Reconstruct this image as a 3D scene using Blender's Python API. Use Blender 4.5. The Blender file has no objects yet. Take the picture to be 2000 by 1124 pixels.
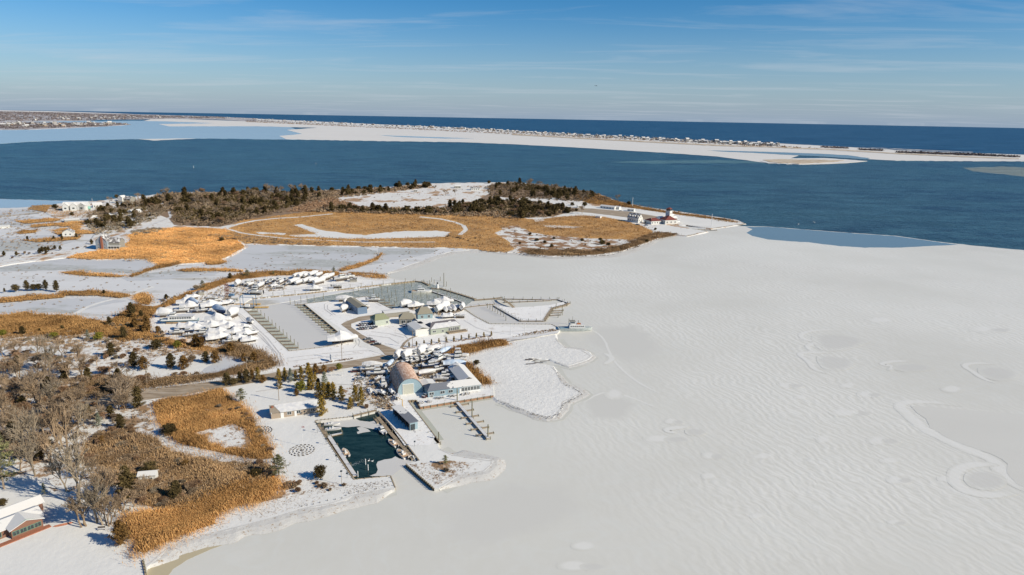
import bpy, math, random
import numpy as np
from mathutils import Vector, Matrix, geometry
C = bpy.context.scene.collection
SC = bpy.context.scene
R = math.radians
rnd = random.Random(7)
rng = np.random.default_rng(11)

# ------------------------------------------------------------------ camera, sky, sun, exposure
H = 120.0; FPX = 1333.0; PITCH = R(14.1); ROLL = R(1.02)
cam = bpy.data.cameras.new('camera'); camo = bpy.data.objects.new('camera', cam); C.objects.link(camo)
cam.sensor_width = 36; cam.lens = 36 * FPX / 2000; cam.clip_start = 1; cam.clip_end = 90000
camo.matrix_world = Matrix.Translation((0, 0, H)) @ Matrix.Rotation(R(90) - PITCH, 4, 'X') @ Matrix.Rotation(ROLL, 4, 'Z')
SC.camera = camo
SUN_EL = R(31); SUN_AZ = R(111)                      # azimuth clockwise from +Y
w = bpy.data.worlds.new('World'); SC.world = w; w.use_nodes = True
SKY_STRENGTH = 0.085; SUN_STRENGTH = 4.3; EXPOSURE = 0.29
sun = bpy.data.lights.new('sun', 'SUN'); suno = bpy.data.objects.new('sun', sun); C.objects.link(suno)
sun.energy = SUN_STRENGTH; sun.angle = R(0.53); sun.color = (1.0, 0.91, 0.75)
sd = Vector((math.sin(SUN_AZ) * math.cos(SUN_EL), math.cos(SUN_AZ) * math.cos(SUN_EL), math.sin(SUN_EL)))
suno.rotation_euler = sd.to_track_quat('Z', 'Y').to_euler()
SC.view_settings.view_transform = 'Standard'; SC.view_settings.look = 'None'
SC.view_settings.exposure = EXPOSURE; SC.view_settings.gamma = 1
SC.cycles.max_bounces = 6; SC.cycles.transparent_max_bounces = 6; SC.cycles.caustics_reflective = False

def build_world():
    nt = w.node_tree; N = nt.nodes; L = nt.links
    bg = N['Background']; bg.inputs[1].default_value = SKY_STRENGTH
    sky = N.new('ShaderNodeTexSky'); sky.sky_type = 'NISHITA'; sky.sun_disc = False
    sky.sun_elevation = SUN_EL; sky.sun_rotation = SUN_AZ
    sky.altitude = 1500; sky.air_density = 1.0; sky.dust_density = 0.15; sky.ozone_density = 4.0
    tc = N.new('ShaderNodeTexCoord'); sep = N.new('ShaderNodeSeparateXYZ'); L.new(tc.outputs['Generated'], sep.inputs[0])
    def mth(op, a, b=None):
        m = N.new('ShaderNodeMath'); m.operation = op
        for i, v in enumerate((a, b)):
            if v is None: continue
            if isinstance(v, (int, float)): m.inputs[i].default_value = v
            else: L.new(v, m.inputs[i])
        return m.outputs[0]
    zz = mth('ADD', mth('MAXIMUM', sep.outputs[2], 0.0), 0.04)
    cx = mth('DIVIDE', sep.outputs[0], zz); cy = mth('DIVIDE', sep.outputs[1], zz)
    cmb = N.new('ShaderNodeCombineXYZ'); L.new(mth('ADD', mth('MULTIPLY', cx, 0.55), mth('MULTIPLY', cy, 0.35)), cmb.inputs[0]); L.new(mth('MULTIPLY', cy, 1.5), cmb.inputs[1])
    nz = N.new('ShaderNodeTexNoise'); nz.inputs['Scale'].default_value = 0.62; nz.inputs['Detail'].default_value = 6; nz.inputs['Roughness'].default_value = 0.62; nz.inputs['Distortion'].default_value = 0.6
    L.new(cmb.outputs[0], nz.inputs['Vector'])
    rp = N.new('ShaderNodeValToRGB'); rp.color_ramp.elements[0].position = 0.50; rp.color_ramp.elements[1].position = 0.74
    L.new(nz.outputs[0], rp.inputs[0])
    mx = N.new('ShaderNodeMix'); mx.data_type = 'RGBA'
    L.new(mth('MULTIPLY', rp.outputs[0], 0.38), mx.inputs[0])
    # the sky texture's blue deepened a little and its horizon band evened out
    hs = N.new('ShaderNodeHueSaturation'); hs.inputs['Saturation'].default_value = 1.36; hs.inputs['Value'].default_value = 0.93
    L.new(sky.outputs[0], hs.inputs['Color'])
    hz = N.new('ShaderNodeMix'); hz.data_type = 'RGBA'; hz.inputs[7].default_value = (2.75, 3.6, 4.75, 1)
    up = mth('MAXIMUM', mth('SUBTRACT', 1.0, mth('DIVIDE', mth('MAXIMUM', sep.outputs[2], 0.0), 0.15)), 0.0)
    L.new(mth('MULTIPLY', mth('POWER', up, 1.7), 0.95), hz.inputs[0]); L.new(hs.outputs[0], hz.inputs[6])
    L.new(hz.outputs[2], mx.inputs[6]); mx.inputs[7].default_value = (5.6, 6.1, 6.7, 1)
    L.new(mx.outputs[2], bg.inputs[0])
build_world()

# ------------------------------------------------------------------ pixel -> ground point
cp, sp, cr, sr = math.cos(PITCH), math.sin(PITCH), math.cos(ROLL), math.sin(ROLL)
def ray(px, py):
    u = px - 1000; v = py - 562
    x = u * cr + v * sr; y = -u * sr + v * cr
    return Vector((x, FPX * cp - y * sp, -FPX * sp - y * cp))
def G(px, py, z=0.0):
    d = ray(px, py); t = (z - H) / d.z
    return Vector((d.x * t, d.y * t, z))
ICE, LAND = 0.12, 1.0

# ------------------------------------------------------------------ materials
MATS = {}
def newmat(name):
    m = bpy.data.materials.new(name); m.use_nodes = True; MATS[name] = m
    return m, m.node_tree.nodes, m.node_tree.links, m.node_tree.nodes['Principled BSDF']
def c4(c): return (c[0], c[1], c[2], 1)
def tex(N, L, scale, detail=4, rough=0.55, dist=0.0, coord='Object', sc=(1, 1, 1), rot=0):
    tc = N.new('ShaderNodeNewGeometry') if coord == 'World' else N.new('ShaderNodeTexCoord')
    mp = N.new('ShaderNodeMapping'); mp.inputs['Scale'].default_value = sc; mp.inputs['Rotation'].default_value = (0, 0, rot)
    L.new(tc.outputs['Position' if coord == 'World' else 'Object'], mp.inputs[0])
    n = N.new('ShaderNodeTexNoise'); n.inputs['Scale'].default_value = scale; n.inputs['Detail'].default_value = detail
    n.inputs['Roughness'].default_value = rough; n.inputs['Distortion'].default_value = dist
    L.new(mp.outputs[0], n.inputs['Vector']); return n.outputs[0]
def ramp(N, L, f, stops):
    r = N.new('ShaderNodeValToRGB'); e = r.color_ramp.elements
    e[0].position, e[0].color = stops[0][0], c4(stops[0][1]); e[1].position, e[1].color = stops[-1][0], c4(stops[-1][1])
    for p, c in stops[1:-1]:
        k = e.new(p); k.color = c4(c)
    L.new(f, r.inputs[0]); return r.outputs[0]
def mixc(N, L, f, a, b, mode='MIX'):
    m = N.new('ShaderNodeMix'); m.data_type = 'RGBA'; m.blend_type = mode
    for i, v in ((0, f), (6, a), (7, b)):
        if isinstance(v, (int, float)): m.inputs[i].default_value = v
        elif isinstance(v, tuple): m.inputs[i].default_value = c4(v)
        else: L.new(v, m.inputs[i])
    return m.outputs[2]
def mathn(N, L, op, a, b=0.0):
    m = N.new('ShaderNodeMath'); m.operation = op
    for i, v in enumerate((a, b)):
        if isinstance(v, (int, float)): m.inputs[i].default_value = v
        else: L.new(v, m.inputs[i])
    return m.outputs[0]
def bumpn(N, L, b, h, strength=0.3, dist=0.3):
    n = N.new('ShaderNodeBump'); n.inputs['Strength'].default_value = strength; n.inputs['Distance'].default_value = dist
    L.new(h, n.inputs['Height']); L.new(n.outputs[0], b.inputs['Normal'])
def M(name, c1, c2=None, scale=1.0, rough=0.8, spec=0.3, bump=0.0, metal=0.0, coord='Object', detail=4, sc=(1, 1, 1), lo=0.35, hi=0.65):
    m, N, L, b = newmat(name)
    b.inputs['Roughness'].default_value = rough; b.inputs['Specular IOR Level'].default_value = spec; b.inputs['Metallic'].default_value = metal
    c2 = c2 or tuple(x * 0.82 for x in c1)
    t = tex(N, L, scale, detail, coord=coord, sc=sc)
    L.new(ramp(N, L, t, [(lo, c2), (hi, c1)]), b.inputs['Base Color'])
    if bump: bumpn(N, L, b, t, bump, 0.1)
    return m
def snow_mat(name, c=(0.80, 0.785, 0.735), specks=0.0, speck_col=(0.33, 0.22, 0.12), sscale=0.5, bump=0.35, patch=None, patch_col=(0.45, 0.29, 0.15), pscale=0.05, psc=(1, 1, 1)):
    m, N, L, b = newmat(name)
    b.inputs['Roughness'].default_value = 0.85; b.inputs['Specular IOR Level'].default_value = 0.2
    big = tex(N, L, 0.03, 5, coord='World', sc=psc)
    col = ramp(N, L, big, [(0.35, tuple(x * 0.93 for x in c)), (0.6, c)])
    fine = tex(N, L, 0.9, 6, 0.7, coord='World')
    col = mixc(N, L, mathn(N, L, 'MULTIPLY', fine, 0.18), col, (0.62, 0.62, 0.61))
    if patch is not None:
        t = tex(N, L, pscale, 8, 0.68, coord='World', sc=psc)
        f = ramp(N, L, t, [(patch, (0, 0, 0)), (patch + 0.05, (1, 1, 1))])
        tone = tex(N, L, 0.4, 5, coord='World')
        pc = mixc(N, L, tone, tuple(x * 0.6 for x in patch_col), tuple(min(1, x * 1.35) for x in patch_col))
        col = mixc(N, L, f, col, pc)
    if specks:
        t = tex(N, L, sscale, 8, 0.8, coord='World')
        f = ramp(N, L, t, [(0.66 - specks, (0, 0, 0)), (0.70 - specks, (1, 1, 1))])
        col = mixc(N, L, f, col, speck_col)
    L.new(col, b.inputs['Base Color'])
    bn = tex(N, L, 0.35, 8, 0.65, coord='World')
    bumpn(N, L, b, bn, bump, 0.5)
    return m

snow = snow_mat('snow')
snow_yard = snow_mat('yard_snow', c=(0.89, 0.87, 0.83), specks=0.075, sscale=0.3, speck_col=(0.55, 0.48, 0.42), patch=0.62, patch_col=(0.66, 0.62, 0.57), pscale=0.06)
snow_scrub = snow_mat('scrub_snow', specks=0.12, sscale=0.45, speck_col=(0.30, 0.19, 0.11), patch=0.52, patch_col=(0.36, 0.23, 0.13), pscale=0.09, bump=0.6)
snow_heath = snow_mat('heath_snow', specks=0.10, sscale=0.25, speck_col=(0.45, 0.26, 0.13), patch=0.54, patch_col=(0.45, 0.29, 0.17), pscale=0.03, psc=(1, .6, 1))
snow_shore = snow_mat('shore_snow', c=(0.66, 0.645, 0.60), specks=0.1, sscale=0.9, bump=0.6, speck_col=(0.5, 0.46, 0.40))
snow_rubble = snow_mat('rubble_snow', specks=0.1, sscale=0.18, patch=0.47, patch_col=(0.33, 0.19, 0.10), pscale=0.07, bump=1.0)
marsh_ice = snow_mat('marsh_ice', c=(0.70, 0.70, 0.69), specks=0.03, sscale=0.12, speck_col=(0.48, 0.38, 0.28), patch=0.57, patch_col=(0.52, 0.50, 0.45), pscale=0.02, psc=(0.4, 2.2, 1), bump=0.2)
pond_ice = snow_mat('pond_ice', c=(0.58, 0.59, 0.60), patch=0.53, patch_col=(0.47, 0.48, 0.46), pscale=0.014, psc=(0.6, 1.6, 1), bump=0.05)
sand = M('sand', (0.66, 0.58, 0.46), (0.44, 0.33, 0.21), 0.03, coord='World', detail=8)
reed_ground = M('reed_ground', (0.42, 0.26, 0.11), (0.28, 0.17, 0.08), 0.3, coord='World', detail=6)
brush_ground = M('brush_ground', (0.27, 0.185, 0.115), (0.62, 0.58, 0.54), 0.16, coord='World', detail=8, lo=0.30, hi=0.37)
packed = snow_mat('packed_snow', c=(0.72, 0.71, 0.69), specks=0.05, sscale=0.5, patch=0.55, patch_col=(0.52, 0.47, 0.42), pscale=0.1, psc=(.3, 2, 1))

def road_mat():
    m, N, L, b = newmat('salted_road'); b.inputs['Roughness'].default_value = 0.85
    t = tex(N, L, 0.5, 6, 0.65, coord='World', sc=(0.2, 1.6, 1), rot=R(14))
    c = ramp(N, L, t, [(0.3, (0.24, 0.18, 0.125)), (0.5, (0.36, 0.28, 0.19)), (0.66, (0.50, 0.43, 0.34))])
    t2 = tex(N, L, 0.12, 6, 0.7, coord='World')
    L.new(mixc(N, L, ramp(N, L, t2, [(0.6, (0, 0, 0)), (0.7, (1, 1, 1))]), c, (0.13, 0.11, 0.10)), b.inputs['Base Color'])
    bumpn(N, L, b, t, 0.3, 0.1)
road_mat(); road_m = MATS['salted_road']

def ice_mat(name='snow_dusted_ice', patch=None, amt=1.0):
    m, N, L, b = newmat(name); b.inputs['Roughness'].default_value = 0.55; b.inputs['Specular IOR Level'].default_value = 0.25
    geo = N.new('ShaderNodeNewGeometry'); sep = N.new('ShaderNodeSeparateXYZ'); L.new(geo.outputs['Position'], sep.inputs[0])
    # drift ripples: distorted bands, stronger in wind swept areas
    def wave(scale, rot, dist, dsc):
        mp = N.new('ShaderNodeMapping'); mp.inputs['Rotation'].default_value = (0, 0, rot); L.new(geo.outputs['Position'], mp.inputs[0])
        wv = N.new('ShaderNodeTexWave'); wv.inputs['Scale'].default_value = scale; wv.inputs['Distortion'].default_value = dist
        wv.inputs['Detail'].default_value = 3; wv.inputs['Detail Scale'].default_value = dsc; wv.inputs['Detail Roughness'].default_value = 0.6
        L.new(mp.outputs[0], wv.inputs[0]); return wv.outputs[0]
    w1 = wave(0.085, R(-14), 17, 0.5); w2 = wave(0.15, R(-26), 14, 0.7)
    area = tex(N, L, 0.006, 3, coord='World')
    xm = N.new('ShaderNodeMapRange'); L.new(mathn(N, L, 'ADD', sep.outputs[0], mathn(N, L, 'MULTIPLY', area, 120)), xm.inputs[0]); xm.inputs[1].default_value = 75; xm.inputs[2].default_value = 130
    mask = mathn(N, L, 'MULTIPLY', xm.outputs[0], ramp(N, L, tex(N, L, 0.011, 4, coord='World'), [(0.36, (.15, .15, .15)), (0.6, (1, 1, 1))]))
    big = tex(N, L, 0.005, 6, 0.6, 0.8, coord='World')
    col = ramp(N, L, big, [(0.34, (0.635, 0.62, 0.555)), (0.5, (0.665, 0.65, 0.585)), (0.66, (0.695, 0.685, 0.62))])
    rip = mathn(N, L, 'MULTIPLY', mathn(N, L, 'ADD', mathn(N, L, 'MULTIPLY', w1, 0.6), mathn(N, L, 'MULTIPLY', w2, 0.4)), mask)
    col = mixc(N, L, mathn(N, L, 'MULTIPLY', rip, 0.75), col, (0.84, 0.825, 0.77))
    fn = tex(N, L, 0.25, 7, 0.7, coord='World', sc=(1, .5, 1))
    col = mixc(N, L, mathn(N, L, 'MULTIPLY', ramp(N, L, fn, [(0.42, (0, 0, 0)), (0.72, (1, 1, 1))]), 0.22), col, (0.74, 0.73, 0.69))
    blot = ramp(N, L, tex(N, L, 0.022, 2, 0.4, coord='World', sc=(1, 1, 1)), [(0.68, (0, 0, 0)), (0.76, (1, 1, 1))])
    col = mixc(N, L, mathn(N, L, 'MULTIPLY', blot, 0.35), col, (0.76, 0.75, 0.70))
    sw = tex(N, L, 0.018, 4, 0.5, 2.5, coord='World')
    col = mixc(N, L, mathn(N, L, 'MULTIPLY', ramp(N, L, sw, [(0.47, (0, 0, 0)), (0.5, (1, 1, 1)), (0.53, (0, 0, 0))]), 0.2), col, (0.70, 0.71, 0.67))
    if patch:
        at = N.new('ShaderNodeAttribute'); at.attribute_name = 'soft'
        ed = mathn(N, L, 'ADD', at.outputs['Fac'], mathn(N, L, 'MULTIPLY', mathn(N, L, 'SUBTRACT', tex(N, L, 0.12, 5, 0.65, coord='World'), 0.5), 0.9))
        f = ramp(N, L, ed, [(0.25, (0, 0, 0)), (0.75, (1, 1, 1))])
        col = mixc(N, L, mathn(N, L, 'MULTIPLY', f, amt), col, patch)
        rip = mathn(N, L, 'MULTIPLY', rip, mathn(N, L, 'SUBTRACT', 1.0, f))
    L.new(col, b.inputs['Base Color']); bumpn(N, L, b, rip, 0.14, 0.3)
ice_mat()
ice_mat('soft_smooth_ice', (0.645, 0.63, 0.575), 0.9); ice_mat('soft_drift', (0.79, 0.775, 0.725), 0.62); ice_mat('soft_dark_ice', (0.615, 0.60, 0.555), 0.62); ice_m = MATS['snow_dusted_ice']
def plain_ice(name, c, rough=0.6, spec=0.22, vs=0.02, rim=None, blend=1.0):
    m, N, L, b = newmat(name); b.inputs['Roughness'].default_value = rough; b.inputs['Specular IOR Level'].default_value = spec
    t = tex(N, L, vs, 6, 0.6, 0.5, coord='World', sc=(.5, 1.5, 1))
    L.new(ramp(N, L, t, [(0.35, tuple(x * 0.96 for x in c)), (0.65, c)]), b.inputs['Base Color'])
    return m
refrozen = plain_ice('refrozen_ice', (0.675, 0.66, 0.605)); drift_rim = plain_ice('drift_snow', (0.71, 0.70, 0.65), 0.8)
smooth_ice = plain_ice('smooth_harbour_ice', (0.635, 0.62, 0.585))
stained = plain_ice('stained_shore_ice', (0.52, 0.45, 0.30), 0.6, vs=0.2); greenish = plain_ice('grey_green_shore_ice', (0.63, 0.62, 0.55), 0.6, vs=0.1)
thin_blue = plain_ice('thin_blue_ice', (0.40, 0.50, 0.55), 0.25, 0.5, vs=0.004)
thin_dark = plain_ice('thin_dark_ice', (0.17, 0.25, 0.29), 0.25, 0.4, vs=0.01)
far_snow = plain_ice('far_snowy_ice', (0.72, 0.70, 0.66), 0.8, 0.1, vs=0.004)

def broken_mat():
    m, N, L, b = newmat('broken_slush_ice'); b.inputs['Roughness'].default_value = 0.4
    geo = N.new('ShaderNodeNewGeometry'); v = N.new('ShaderNodeTexVoronoi'); v.inputs['Scale'].default_value = 0.7; v.feature = 'DISTANCE_TO_EDGE'
    L.new(geo.outputs['Position'], v.inputs[0])
    t = tex(N, L, 0.3, 5, coord='World')
    c = ramp(N, L, t, [(0.35, (0.38, 0.40, 0.34)), (0.65, (0.58, 0.58, 0.50))])
    L.new(mixc(N, L, ramp(N, L, v.outputs[0], [(0.0, (1, 1, 1)), (0.13, (0, 0, 0))]), c, (0.17, 0.20, 0.17)), b.inputs['Base Color'])
broken_mat(); broken = MATS['broken_slush_ice']

def water_mat(name, c1, c2, ws, strength, rough=0.2, spec=0.5, cs=0.002, sc=(.5, 1.6, 1), bd=1.0):
    m, N, L, b = newmat(name); b.inputs['Roughness'].default_value = rough; b.inputs['Specular IOR Level'].default_value = spec; b.inputs['IOR'].default_value = 1.33
    t = tex(N, L, cs, 7, 0.62, 0.6, coord='World', sc=sc)
    cw = ramp(N, L, t, [(0.36, c1), (0.62, c2)]); t2 = tex(N, L, ws * .16, 9, 0.8, 0.3, coord='World', sc=(.55, 1.5, 1), rot=R(-12))
    L.new(mixc(N, L, ramp(N, L, t2, [(0.44, (0, 0, 0)), (0.60, (1, 1, 1))]), cw, tuple(min(1, x * 1.45 + .010) for x in c2)), b.inputs['Base Color'])
    n = tex(N, L, ws, 5, 0.65, coord='World', sc=(0.7, 1.3, 1), rot=R(-20)); bumpn(N, L, b, n, strength, bd)
    return m
bay_m = water_mat('bay_water', (0.006, 0.036, 0.078), (0.026, 0.082, 0.115), 0.12, 1.0, 0.3, 0.22, bd=4.0, cs=0.004)
ocean_m = water_mat('ocean_water', (0.010, 0.054, 0.12), (0.02, 0.075, 0.145), 0.03, 0.9, 0.4, 0.12, cs=0.0006, bd=8.0)
pool_m = water_mat('harbour_water', (0.005, 0.020, 0.021), (0.010, 0.032, 0.032), 1.2, 0.35, 0.15, 0.25, cs=0.05, bd=0.15)

def leaf_mat(name, c1, c2, scale=0.9):
    m, N, L, b = newmat(name); b.inputs['Roughness'].default_value = 0.9; b.inputs['Specular IOR Level'].default_value = 0.1
    oi = N.new('ShaderNodeObjectInfo')
    t = tex(N, L, scale, 4, coord='World')
    c = ramp(N, L, t, [(0.3, c1), (0.68, c2)])
    hs = N.new('ShaderNodeHueSaturation'); L.new(c, hs.inputs['Color'])
    mr = N.new('ShaderNodeMapRange'); L.new(oi.outputs['Random'], mr.inputs[0]); mr.inputs[3].default_value = 0.75; mr.inputs[4].default_value = 1.3; L.new(mr.outputs[0], hs.inputs['Value'])
    L.new(hs.outputs[0], b.inputs['Base Color']); return m
cedar_m = leaf_mat('cedar_foliage', (0.048, 0.037, 0.017), (0.13, 0.095, 0.038))
rust_m = leaf_mat('rusty_cedar_foliage', (0.10, 0.055, 0.02), (0.26, 0.15, 0.05))
gold_m = leaf_mat('arborvitae_foliage', (0.16, 0.11, 0.02), (0.36, 0.24, 0.05), 1.5)
lime_m = leaf_mat('yellow_green_foliage', (0.14, 0.13, 0.02), (0.30, 0.27, 0.05), 1.2)
pine_m = leaf_mat('pine_needles', (0.10, 0.11, 0.05), (0.25, 0.23, 0.11))
spruce_m = leaf_mat('blue_green_needles', (0.13, 0.15, 0.11), (0.30, 0.31, 0.22))
twig_m = leaf_mat('bare_twigs', (0.20, 0.14, 0.09), (0.40, 0.295, 0.19), 0.5)
twigr_m = leaf_mat('red_brown_twigs', (0.20, 0.12, 0.075), (0.38, 0.25, 0.15), 0.5)
twigg_m = leaf_mat('grey_twigs', (0.20, 0.16, 0.115), (0.38, 0.31, 0.22), 0.5)
reed_m = leaf_mat('dry_reed', (0.28, 0.155, 0.06), (0.66, 0.385, 0.15), 0.05)
reed_ground2 = M('pale_reed_ground', (0.66, 0.40, 0.16), (0.40, 0.24, 0.11), 0.04, coord='World', detail=8)
reedd_m = leaf_mat('brown_reed', (0.21, 0.135, 0.075), (0.48, 0.32, 0.17), 0.07)
brush_m = leaf_mat('brown_brush', (0.17, 0.12, 0.08), (0.38, 0.28, 0.18), 0.12)
bark = M('bark', (0.40, 0.32, 0.23), (0.24, 0.18, 0.13), 3)
wood = M('weathered_wood', (0.42, 0.33, 0.22), (0.26, 0.20, 0.14), 2.5, bump=0.2)
wood_d = M('dark_wet_wood', (0.13, 0.10, 0.08), (0.06, 0.05, 0.04), 2.5)
wood_g = M('greenish_piling_wood', (0.30, 0.27, 0.18), (0.16, 0.15, 0.10), 2)
rust_w = M('rusty_sheet_wall', (0.42, 0.23, 0.13), (0.24, 0.14, 0.09), 1.2)
white_p = M('white_paint', (0.80, 0.80, 0.77), (0.70, 0.70, 0.68), 1.5, 0.5)
cream_p = M('cream_paint', (0.72, 0.66, 0.52), (0.62, 0.56, 0.44), 1.5, 0.6)
glass = M('dark_glass', (0.05, 0.065, 0.07), (0.03, 0.04, 0.045), 2, 0.12, 0.6)
wrap_w = M('white_shrink_wrap', (0.73, 0.715, 0.68), (0.58, 0.58, 0.59), 0.6, 0.6, bump=0.3)
wrap_b = M('blue_shrink_wrap', (0.34, 0.45, 0.58), (0.62, 0.67, 0.73), 0.5, 0.5, bump=0.3)
gel = M('white_gelcoat', (0.76, 0.75, 0.71), (0.66, 0.65, 0.62), 1, 0.35, 0.5)
hull_b = M('navy_hull_paint', (0.06, 0.10, 0.20), (0.04, 0.07, 0.15), 1, 0.4)
hull_t = M('pale_teal_hull_paint', (0.30, 0.42, 0.45), (0.24, 0.34, 0.37), 1, 0.4)
tan_d = M('tan_deck', (0.62, 0.44, 0.28), (0.50, 0.34, 0.2), 1.2, 0.6)
black_m = M('black_rubber', (0.03, 0.03, 0.035), None, 2, 0.6)
blue_steel = M('blue_steel', (0.12, 0.22, 0.34), None, 2, 0.5); yellow_steel = M('yellow_steel', (0.72, 0.46, 0.12), (0.5, 0.3, 0.1), 1.2, 0.6)
red_steel = M('rusty_red_steel', (0.22, 0.08, 0.05), None, 2, 0.7)
brick = M('red_brick', (0.42, 0.17, 0.10), (0.30, 0.12, 0.07), 3, 0.9)
def siding(name, c, freq=18, depth=0.75, vertical=False):
    m, N, L, b = newmat(name); b.inputs['Roughness'].default_value = 0.7
    tc = N.new('ShaderNodeTexCoord'); wv = N.new('ShaderNodeTexWave'); wv.bands_direction = 'X' if vertical else 'Z'; wv.inputs['Scale'].default_value = freq / 20
    wv.inputs['Distortion'].default_value = 0.4; L.new(tc.outputs['Object'], wv.inputs[0])
    n = tex(N, L, 1.6, 6)
    cc = mixc(N, L, wv.outputs[0], tuple(x * depth for x in c), c)
    L.new(mixc(N, L, mathn(N, L, 'MULTIPLY', n, 0.5), cc, tuple(x * 0.7 for x in c)), b.inputs['Base Color']); return m
sid_blue = siding('pale_blue_siding', (0.30, 0.42, 0.48), 12); sid_blue_v = siding('pale_blue_metal_panel', (0.36, 0.49, 0.54), 16, 0.82, True)
sid_white = siding('white_siding', (0.76, 0.75, 0.70), 14, 0.9); sid_grey = siding('grey_shingle_wall', (0.36, 0.34, 0.29), 16); sid_navy = siding('blue_warehouse_wall', (0.17, 0.25, 0.36), 10, 0.85, True)
sid_red = siding('redwood_siding', (0.26, 0.13, 0.085), 16); sid_tan = siding('weathered_shingle_wall', (0.45, 0.36, 0.27), 16); sid_sage = siding('sage_siding', (0.42, 0.46, 0.38), 14)
door_m = siding('beige_roller_door', (0.55, 0.55, 0.46), 22, 0.9); green_t = M('green_trim', (0.16, 0.30, 0.22), None, 2)
def roof_mat(name, c, thr=0.5, gx=0.0, off=0.0, scale=0.25, sc=(0.70, 0.685, 0.65)):
    """shingle roof with lying snow: snow where noise + gx*x + off is above thr"""
    m, N, L, b = newmat(name); b.inputs['Roughness'].default_value = 0.85
    tc = N.new('ShaderNodeTexCoord'); sep = N.new('ShaderNodeSeparateXYZ'); L.new(tc.outputs['Object'], sep.inputs[0])
    n = tex(N, L, scale, 6, 0.6)
    f = mathn(N, L, 'ADD', mathn(N, L, 'ADD', n, mathn(N, L, 'MULTIPLY', sep.outputs[0], gx)), off)
    sh = tex(N, L, 2.0, 6, 0.7); base = mixc(N, L, sh, tuple(x * 0.7 for x in c), tuple(min(1, x * 1.3) for x in c))
    L.new(mixc(N, L, ramp(N, L, f, [(thr, (0, 0, 0)), (thr + 0.02, (1, 1, 1))]), base, sc), b.inputs['Base Color']); return m
roof_snow = roof_mat('snowy_roof', (0.30, 0.29, 0.28), 0.28); roof_dark = roof_mat('dark_shingle_roof', (0.13, 0.12, 0.13), 0.62); roof_grey = roof_mat('grey_shingle_roof', (0.18, 0.19, 0.215), 0.56, 0.03, -0.26, 0.35)
roof_brown = roof_mat('brown_shingle_roof', (0.30, 0.25, 0.19), 0.5, 0.09, -0.30, 0.3); roof_green = roof_mat('mossy_green_roof', (0.28, 0.29, 0.17), 0.75); roof_olive = roof_mat('olive_brown_roof', (0.30, 0.27, 0.20), 0.66)
roof_red = roof_mat('red_tile_roof', (0.19, 0.05, 0.035), 0.64); roof_rust = roof_mat('rusty_curved_roof', (0.50, 0.30, 0.20), 0.50, sc=(0.70, 0.52, 0.40), scale=0.9); roof_mixed = roof_mat('half_snowy_roof', (0.17, 0.155, 0.15), 0.52, scale=0.5)
far_wall = M('far_house_wall', (0.58, 0.56, 0.52), (0.30, 0.27, 0.24), 0.08, coord='World', lo=.42, hi=.58); far_brown = M('far_house_brown_wall', (0.45, 0.34, 0.24), (0.3, 0.24, 0.2), 0.08, coord='World')
car_cols = [M('car_paint_' + n, c, None, 1, 0.3, 0.5) for n, c in (('black', (0.03, 0.03, 0.04)), ('grey', (0.2, 0.21, 0.23)), ('blue', (0.05, 0.10, 0.22)), ('maroon', (0.10, 0.03, 0.03)), ('white', (0.7, 0.7, 0.7)))]

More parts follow.
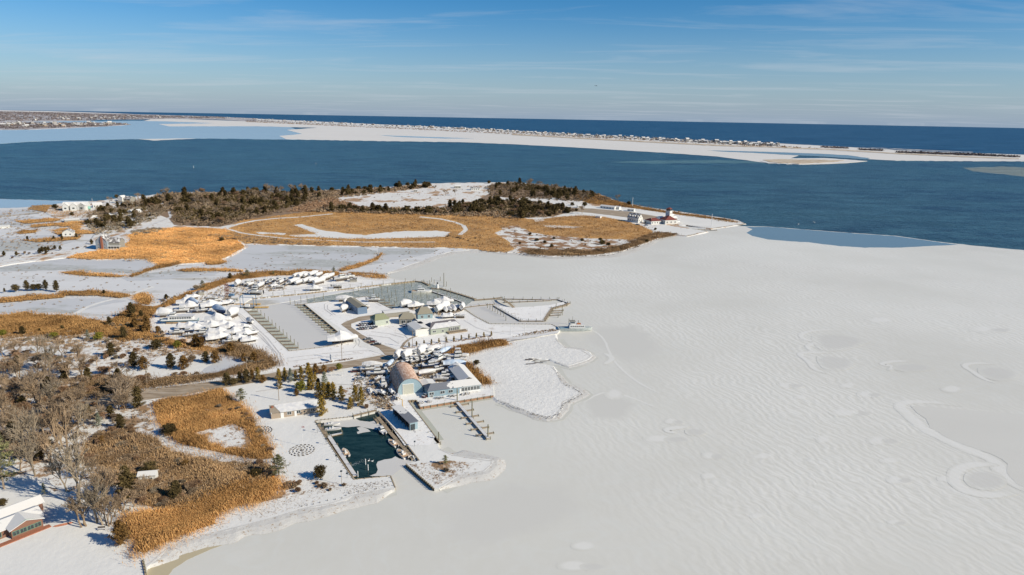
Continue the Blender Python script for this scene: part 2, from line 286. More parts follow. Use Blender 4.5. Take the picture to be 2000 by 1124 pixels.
# ------------------------------------------------------------------ mesh helpers
def tag(o, label=None, cat=None, group=None, kind=None):
    if label: o['label'] = label
    if cat: o['category'] = cat
    if group: o['group'] = group
    if kind: o['kind'] = kind
    return o
def thing(name, label, cat, loc=(0, 0, 0), rz=0.0, group=None):
    o = bpy.data.objects.new(name, None); C.objects.link(o); o.empty_display_size = 0.5
    o.location = loc; o.rotation_euler = (0, 0, rz); return tag(o, label, cat, group)
class MB:
    def __init__(s): s.v = []; s.f = []; s.mi = []; s.m = 0
    def add(s, vs, fs):
        b = len(s.v); s.v += [tuple(v) for v in vs]; s.f += [tuple(i + b for i in f) for f in fs]; s.mi += [s.m] * len(fs); return s
    def box(s, x0, x1, y0, y1, z0, z1, tx=0, ty=0):
        vs = [(x0, y0, z0), (x1, y0, z0), (x1, y1, z0), (x0, y1, z0), (x0 + tx, y0 + ty, z1), (x1 - tx, y0 + ty, z1), (x1 - tx, y1 - ty, z1), (x0 + tx, y1 - ty, z1)]
        return s.add(vs, [(0, 3, 2, 1), (4, 5, 6, 7), (0, 1, 5, 4), (1, 2, 6, 5), (2, 3, 7, 6), (3, 0, 4, 7)])
    def tube(s, p, q, r0, r1=None, n=6):
        r1 = r0 if r1 is None else r1; p = Vector(p); q = Vector(q); d = (q - p).normalized()
        a = d.orthogonal().normalized(); b = d.cross(a); vs = []
        for c, r in ((p, r0), (q, r1)):
            for i in range(n): t = 2 * math.pi * i / n; vs.append(c + a * (r * math.cos(t)) + b * (r * math.sin(t)))
        fs = [(i, (i + 1) % n, n + (i + 1) % n, n + i) for i in range(n)] + [tuple(range(n - 1, -1, -1)), tuple(range(n, 2 * n))]
        return s.add(vs, fs)
    def slab(s, p, q, wd, z0, z1):
        p = Vector((p[0], p[1], 0)); q = Vector((q[0], q[1], 0)); d = (q - p).normalized(); n = Vector((-d.y, d.x, 0)) * wd / 2
        c = [p - n, q - n, q + n, p + n]
        return s.add([(k.x, k.y, z0) for k in c] + [(k.x, k.y, z1) for k in c], [(0, 3, 2, 1), (4, 5, 6, 7), (0, 1, 5, 4), (1, 2, 6, 5), (2, 3, 7, 6), (3, 0, 4, 7)])
    def ball(s, c, rx, ry, rz, n=10, m=6, wob=0.0):
        vs = []; fs = []
        for j in range(m + 1):
            ph = math.pi * j / m
            for i in range(n):
                t = 2 * math.pi * i / n; k = 1 + wob * (rnd.random() - .5)
                vs.append((c[0] + rx * k * math.sin(ph) * math.cos(t), c[1] + ry * k * math.sin(ph) * math.sin(t), c[2] + rz * k * math.cos(ph)))
        for j in range(m):
            for i in range(n): fs.append((j * n + i, (j + 1) * n + i, (j + 1) * n + (i + 1) % n, j * n + (i + 1) % n))
        return s.add(vs, fs)
    def build(s, name, mats, parent=None, smooth=False):
        me = bpy.data.meshes.new(name); me.from_pydata(s.v, [], s.f)
        for m in (mats if isinstance(mats, (list, tuple)) else [mats]): me.materials.append(m)
        if s.m: me.polygons.foreach_set('material_index', s.mi)
        if smooth: me.polygons.foreach_set('use_smooth', [True] * len(s.f))
        o = bpy.data.objects.new(name, me); C.objects.link(o)
        if parent is not None: o.parent = parent
        return o
def dup(root, loc, rz=0.0, scale=None, label=None, group=None):
    def cpy(o, par):
        c = o.copy(); C.objects.link(c); c.parent = par
        for ch in list(o.children): cpy(ch, c)
        return c
    r = cpy(root, None); r.location = loc; r.rotation_euler = (0, 0, rz)
    if scale is not None: r.scale = (scale,) * 3 if isinstance(scale, (int, float)) else scale
    if label: r['label'] = label
    if group: r['group'] = group
    return r
class Spawn:
    """first use moves the prototype itself, later uses copy it"""
    def __init__(s, root): s.root = root; s.used = False
    def __call__(s, loc, rz=0.0, scale=None, label=None, group=None):
        if s.used: return dup(s.root, loc, rz, scale, label, group)
        s.used = True; r = s.root; r.location = loc; r.rotation_euler = (0, 0, rz)
        if scale is not None: r.scale = (scale,) * 3 if isinstance(scale, (int, float)) else scale
        if label: r['label'] = label
        if group: r['group'] = group
        return r
    def drop(s):
        if not s.used:
            for ch in list(s.root.children): bpy.data.objects.remove(ch)
            bpy.data.objects.remove(s.root)
def tri_mesh(name, P, mat, parent=None):
    """P: (n,3,3) array of triangles"""
    n = len(P); me = bpy.data.meshes.new(name)
    me.vertices.add(n * 3); me.loops.add(n * 3); me.polygons.add(n)
    me.vertices.foreach_set('co', np.ascontiguousarray(P, dtype=np.float32).ravel())
    me.loops.foreach_set('vertex_index', np.arange(n * 3, dtype=np.int32))
    me.polygons.foreach_set('loop_start', np.arange(0, n * 3, 3, dtype=np.int32))
    me.update(calc_edges=True); me.materials.append(mat)
    o = bpy.data.objects.new(name, me); C.objects.link(o)
    if parent is not None: o.parent = parent
    return o

def fn(x, s=0):   # smooth 1D noise
    i = math.floor(x); f = x - i; f = f * f * (3 - 2 * f)
    def h(k): return math.sin(k * 127.1 + s * 311.7) * 43758.5453 % 1.0
    return h(i) * (1 - f) + h(i + 1) * f - 0.5
_js = [0]; _dz = [0]
def refine(poly, step=7.0, j=1.0, closed=True):
    _js[0] += 1; out = []; n = len(poly); t = 0
    for k in range(n if closed else n - 1):
        a = poly[k]; b = poly[(k + 1) % n]; d = math.hypot(b[0] - a[0], b[1] - a[1]); m = max(1, int(d / step))
        for i in range(m):
            f = i / m; t += d / m
            jx = (fn(t / 9, _js[0]) * 1.4 + fn(t / 3.1, _js[0] + 5)) * j; jy = (fn(t / 8, _js[0] + 9) * 1.4 + fn(t / 2.7, _js[0] + 14)) * j * 0.55
            out.append((a[0] + (b[0] - a[0]) * f + jx, a[1] + (b[1] - a[1]) * f + jy))
    if not closed: out.append(poly[-1])
    return out
def sheet(name, poly, z, mat, depth=0.0, j=1.0, step=7.0, slope=0.0, kind='structure', zpx=None, side=None):
    pp = refine(poly, step, j) if j > 0 else poly
    W = [G(a, b, z if zpx is None else zpx) for a, b in pp]
    W = [Vector((v.x, v.y, z)) for v in W]
    tris = geometry.tessellate_polygon([W]); mb = MB(); mb.add(W, [tuple(t) for t in tris])
    area = sum(W[i].x * W[(i + 1) % len(W)].y - W[(i + 1) % len(W)].x * W[i].y for i in range(len(W)))
    if depth > 0:
        n = len(W); lo = []
        for i in range(n):
            d = (W[(i + 1) % n] - W[i - 1]); nn = Vector((d.y, -d.x, 0)); nn = nn.normalized() if nn.length > 0 else nn
            if area < 0: nn = -nn
            lo.append(Vector((W[i].x, W[i].y, z - depth)) + nn * slope)
        if side: mb.m = 1
        mb.add(list(W) + lo, [(i, (i + 1) % n, n + (i + 1) % n, n + i) if area < 0 else (i, n + i, n + (i + 1) % n, (i + 1) % n) for i in range(n)])
    o = mb.build(name, [mat] + ([side] if side else [])); o['kind'] = kind
    # faces up
    me = o.data
    return o
def strip(name, line, wd, z, mat, j=0.6, h=0.0, kind='structure'):
    pts = [G(a, b, z) for a, b in refine(line, 6, j, False)]; mb = MB(); vs = []; n = len(pts)
    for i, p in enumerate(pts):
        d = pts[min(i + 1, n - 1)] - pts[max(i - 1, 0)]; nn = Vector((-d.y, d.x, 0)).normalized(); k = wd * (0.5 + 0.25 * fn(i / 2.3, 3))
        if h: vs += [p - nn * k - Vector((0, 0, .2)), p + Vector((0, 0, h * (1 + fn(i / 1.4, 8)))), p + nn * k - Vector((0, 0, .2))]
        else: vs += [p - nn * k, p, p + nn * k]
    fs = []
    for i in range(n - 1):
        a = i * 3; fs += [(a, a + 3, a + 4, a + 1), (a + 1, a + 4, a + 5, a + 2)]
    mb.add(vs, fs); o = mb.build(name, mat); tag(o, kind=kind); return o

def bank(name, line, wd, z0, z1, mat, side=-1):
    pts = [G(a, b, z0) for a, b in refine(line, 4, .3, False)]; mb = MB(); vs = []; n = len(pts)
    for i, p in enumerate(pts):
        d = pts[min(i + 2, n - 1)] - pts[max(i - 2, 0)]; nn = Vector((-d.y, d.x, 0)).normalized() * side; k = wd * (1 + .45 * fn(i / 7.3, 4)) * max(.12, min(1, i / 9, (n - 1 - i) / 9)); h = .12 * fn(i / 2.7, 6)
        vs += [p - nn * .8 + Vector((0, 0, .03)), p + nn * k * .35 + Vector((0, 0, h - .12)), p + nn * k * .7 + Vector((0, 0, (z1 - z0) * .55 + h * .6)), Vector((p.x + nn.x * k, p.y + nn.y * k, z1))]
    fs = []
    for i in range(n - 1):
        a = i * 4
        for q in range(3): fs.append((a + q, a + q + 1, a + q + 5, a + q + 4))
    mb.add(vs, fs); return tag(mb.build(name, mat), kind='structure')
def softpatch(name, poly, z, mat, shrink=.6, j=1.6):
    pp = refine(poly, 8, j); W = [G(a, b, z) for a, b in pp]; n = len(W); c = sum(W, Vector()) / n
    rings = [W] + [[c + (p - c) * (1 - (1 - shrink) * k) for p in W] for k in (.5, 1)]
    mb = MB(); mb.add(rings[0] + rings[1] + rings[2] + [c], [(r * n + i, r * n + (i + 1) % n, (r + 1) * n + (i + 1) % n, (r + 1) * n + i) for r in (0, 1) for i in range(n)] + [(2 * n + i, 2 * n + (i + 1) % n, 3 * n) for i in range(n)])
    _dz[0] += 1; o = mb.build(name, mat); o.location.z = (_dz[0] % 17) * .0011; a = o.data.attributes.new('soft', 'FLOAT', 'POINT'); a.data.foreach_set('value', [0.0] * n + [.5] * n + [1.0] * (n + 1)); return tag(o, kind='structure')
def chaikin(P, n=2, closed=True):
    for _ in range(n):
        Q = [] if closed else [P[0]]
        for i in range(len(P) if closed else len(P) - 1):
            a = P[i]; b = P[(i + 1) % len(P)]; Q += [(a[0] * .75 + b[0] * .25, a[1] * .75 + b[1] * .25), (a[0] * .25 + b[0] * .75, a[1] * .25 + b[1] * .75)]
        P = Q if closed else Q + [P[-1]]
    return P
def softpath(name, line, w0, w1, w2, z, mat, j=.8):
    """a soft-edged stroke on the ice: width w0 at its ends growing to w1 in the middle"""
    l = refine(chaikin(line, 2, False), 4 if len(line) < 6 else 7, 0 if len(line) < 6 else j * .5, False); n = len(l); vs = []; at = []
    for i, p in enumerate(l):
        d = G(*l[min(n - 1, i + 1)]) - G(*l[max(0, i - 1)]); nn = Vector((-d.y, d.x, 0)).normalized(); t = i / (n - 1); k = w0 + (w1 - w0) * math.sin(math.pi * t) ** .8 + (w2 - w0) * t; k *= 1 + .4 * fn(i / 4.1, 7); c = G(p[0], p[1], z); e = min(1, 5 * t, 5 * (1 - t))
        for q, v in ((-1, 0), (-.4, 1), (.4, 1), (1, 0)): vs.append(c + nn * q * k / 2); at.append(v * e)
    mb = MB(); mb.add(vs, [(i * 4 + q, i * 4 + q + 1, i * 4 + q + 5, i * 4 + q + 4) for i in range(n - 1) for q in range(3)]); _dz[0] += 1
    o = mb.build(name, mat); o.location.z = (_dz[0] % 17) * .0011; a = o.data.attributes.new('soft', 'FLOAT', 'POINT'); a.data.foreach_set('value', at); return tag(o, kind='structure')
def project(v):
    x, y, z = v[0], v[1], v[2] - H; w_ = y * cp - z * sp; X = FPX * x / w_; Y = -FPX * (y * sp + z * cp) / w_
    return 1000 + X * cr - Y * sr, 562 + X * sr + Y * cr
def nth(i):
    i += 1; return ['', 'first', 'second', 'third', 'fourth', 'fifth', 'sixth', 'seventh', 'eighth', 'ninth', 'tenth', 'eleventh', 'twelfth'][i] if i <= 12 else str(i) + ('th' if 10 <= i % 100 <= 20 else {1: 'st', 2: 'nd', 3: 'rd'}.get(i % 10, 'th'))
slush = plain_ice('grey_green_slush', (0.50, 0.51, 0.43), 0.5, vs=.3)

reedf_m = leaf_mat('pale_dry_reed', (0.40, 0.22, 0.085), (0.80, 0.47, 0.18), 0.03)
bank_snow = snow_mat('dirty_sun_toned_bank_snow', c=(0.60, 0.585, 0.545), specks=0.09, sscale=0.9, bump=0.5)  # base tone lowered to offset brighter sun on the slope; specks are dirt
marsh_snow = snow_mat('salt_marsh_snow', c=(0.80, 0.785, 0.74), specks=0.02, sscale=0.8, bump=0.8)

# ------------------------------------------------------------------ setting: water, ice, land sheets
def path(name, line, wpx, z, mat, j=0.4):
    l = refine(line, 8, j, False); up = []; dn = []
    for i, p in enumerate(l):
        a = l[max(0, i - 1)]; b = l[min(len(l) - 1, i + 1)]; k = wpx[0] + (wpx[1] - wpx[0]) * i / (len(l) - 1)
        A = G(*a); B = G(*b); P0 = G(*p, z); d = (B - A); nn = Vector((-d.y, d.x, 0)).normalized() * k / 2; up.append(P0 + nn); dn.append(P0 - nn)
    n = len(up); mb = MB(); _dz[0] += 1; dzz = Vector((0, 0, (_dz[0] % 13) * .0007)); up = [q + dzz for q in up]; dn = [q + dzz for q in dn]; mb.add(up + dn, [(i, n + i, n + i + 1, i + 1) for i in range(n - 1)]); return tag(mb.build(name, mat), kind='structure')
def disk(name, r, z, mat):
    mb = MB(); mb.add([(r * math.cos(2 * math.pi * i / 128), r * math.sin(2 * math.pi * i / 128), z) for i in range(128)], [tuple(range(128))])
    return tag(mb.build(name, mat), kind='structure')
disk('ocean', 37000, -1.5, ocean_m)
sheet('bay_water', [(-900, 262), (-300, 250), (200, 234), (480, 234), (600, 239), (800, 247), (1000, 259), (1200, 270), (1400, 280), (1560, 285), (1700, 291), (1850, 299), (2000, 305), (2500, 330), (2700, 760), (-1000, 740)], -0.3, bay_m, 0, 0.2, 30)
# shoals and wind streaks are in the water material; the pale sandbar is a sheet just under the ripples
sandbar = water_mat('sandbar_water', (0.16, 0.17, 0.12), (0.20, 0.205, 0.15), 0.12, 0.8, 0.3, 0.22, bd=3.0)
sheet('sandbar', [(1880, 328), (1960, 326), (2080, 330), (2150, 360), (2030, 349), (1960, 341), (1900, 335)], -0.25, sandbar, 0, 1.5, 9)
shoal = water_mat('shoal_water', (0.06, 0.13, 0.14), (0.075, 0.145, 0.15), 0.12, 0.9, 0.3, 0.22, bd=3.0)
sheet('sandbar', [(1180, 317), (1280, 314), (1400, 313), (1500, 316), (1520, 320), (1400, 319), (1280, 320)], -0.25, shoal, 0, 1.0, 9)
# far ice: bluish thin ice at the left, snowy ice in front of the barrier island
sheet('thin_ice', [(-300, 291), (0, 281), (60, 277), (130, 274.5), (250, 272), (350, 271), (420, 271), (480, 272), (580, 273), (600, 262), (560, 246), (480, 240), (300, 236), (-300, 240)], 0.2, thin_blue, 0.5, 0.5, 12)
sheet('snowy_ice', [(360, 233), (500, 238), (600, 243), (800, 252), (1000, 263), (1200, 274), (1400, 284), (1560, 290), (1700, 297), (1850, 305), (2050, 314), (2050, 315.5), (1900, 315), (1750, 314), (1700, 311.5), (1640, 306), (1560, 304), (1530, 313), (1500, 319), (1470, 315), (1400, 306), (1300, 299), (1150, 290), (1000, 282), (900, 278), (700, 275), (560, 272.5), (545, 266), (590, 262), (560, 254), (620, 250), (500, 247), (330, 247), (310, 243), (420, 241), (340, 238), (280, 236.5), (300, 232)], 0.4, far_snow, 0.6, 0.5, 9)
sheet('thin_ice', [(735, 264), (760, 265), (820, 267), (900, 270), (930, 271), (860, 271), (780, 268)], 0.5, thin_blue, 0, 0.5, 8)
sheet('thin_ice', [(270, 272), (330, 270.2), (420, 269.5), (300, 275)], -0.2, far_snow, 0, 0.5, 8)
sheet('channel_water', [(1380, 294), (1440, 295.5), (1500, 297), (1560, 299), (1600, 300.5), (1655, 303.5), (1700, 309.5), (1690, 312), (1650, 309), (1600, 306), (1540, 303), (1470, 299), (1410, 296.5)], 0.55, thin_dark, 0, 0.5, 8)
# barrier island, its beach and dunes
sheet('barrier_beach', [(480, 231.4), (700, 241.5), (900, 250), (1100, 261), (1300, 271.6), (1500, 279), (1600, 285.5), (1700, 291), (1800, 296.5), (1900, 300.5), (2000, 303.6), (2400, 322), (2400, 332), (2000, 313), (1850, 306), (1700, 298.5), (1560, 291.5), (1400, 285), (1200, 274.8), (1000, 263.6), (800, 253), (600, 243.6), (480, 238)], 0.9, far_snow, 1, 0.3, 9)
sheet('dune_heath', [(1000, 262), (1200, 273), (1400, 283), (1500, 286.3), (1560, 288.6), (1620, 291), (1750, 299), (1900, 306), (1990, 309.5), (1990, 310.8), (1900, 308), (1750, 301), (1620, 293), (1560, 290.8), (1500, 288.3), (1400, 285.4), (1200, 275), (1000, 264)], 1.4, sand, .5, 0.4, 8)
sheet('surf', [(1560, 282.6), (1700, 290), (1800, 295.2), (1900, 299.3), (2100, 306), (2100, 307), (1900, 300.5), (1700, 291), (1560, 283.8)], -1.2, far_snow, 0, 0.5, 6)
sheet('surf', [(1680, 287.6), (1760, 291.2), (1900, 297.4), (1900, 297.9), (1760, 291.9)], -1.2, far_snow, 0, 0.4, 6)
sheet('sand_island', [(1484, 315), (1500, 311.5), (1530, 309), (1570, 309.5), (1610, 309), (1640, 311), (1670, 313), (1694, 315), (1660, 318), (1620, 320), (1560, 321.5), (1500, 319)], 1.0, far_snow, 1, 0.5, 6)
sheet('sand_spit', [(1490, 313), (1512, 311), (1560, 312), (1600, 312), (1650, 314), (1610, 318), (1560, 320), (1510, 318)], 1.6, sand, .7, 1.0, 5)
# far left: low wooded town shore
town_g = M('far_town_ground', (0.62, 0.60, 0.60), (0.24, 0.21, 0.20), 0.012, coord='World', detail=10, sc=(1, .35, 1), lo=.4, hi=.58)
sheet('shore_land', [(-300, 262), (0, 254), (60, 253.4), (130, 251), (200, 247.6), (240, 245.3), (257, 243.4), (240, 241.3), (190, 240.5), (100, 239.5), (0, 238.5), (-300, 242)], 1.2, town_g, 1, 0.4, 6)
sheet('shore_land', [(-300, 240), (0, 239), (100, 237.4), (190, 236), (140, 234.6), (220, 233.8), (340, 232.6), (420, 233.6), (500, 238), (500, 231.6), (400, 227.4), (300, 224.5), (200, 221.8), (100, 218.6), (0, 216.3), (-300, 212)], 1.6, town_g, 1, 0.3, 6)
sheet('beach', [(-200, 214.6), (0, 215.6), (100, 217.6), (200, 220.8), (260, 222.8), (200, 221.9), (100, 219.2), (0, 217.5), (-200, 215.6)], 2.2, far_snow, 1, 0.1, 9)
# main ice sheet of the inner bay
sheet('ice', [(-1200, 392), (0, 389), (100, 392), (190, 393.5), (400, 398), (900, 385), (1200, 420), (1400, 438), (1452, 442), (1500, 443), (1590, 450), (1660, 455), (1750, 461), (1830, 472), (1900, 480), (2000, 489), (2600, 560), (3200, 1500), (1000, 1800), (-1600, 1500)], ICE, ice_m, 0.4, 0.6, 10)
sheet('thin_ice', [(-300, 386), (0, 389.2), (100, 392.2), (196, 394), (150, 398), (80, 403), (0, 408.5), (-300, 420)], ICE + .02, thin_blue, 0, 0.3, 10)
sheet('thin_ice', [(1456, 443.4), (1500, 443.6), (1590, 450.6), (1660, 455.6), (1750, 461.8), (1830, 473), (1872, 478.6), (1820, 480.5), (1760, 484), (1690, 484), (1640, 481), (1580, 474), (1530, 470.5), (1500, 468), (1470, 461), (1458, 455), (1470, 448)], ICE + .02, thin_dark, 0, 0.8, 8)
# refrozen pools with drift rims on the right
SD, DI = MATS['soft_drift'], MATS['soft_dark_ice']
sheet('refrozen_pool', [(1778, 793), (1815, 795), (1850, 798), (1950, 806), (2040, 812), (2100, 1000), (1985, 945), (1966, 925), (1968, 906), (1950, 894), (1930, 885), (1880, 868), (1850, 856), (1835, 846), (1816, 836), (1808, 818), (1790, 806)], ICE + .06, refrozen, 0, 1.0, 6)
softpath('snow_drift', [(1880, 792), (1830, 786), (1775, 784), (1752, 792), (1772, 808), (1790, 824), (1812, 842), (1850, 862), (1900, 882), (1945, 900), (1955, 920), (1975, 945), (2030, 965)], 3, 5, 5, ICE + .035, SD, 1.2)
softpatch('refrozen_pool', chaikin([(1885, 920), (1930, 916), (1962, 928), (1970, 948), (1940, 960), (1900, 955), (1880, 940)]), ICE + .05, DI, .5, 1); softpath('snow_drift', [(1950, 908), (1900, 906), (1866, 918), (1862, 940), (1885, 960), (1930, 968), (1985, 962)], 2, 5, 2, ICE + .04, SD, 1)
for P, Q in (([(1580, 652), (1640, 650), (1695, 660), (1705, 668), (1660, 684), (1610, 688), (1590, 676)], [(1650, 646), (1600, 644), (1562, 651), (1568, 664), (1600, 668), (1572, 676), (1590, 690)]),
             ([(1592, 694), (1630, 692), (1668, 700), (1675, 712), (1650, 726), (1612, 724), (1596, 710)], [(1625, 690), (1575, 688), (1558, 692), (1580, 706), (1590, 722), (1615, 729)]),
             ([(1745, 711), (1790, 708), (1830, 716), (1822, 724), (1770, 728), (1742, 722)], [(1780, 706), (1745, 705), (1716, 712), (1748, 716), (1735, 724)]),
             ([(1905, 716), (1950, 714), (1992, 726), (1990, 742), (1945, 746), (1915, 734)], [(1945, 711), (1900, 709), (1880, 714), (1900, 726), (1920, 740), (1945, 749)]),
             ([(1335, 838), (1365, 836), (1385, 845), (1370, 853), (1340, 850)], [(1345, 834), (1310, 836), (1300, 842), (1320, 846)]), ([(1090, 700), (1130, 697), (1160, 706), (1140, 716), (1100, 714)], [(1180, 690), (1200, 700), (1180, 712)])):
    softpatch('refrozen_pool', chaikin(P), ICE + .05, DI, .45, 1); softpath('snow_drift', Q, 1.2, 3.6, 1.2, ICE + .04, SD, .6)
for i, (x, y, rx, ry) in enumerate([(1648, 806, 22, 7), (1608, 857, 12, 7), (1714, 860, 17, 8), (1490, 891, 14, 5), (1384, 890, 12, 7), (1738, 899, 17, 5), (1748, 937, 13, 7), (1384, 930, 12, 6), (1534, 752, 14, 5), (1565, 776, 12, 4), (1690, 770, 13, 6), (1656, 753, 14, 5), (1745, 1020, 10, 4), (1478, 1008, 12, 5), (1285, 857, 24, 7), (1200, 770, 15, 9), (1120, 1105, 26, 9), (1140, 1066, 20, 8), (1845, 935, 12, 5), (1720, 625, 24, 5), (1920, 643, 22, 5), (1860, 760, 18, 6), (1310, 823, 10, 5)]):
    softpatch('snow_drift', [(x + 1.35 * rx * math.cos(a * .52), y + 1.35 * ry * math.sin(a * .52)) for a in range(12)], ICE + .02, MATS['soft_drift'], .3, 1.5)
    if i % 2 == 0: softpatch('dark_ice_spot', [(x + rx * 1.6 + 1.2 * rx * math.cos(a * .52), y + 2 + ry * math.sin(a * .52)) for a in range(12)], ICE + .025, MATS['soft_dark_ice'], .3, 1.5)
softpatch('smooth_ice', [(1100, 640), (1250, 628), (1290, 650), (1310, 690), (1290, 710), (1240, 725), (1190, 700), (1140, 675)], ICE + .01, MATS['soft_smooth_ice'], .5, 3)
softpatch('smooth_ice', [(880, 960), (1000, 930), (1150, 930), (1180, 1000), (1100, 1040), (1000, 1060), (900, 1100), (820, 1060), (830, 990)], ICE + .01, MATS['soft_smooth_ice'], .4, 4)
softpatch('smooth_ice', [(1120, 770), (1200, 750), (1260, 790), (1230, 830), (1150, 830)], ICE + .012, MATS['soft_smooth_ice'], .4, 3)
for ln in ([(1150, 640), (1180, 660), (1190, 690), (1210, 720), (1250, 750), (1290, 770)], [(1130, 792), (1180, 762), (1230, 775), (1290, 800)]):
    softpath('ice_seam', ln, .8, 1.5, 1.0, ICE + .016, MATS['soft_drift'], .8)

# ---- land: the frozen marsh at the left, the spit, the near shore
sheet('frozen_marsh', [(-300, 400), (0, 407), (60, 405), (105, 401), (140, 398), (240, 390), (400, 390), (560, 395), (800, 385), (900, 400), (960, 470), (935, 488), (880, 492), (843, 502), (825, 510), (800, 518), (772, 528), (756, 533), (757, 545), (740, 560), (500, 600), (300, 700), (-100, 760), (-300, 760)], 0.35, marsh_ice, 0.3, 1.0, 8)
# ponds
for P in ([(20, 512), (130, 505), (250, 507), (285, 508), (300, 518), (330, 520), (262, 535), (200, 532), (120, 528), (40, 530), (-60, 533), (-60, 516)],
          [(476, 478), (560, 480), (700, 482), (735, 490), (738, 500), (690, 520), (640, 527), (560, 528), (480, 526), (430, 522), (440, 508), (470, 495)],
          [(-60, 600), (30, 592), (120, 584), (190, 583), (250, 588), (200, 596), (145, 612), (60, 610), (-60, 614)],
          [(-50, 415), (60, 408), (90, 413), (60, 420), (-50, 424)], [(-50, 430), (60, 423), (100, 428), (90, 440), (20, 444), (-50, 448)], [(-50, 470), (60, 460), (130, 458), (150, 470), (100, 487), (-50, 495)],
          [(740, 485), (860, 487), (840, 496), (760, 512), (690, 524), (735, 505)], [(230, 540), (330, 530), (440, 526), (420, 538), (330, 545), (250, 550)]):
    sheet('frozen_pond', P, 0.40, pond_ice, 0, 1.5, 7)
# snow covered spit (mid distance)
spit = [(100, 402), (112, 398), (180, 394), (240, 387), (270, 384), (320, 379), (380, 376), (450, 376.5), (500, 374.5), (560, 376), (620, 374), (650, 371), (700, 369), (760, 365), (800, 360.5), (850, 358.5), (900, 357.5), (950, 357), (1000, 356), (1050, 360), (1100, 366), (1150, 375), (1180, 383), (1200, 391), (1240, 401), (1280, 407.5), (1310, 411), (1350, 417), (1400, 424), (1440, 430.5), (1455, 437), (1420, 442.5), (1388, 447), (1340, 440), (1300, 437), (1381, 452.5), (1340, 461.5), (1322, 459), (1290, 459), (1283, 466), (1262, 475), (1240, 481), (1218, 490), (1190, 496), (1155, 499), (1120, 498), (1080, 501), (1050, 498), (1015, 493), (990, 493), (960, 491), (935, 488), (880, 484), (800, 482.5), (700, 481), (600, 479), (480, 476), (470, 470), (478, 484), (450, 499), (420, 511), (360, 515), (312, 518), (285, 506), (240, 505), (190, 507), (130, 503), (40, 513), (0, 520), (-40, 524), (-40, 519), (60, 498), (140, 488), (170, 475), (190, 455), (150, 445), (120, 430), (90, 415)]
sheet('spit_ground', spit, LAND, snow_heath, 0.9, 1.0, 7, 2.0)
bank('shore_snow', [(756, 534), (772, 529), (800, 519), (825, 511), (843, 503), (880, 493), (935, 489), (990, 494), (1015, 494), (1050, 499), (1080, 502), (1120, 500), (1155, 501), (1190, 498), (1218, 492), (1240, 483), (1262, 477), (1283, 468), (1290, 461)], 8, .6, ICE, bank_snow)
def flat(name, z, mat, polys, j=1.2, step=6):
    for P in polys:
        _dz[0] += 1; sheet(name, P, z + (_dz[0] % 12) * 0.0007, mat, 0, j, step)
# reed and brush ground (the standing reeds are scattered on these)
REED_OVAL = [(440, 446), (470, 432), (520, 425), (570, 418), (620, 413), (700, 415), (800, 418), (860, 421), (920, 416), (960, 412), (1000, 424), (1050, 430), (1090, 424), (1140, 421), (1180, 424), (1220, 432), (1255, 442), (1275, 452), (1270, 463), (1230, 470), (1150, 466), (1080, 462), (1020, 452), (985, 448), (965, 455), (990, 470), (1010, 485), (990, 493), (955, 491), (935, 488), (880, 484), (700, 481), (480, 476), (455, 465)]
REED_SHORE = [(1015, 492), (1060, 488), (1110, 490), (1160, 490), (1215, 480), (1250, 466), (1270, 458), (1290, 455), (1325, 458), (1285, 465), (1240, 481), (1215, 490), (1160, 498), (1080, 500), (1040, 497)]
REED_LEFT = [(130, 504), (160, 495), (195, 489), (240, 484), (255, 470), (250, 460), (300, 447), (360, 445), (400, 446), (440, 448), (455, 462), (478, 482), (450, 499), (420, 511), (360, 515), (312, 518), (285, 506), (240, 505), (190, 507)]
REEDS_SMALL = [[(60, 402), (105, 400), (118, 412), (175, 412), (205, 415), (230, 402), (262, 404), (240, 424), (190, 428), (150, 425), (110, 422), (85, 413)], [(105, 455), (150, 450), (192, 448), (186, 456), (120, 460)], [(60, 440), (130, 434), (170, 431), (168, 436), (110, 441), (60, 444)],[(60, 404), (110, 402), (170, 407), (178, 416), (150, 424), (110, 422), (85, 414), (55, 408)], [(30, 432), (80, 428), (130, 426), (110, 432), (50, 437)], [(110, 438), (160, 434), (165, 441), (120, 443)],
               [(35, 454), (72, 449), (70, 454), (40, 457)], [(100, 450), (160, 442), (155, 448), (110, 452)], [(45, 470), (90, 466), (160, 462), (150, 468), (80, 473)],
               [(-20, 586), (40, 579), (90, 575), (130, 577), (125, 581), (60, 586), (-20, 593)], [(110, 575), (130, 570), (170, 568), (210, 571), (245, 573), (257, 578), (235, 582), (190, 577), (130, 577)],
               [(262, 580), (272, 574), (288, 576), (296, 585), (292, 596), (275, 592)], [(118, 532), (145, 530), (172, 534), (200, 536), (240, 538), (250, 537), (235, 541), (180, 539), (150, 537)],
               [(400, 510), (425, 505), (442, 512), (430, 516), (405, 517)], [(253, 539), (300, 522), (350, 514), (352, 516), (300, 526), (258, 541)], [(662, 527), (700, 517), (735, 504), (746, 494), (747, 497), (738, 507), (705, 521), (668, 530)],
               [(680, 535), (700, 532), (730, 534), (752, 539), (756, 545), (735, 545), (700, 541)], [(345, 528), (380, 525), (440, 526), (475, 529), (475, 531), (420, 529), (360, 530)]]
REED_RIDGE = [(188, 650), (206, 632), (240, 612), (262, 598), (296, 602), (330, 590), (362, 576), (400, 558), (430, 549), (452, 542), (490, 535), (530, 531), (600, 530), (650, 532), (672, 536), (650, 540), (590, 537), (530, 539), (480, 545), (445, 552), (420, 562), (380, 576), (340, 593), (305, 608), (290, 624), (285, 640), (292, 650), (340, 664), (400, 676), (450, 686), (440, 690), (380, 684), (330, 674), (280, 660), (240, 668)]
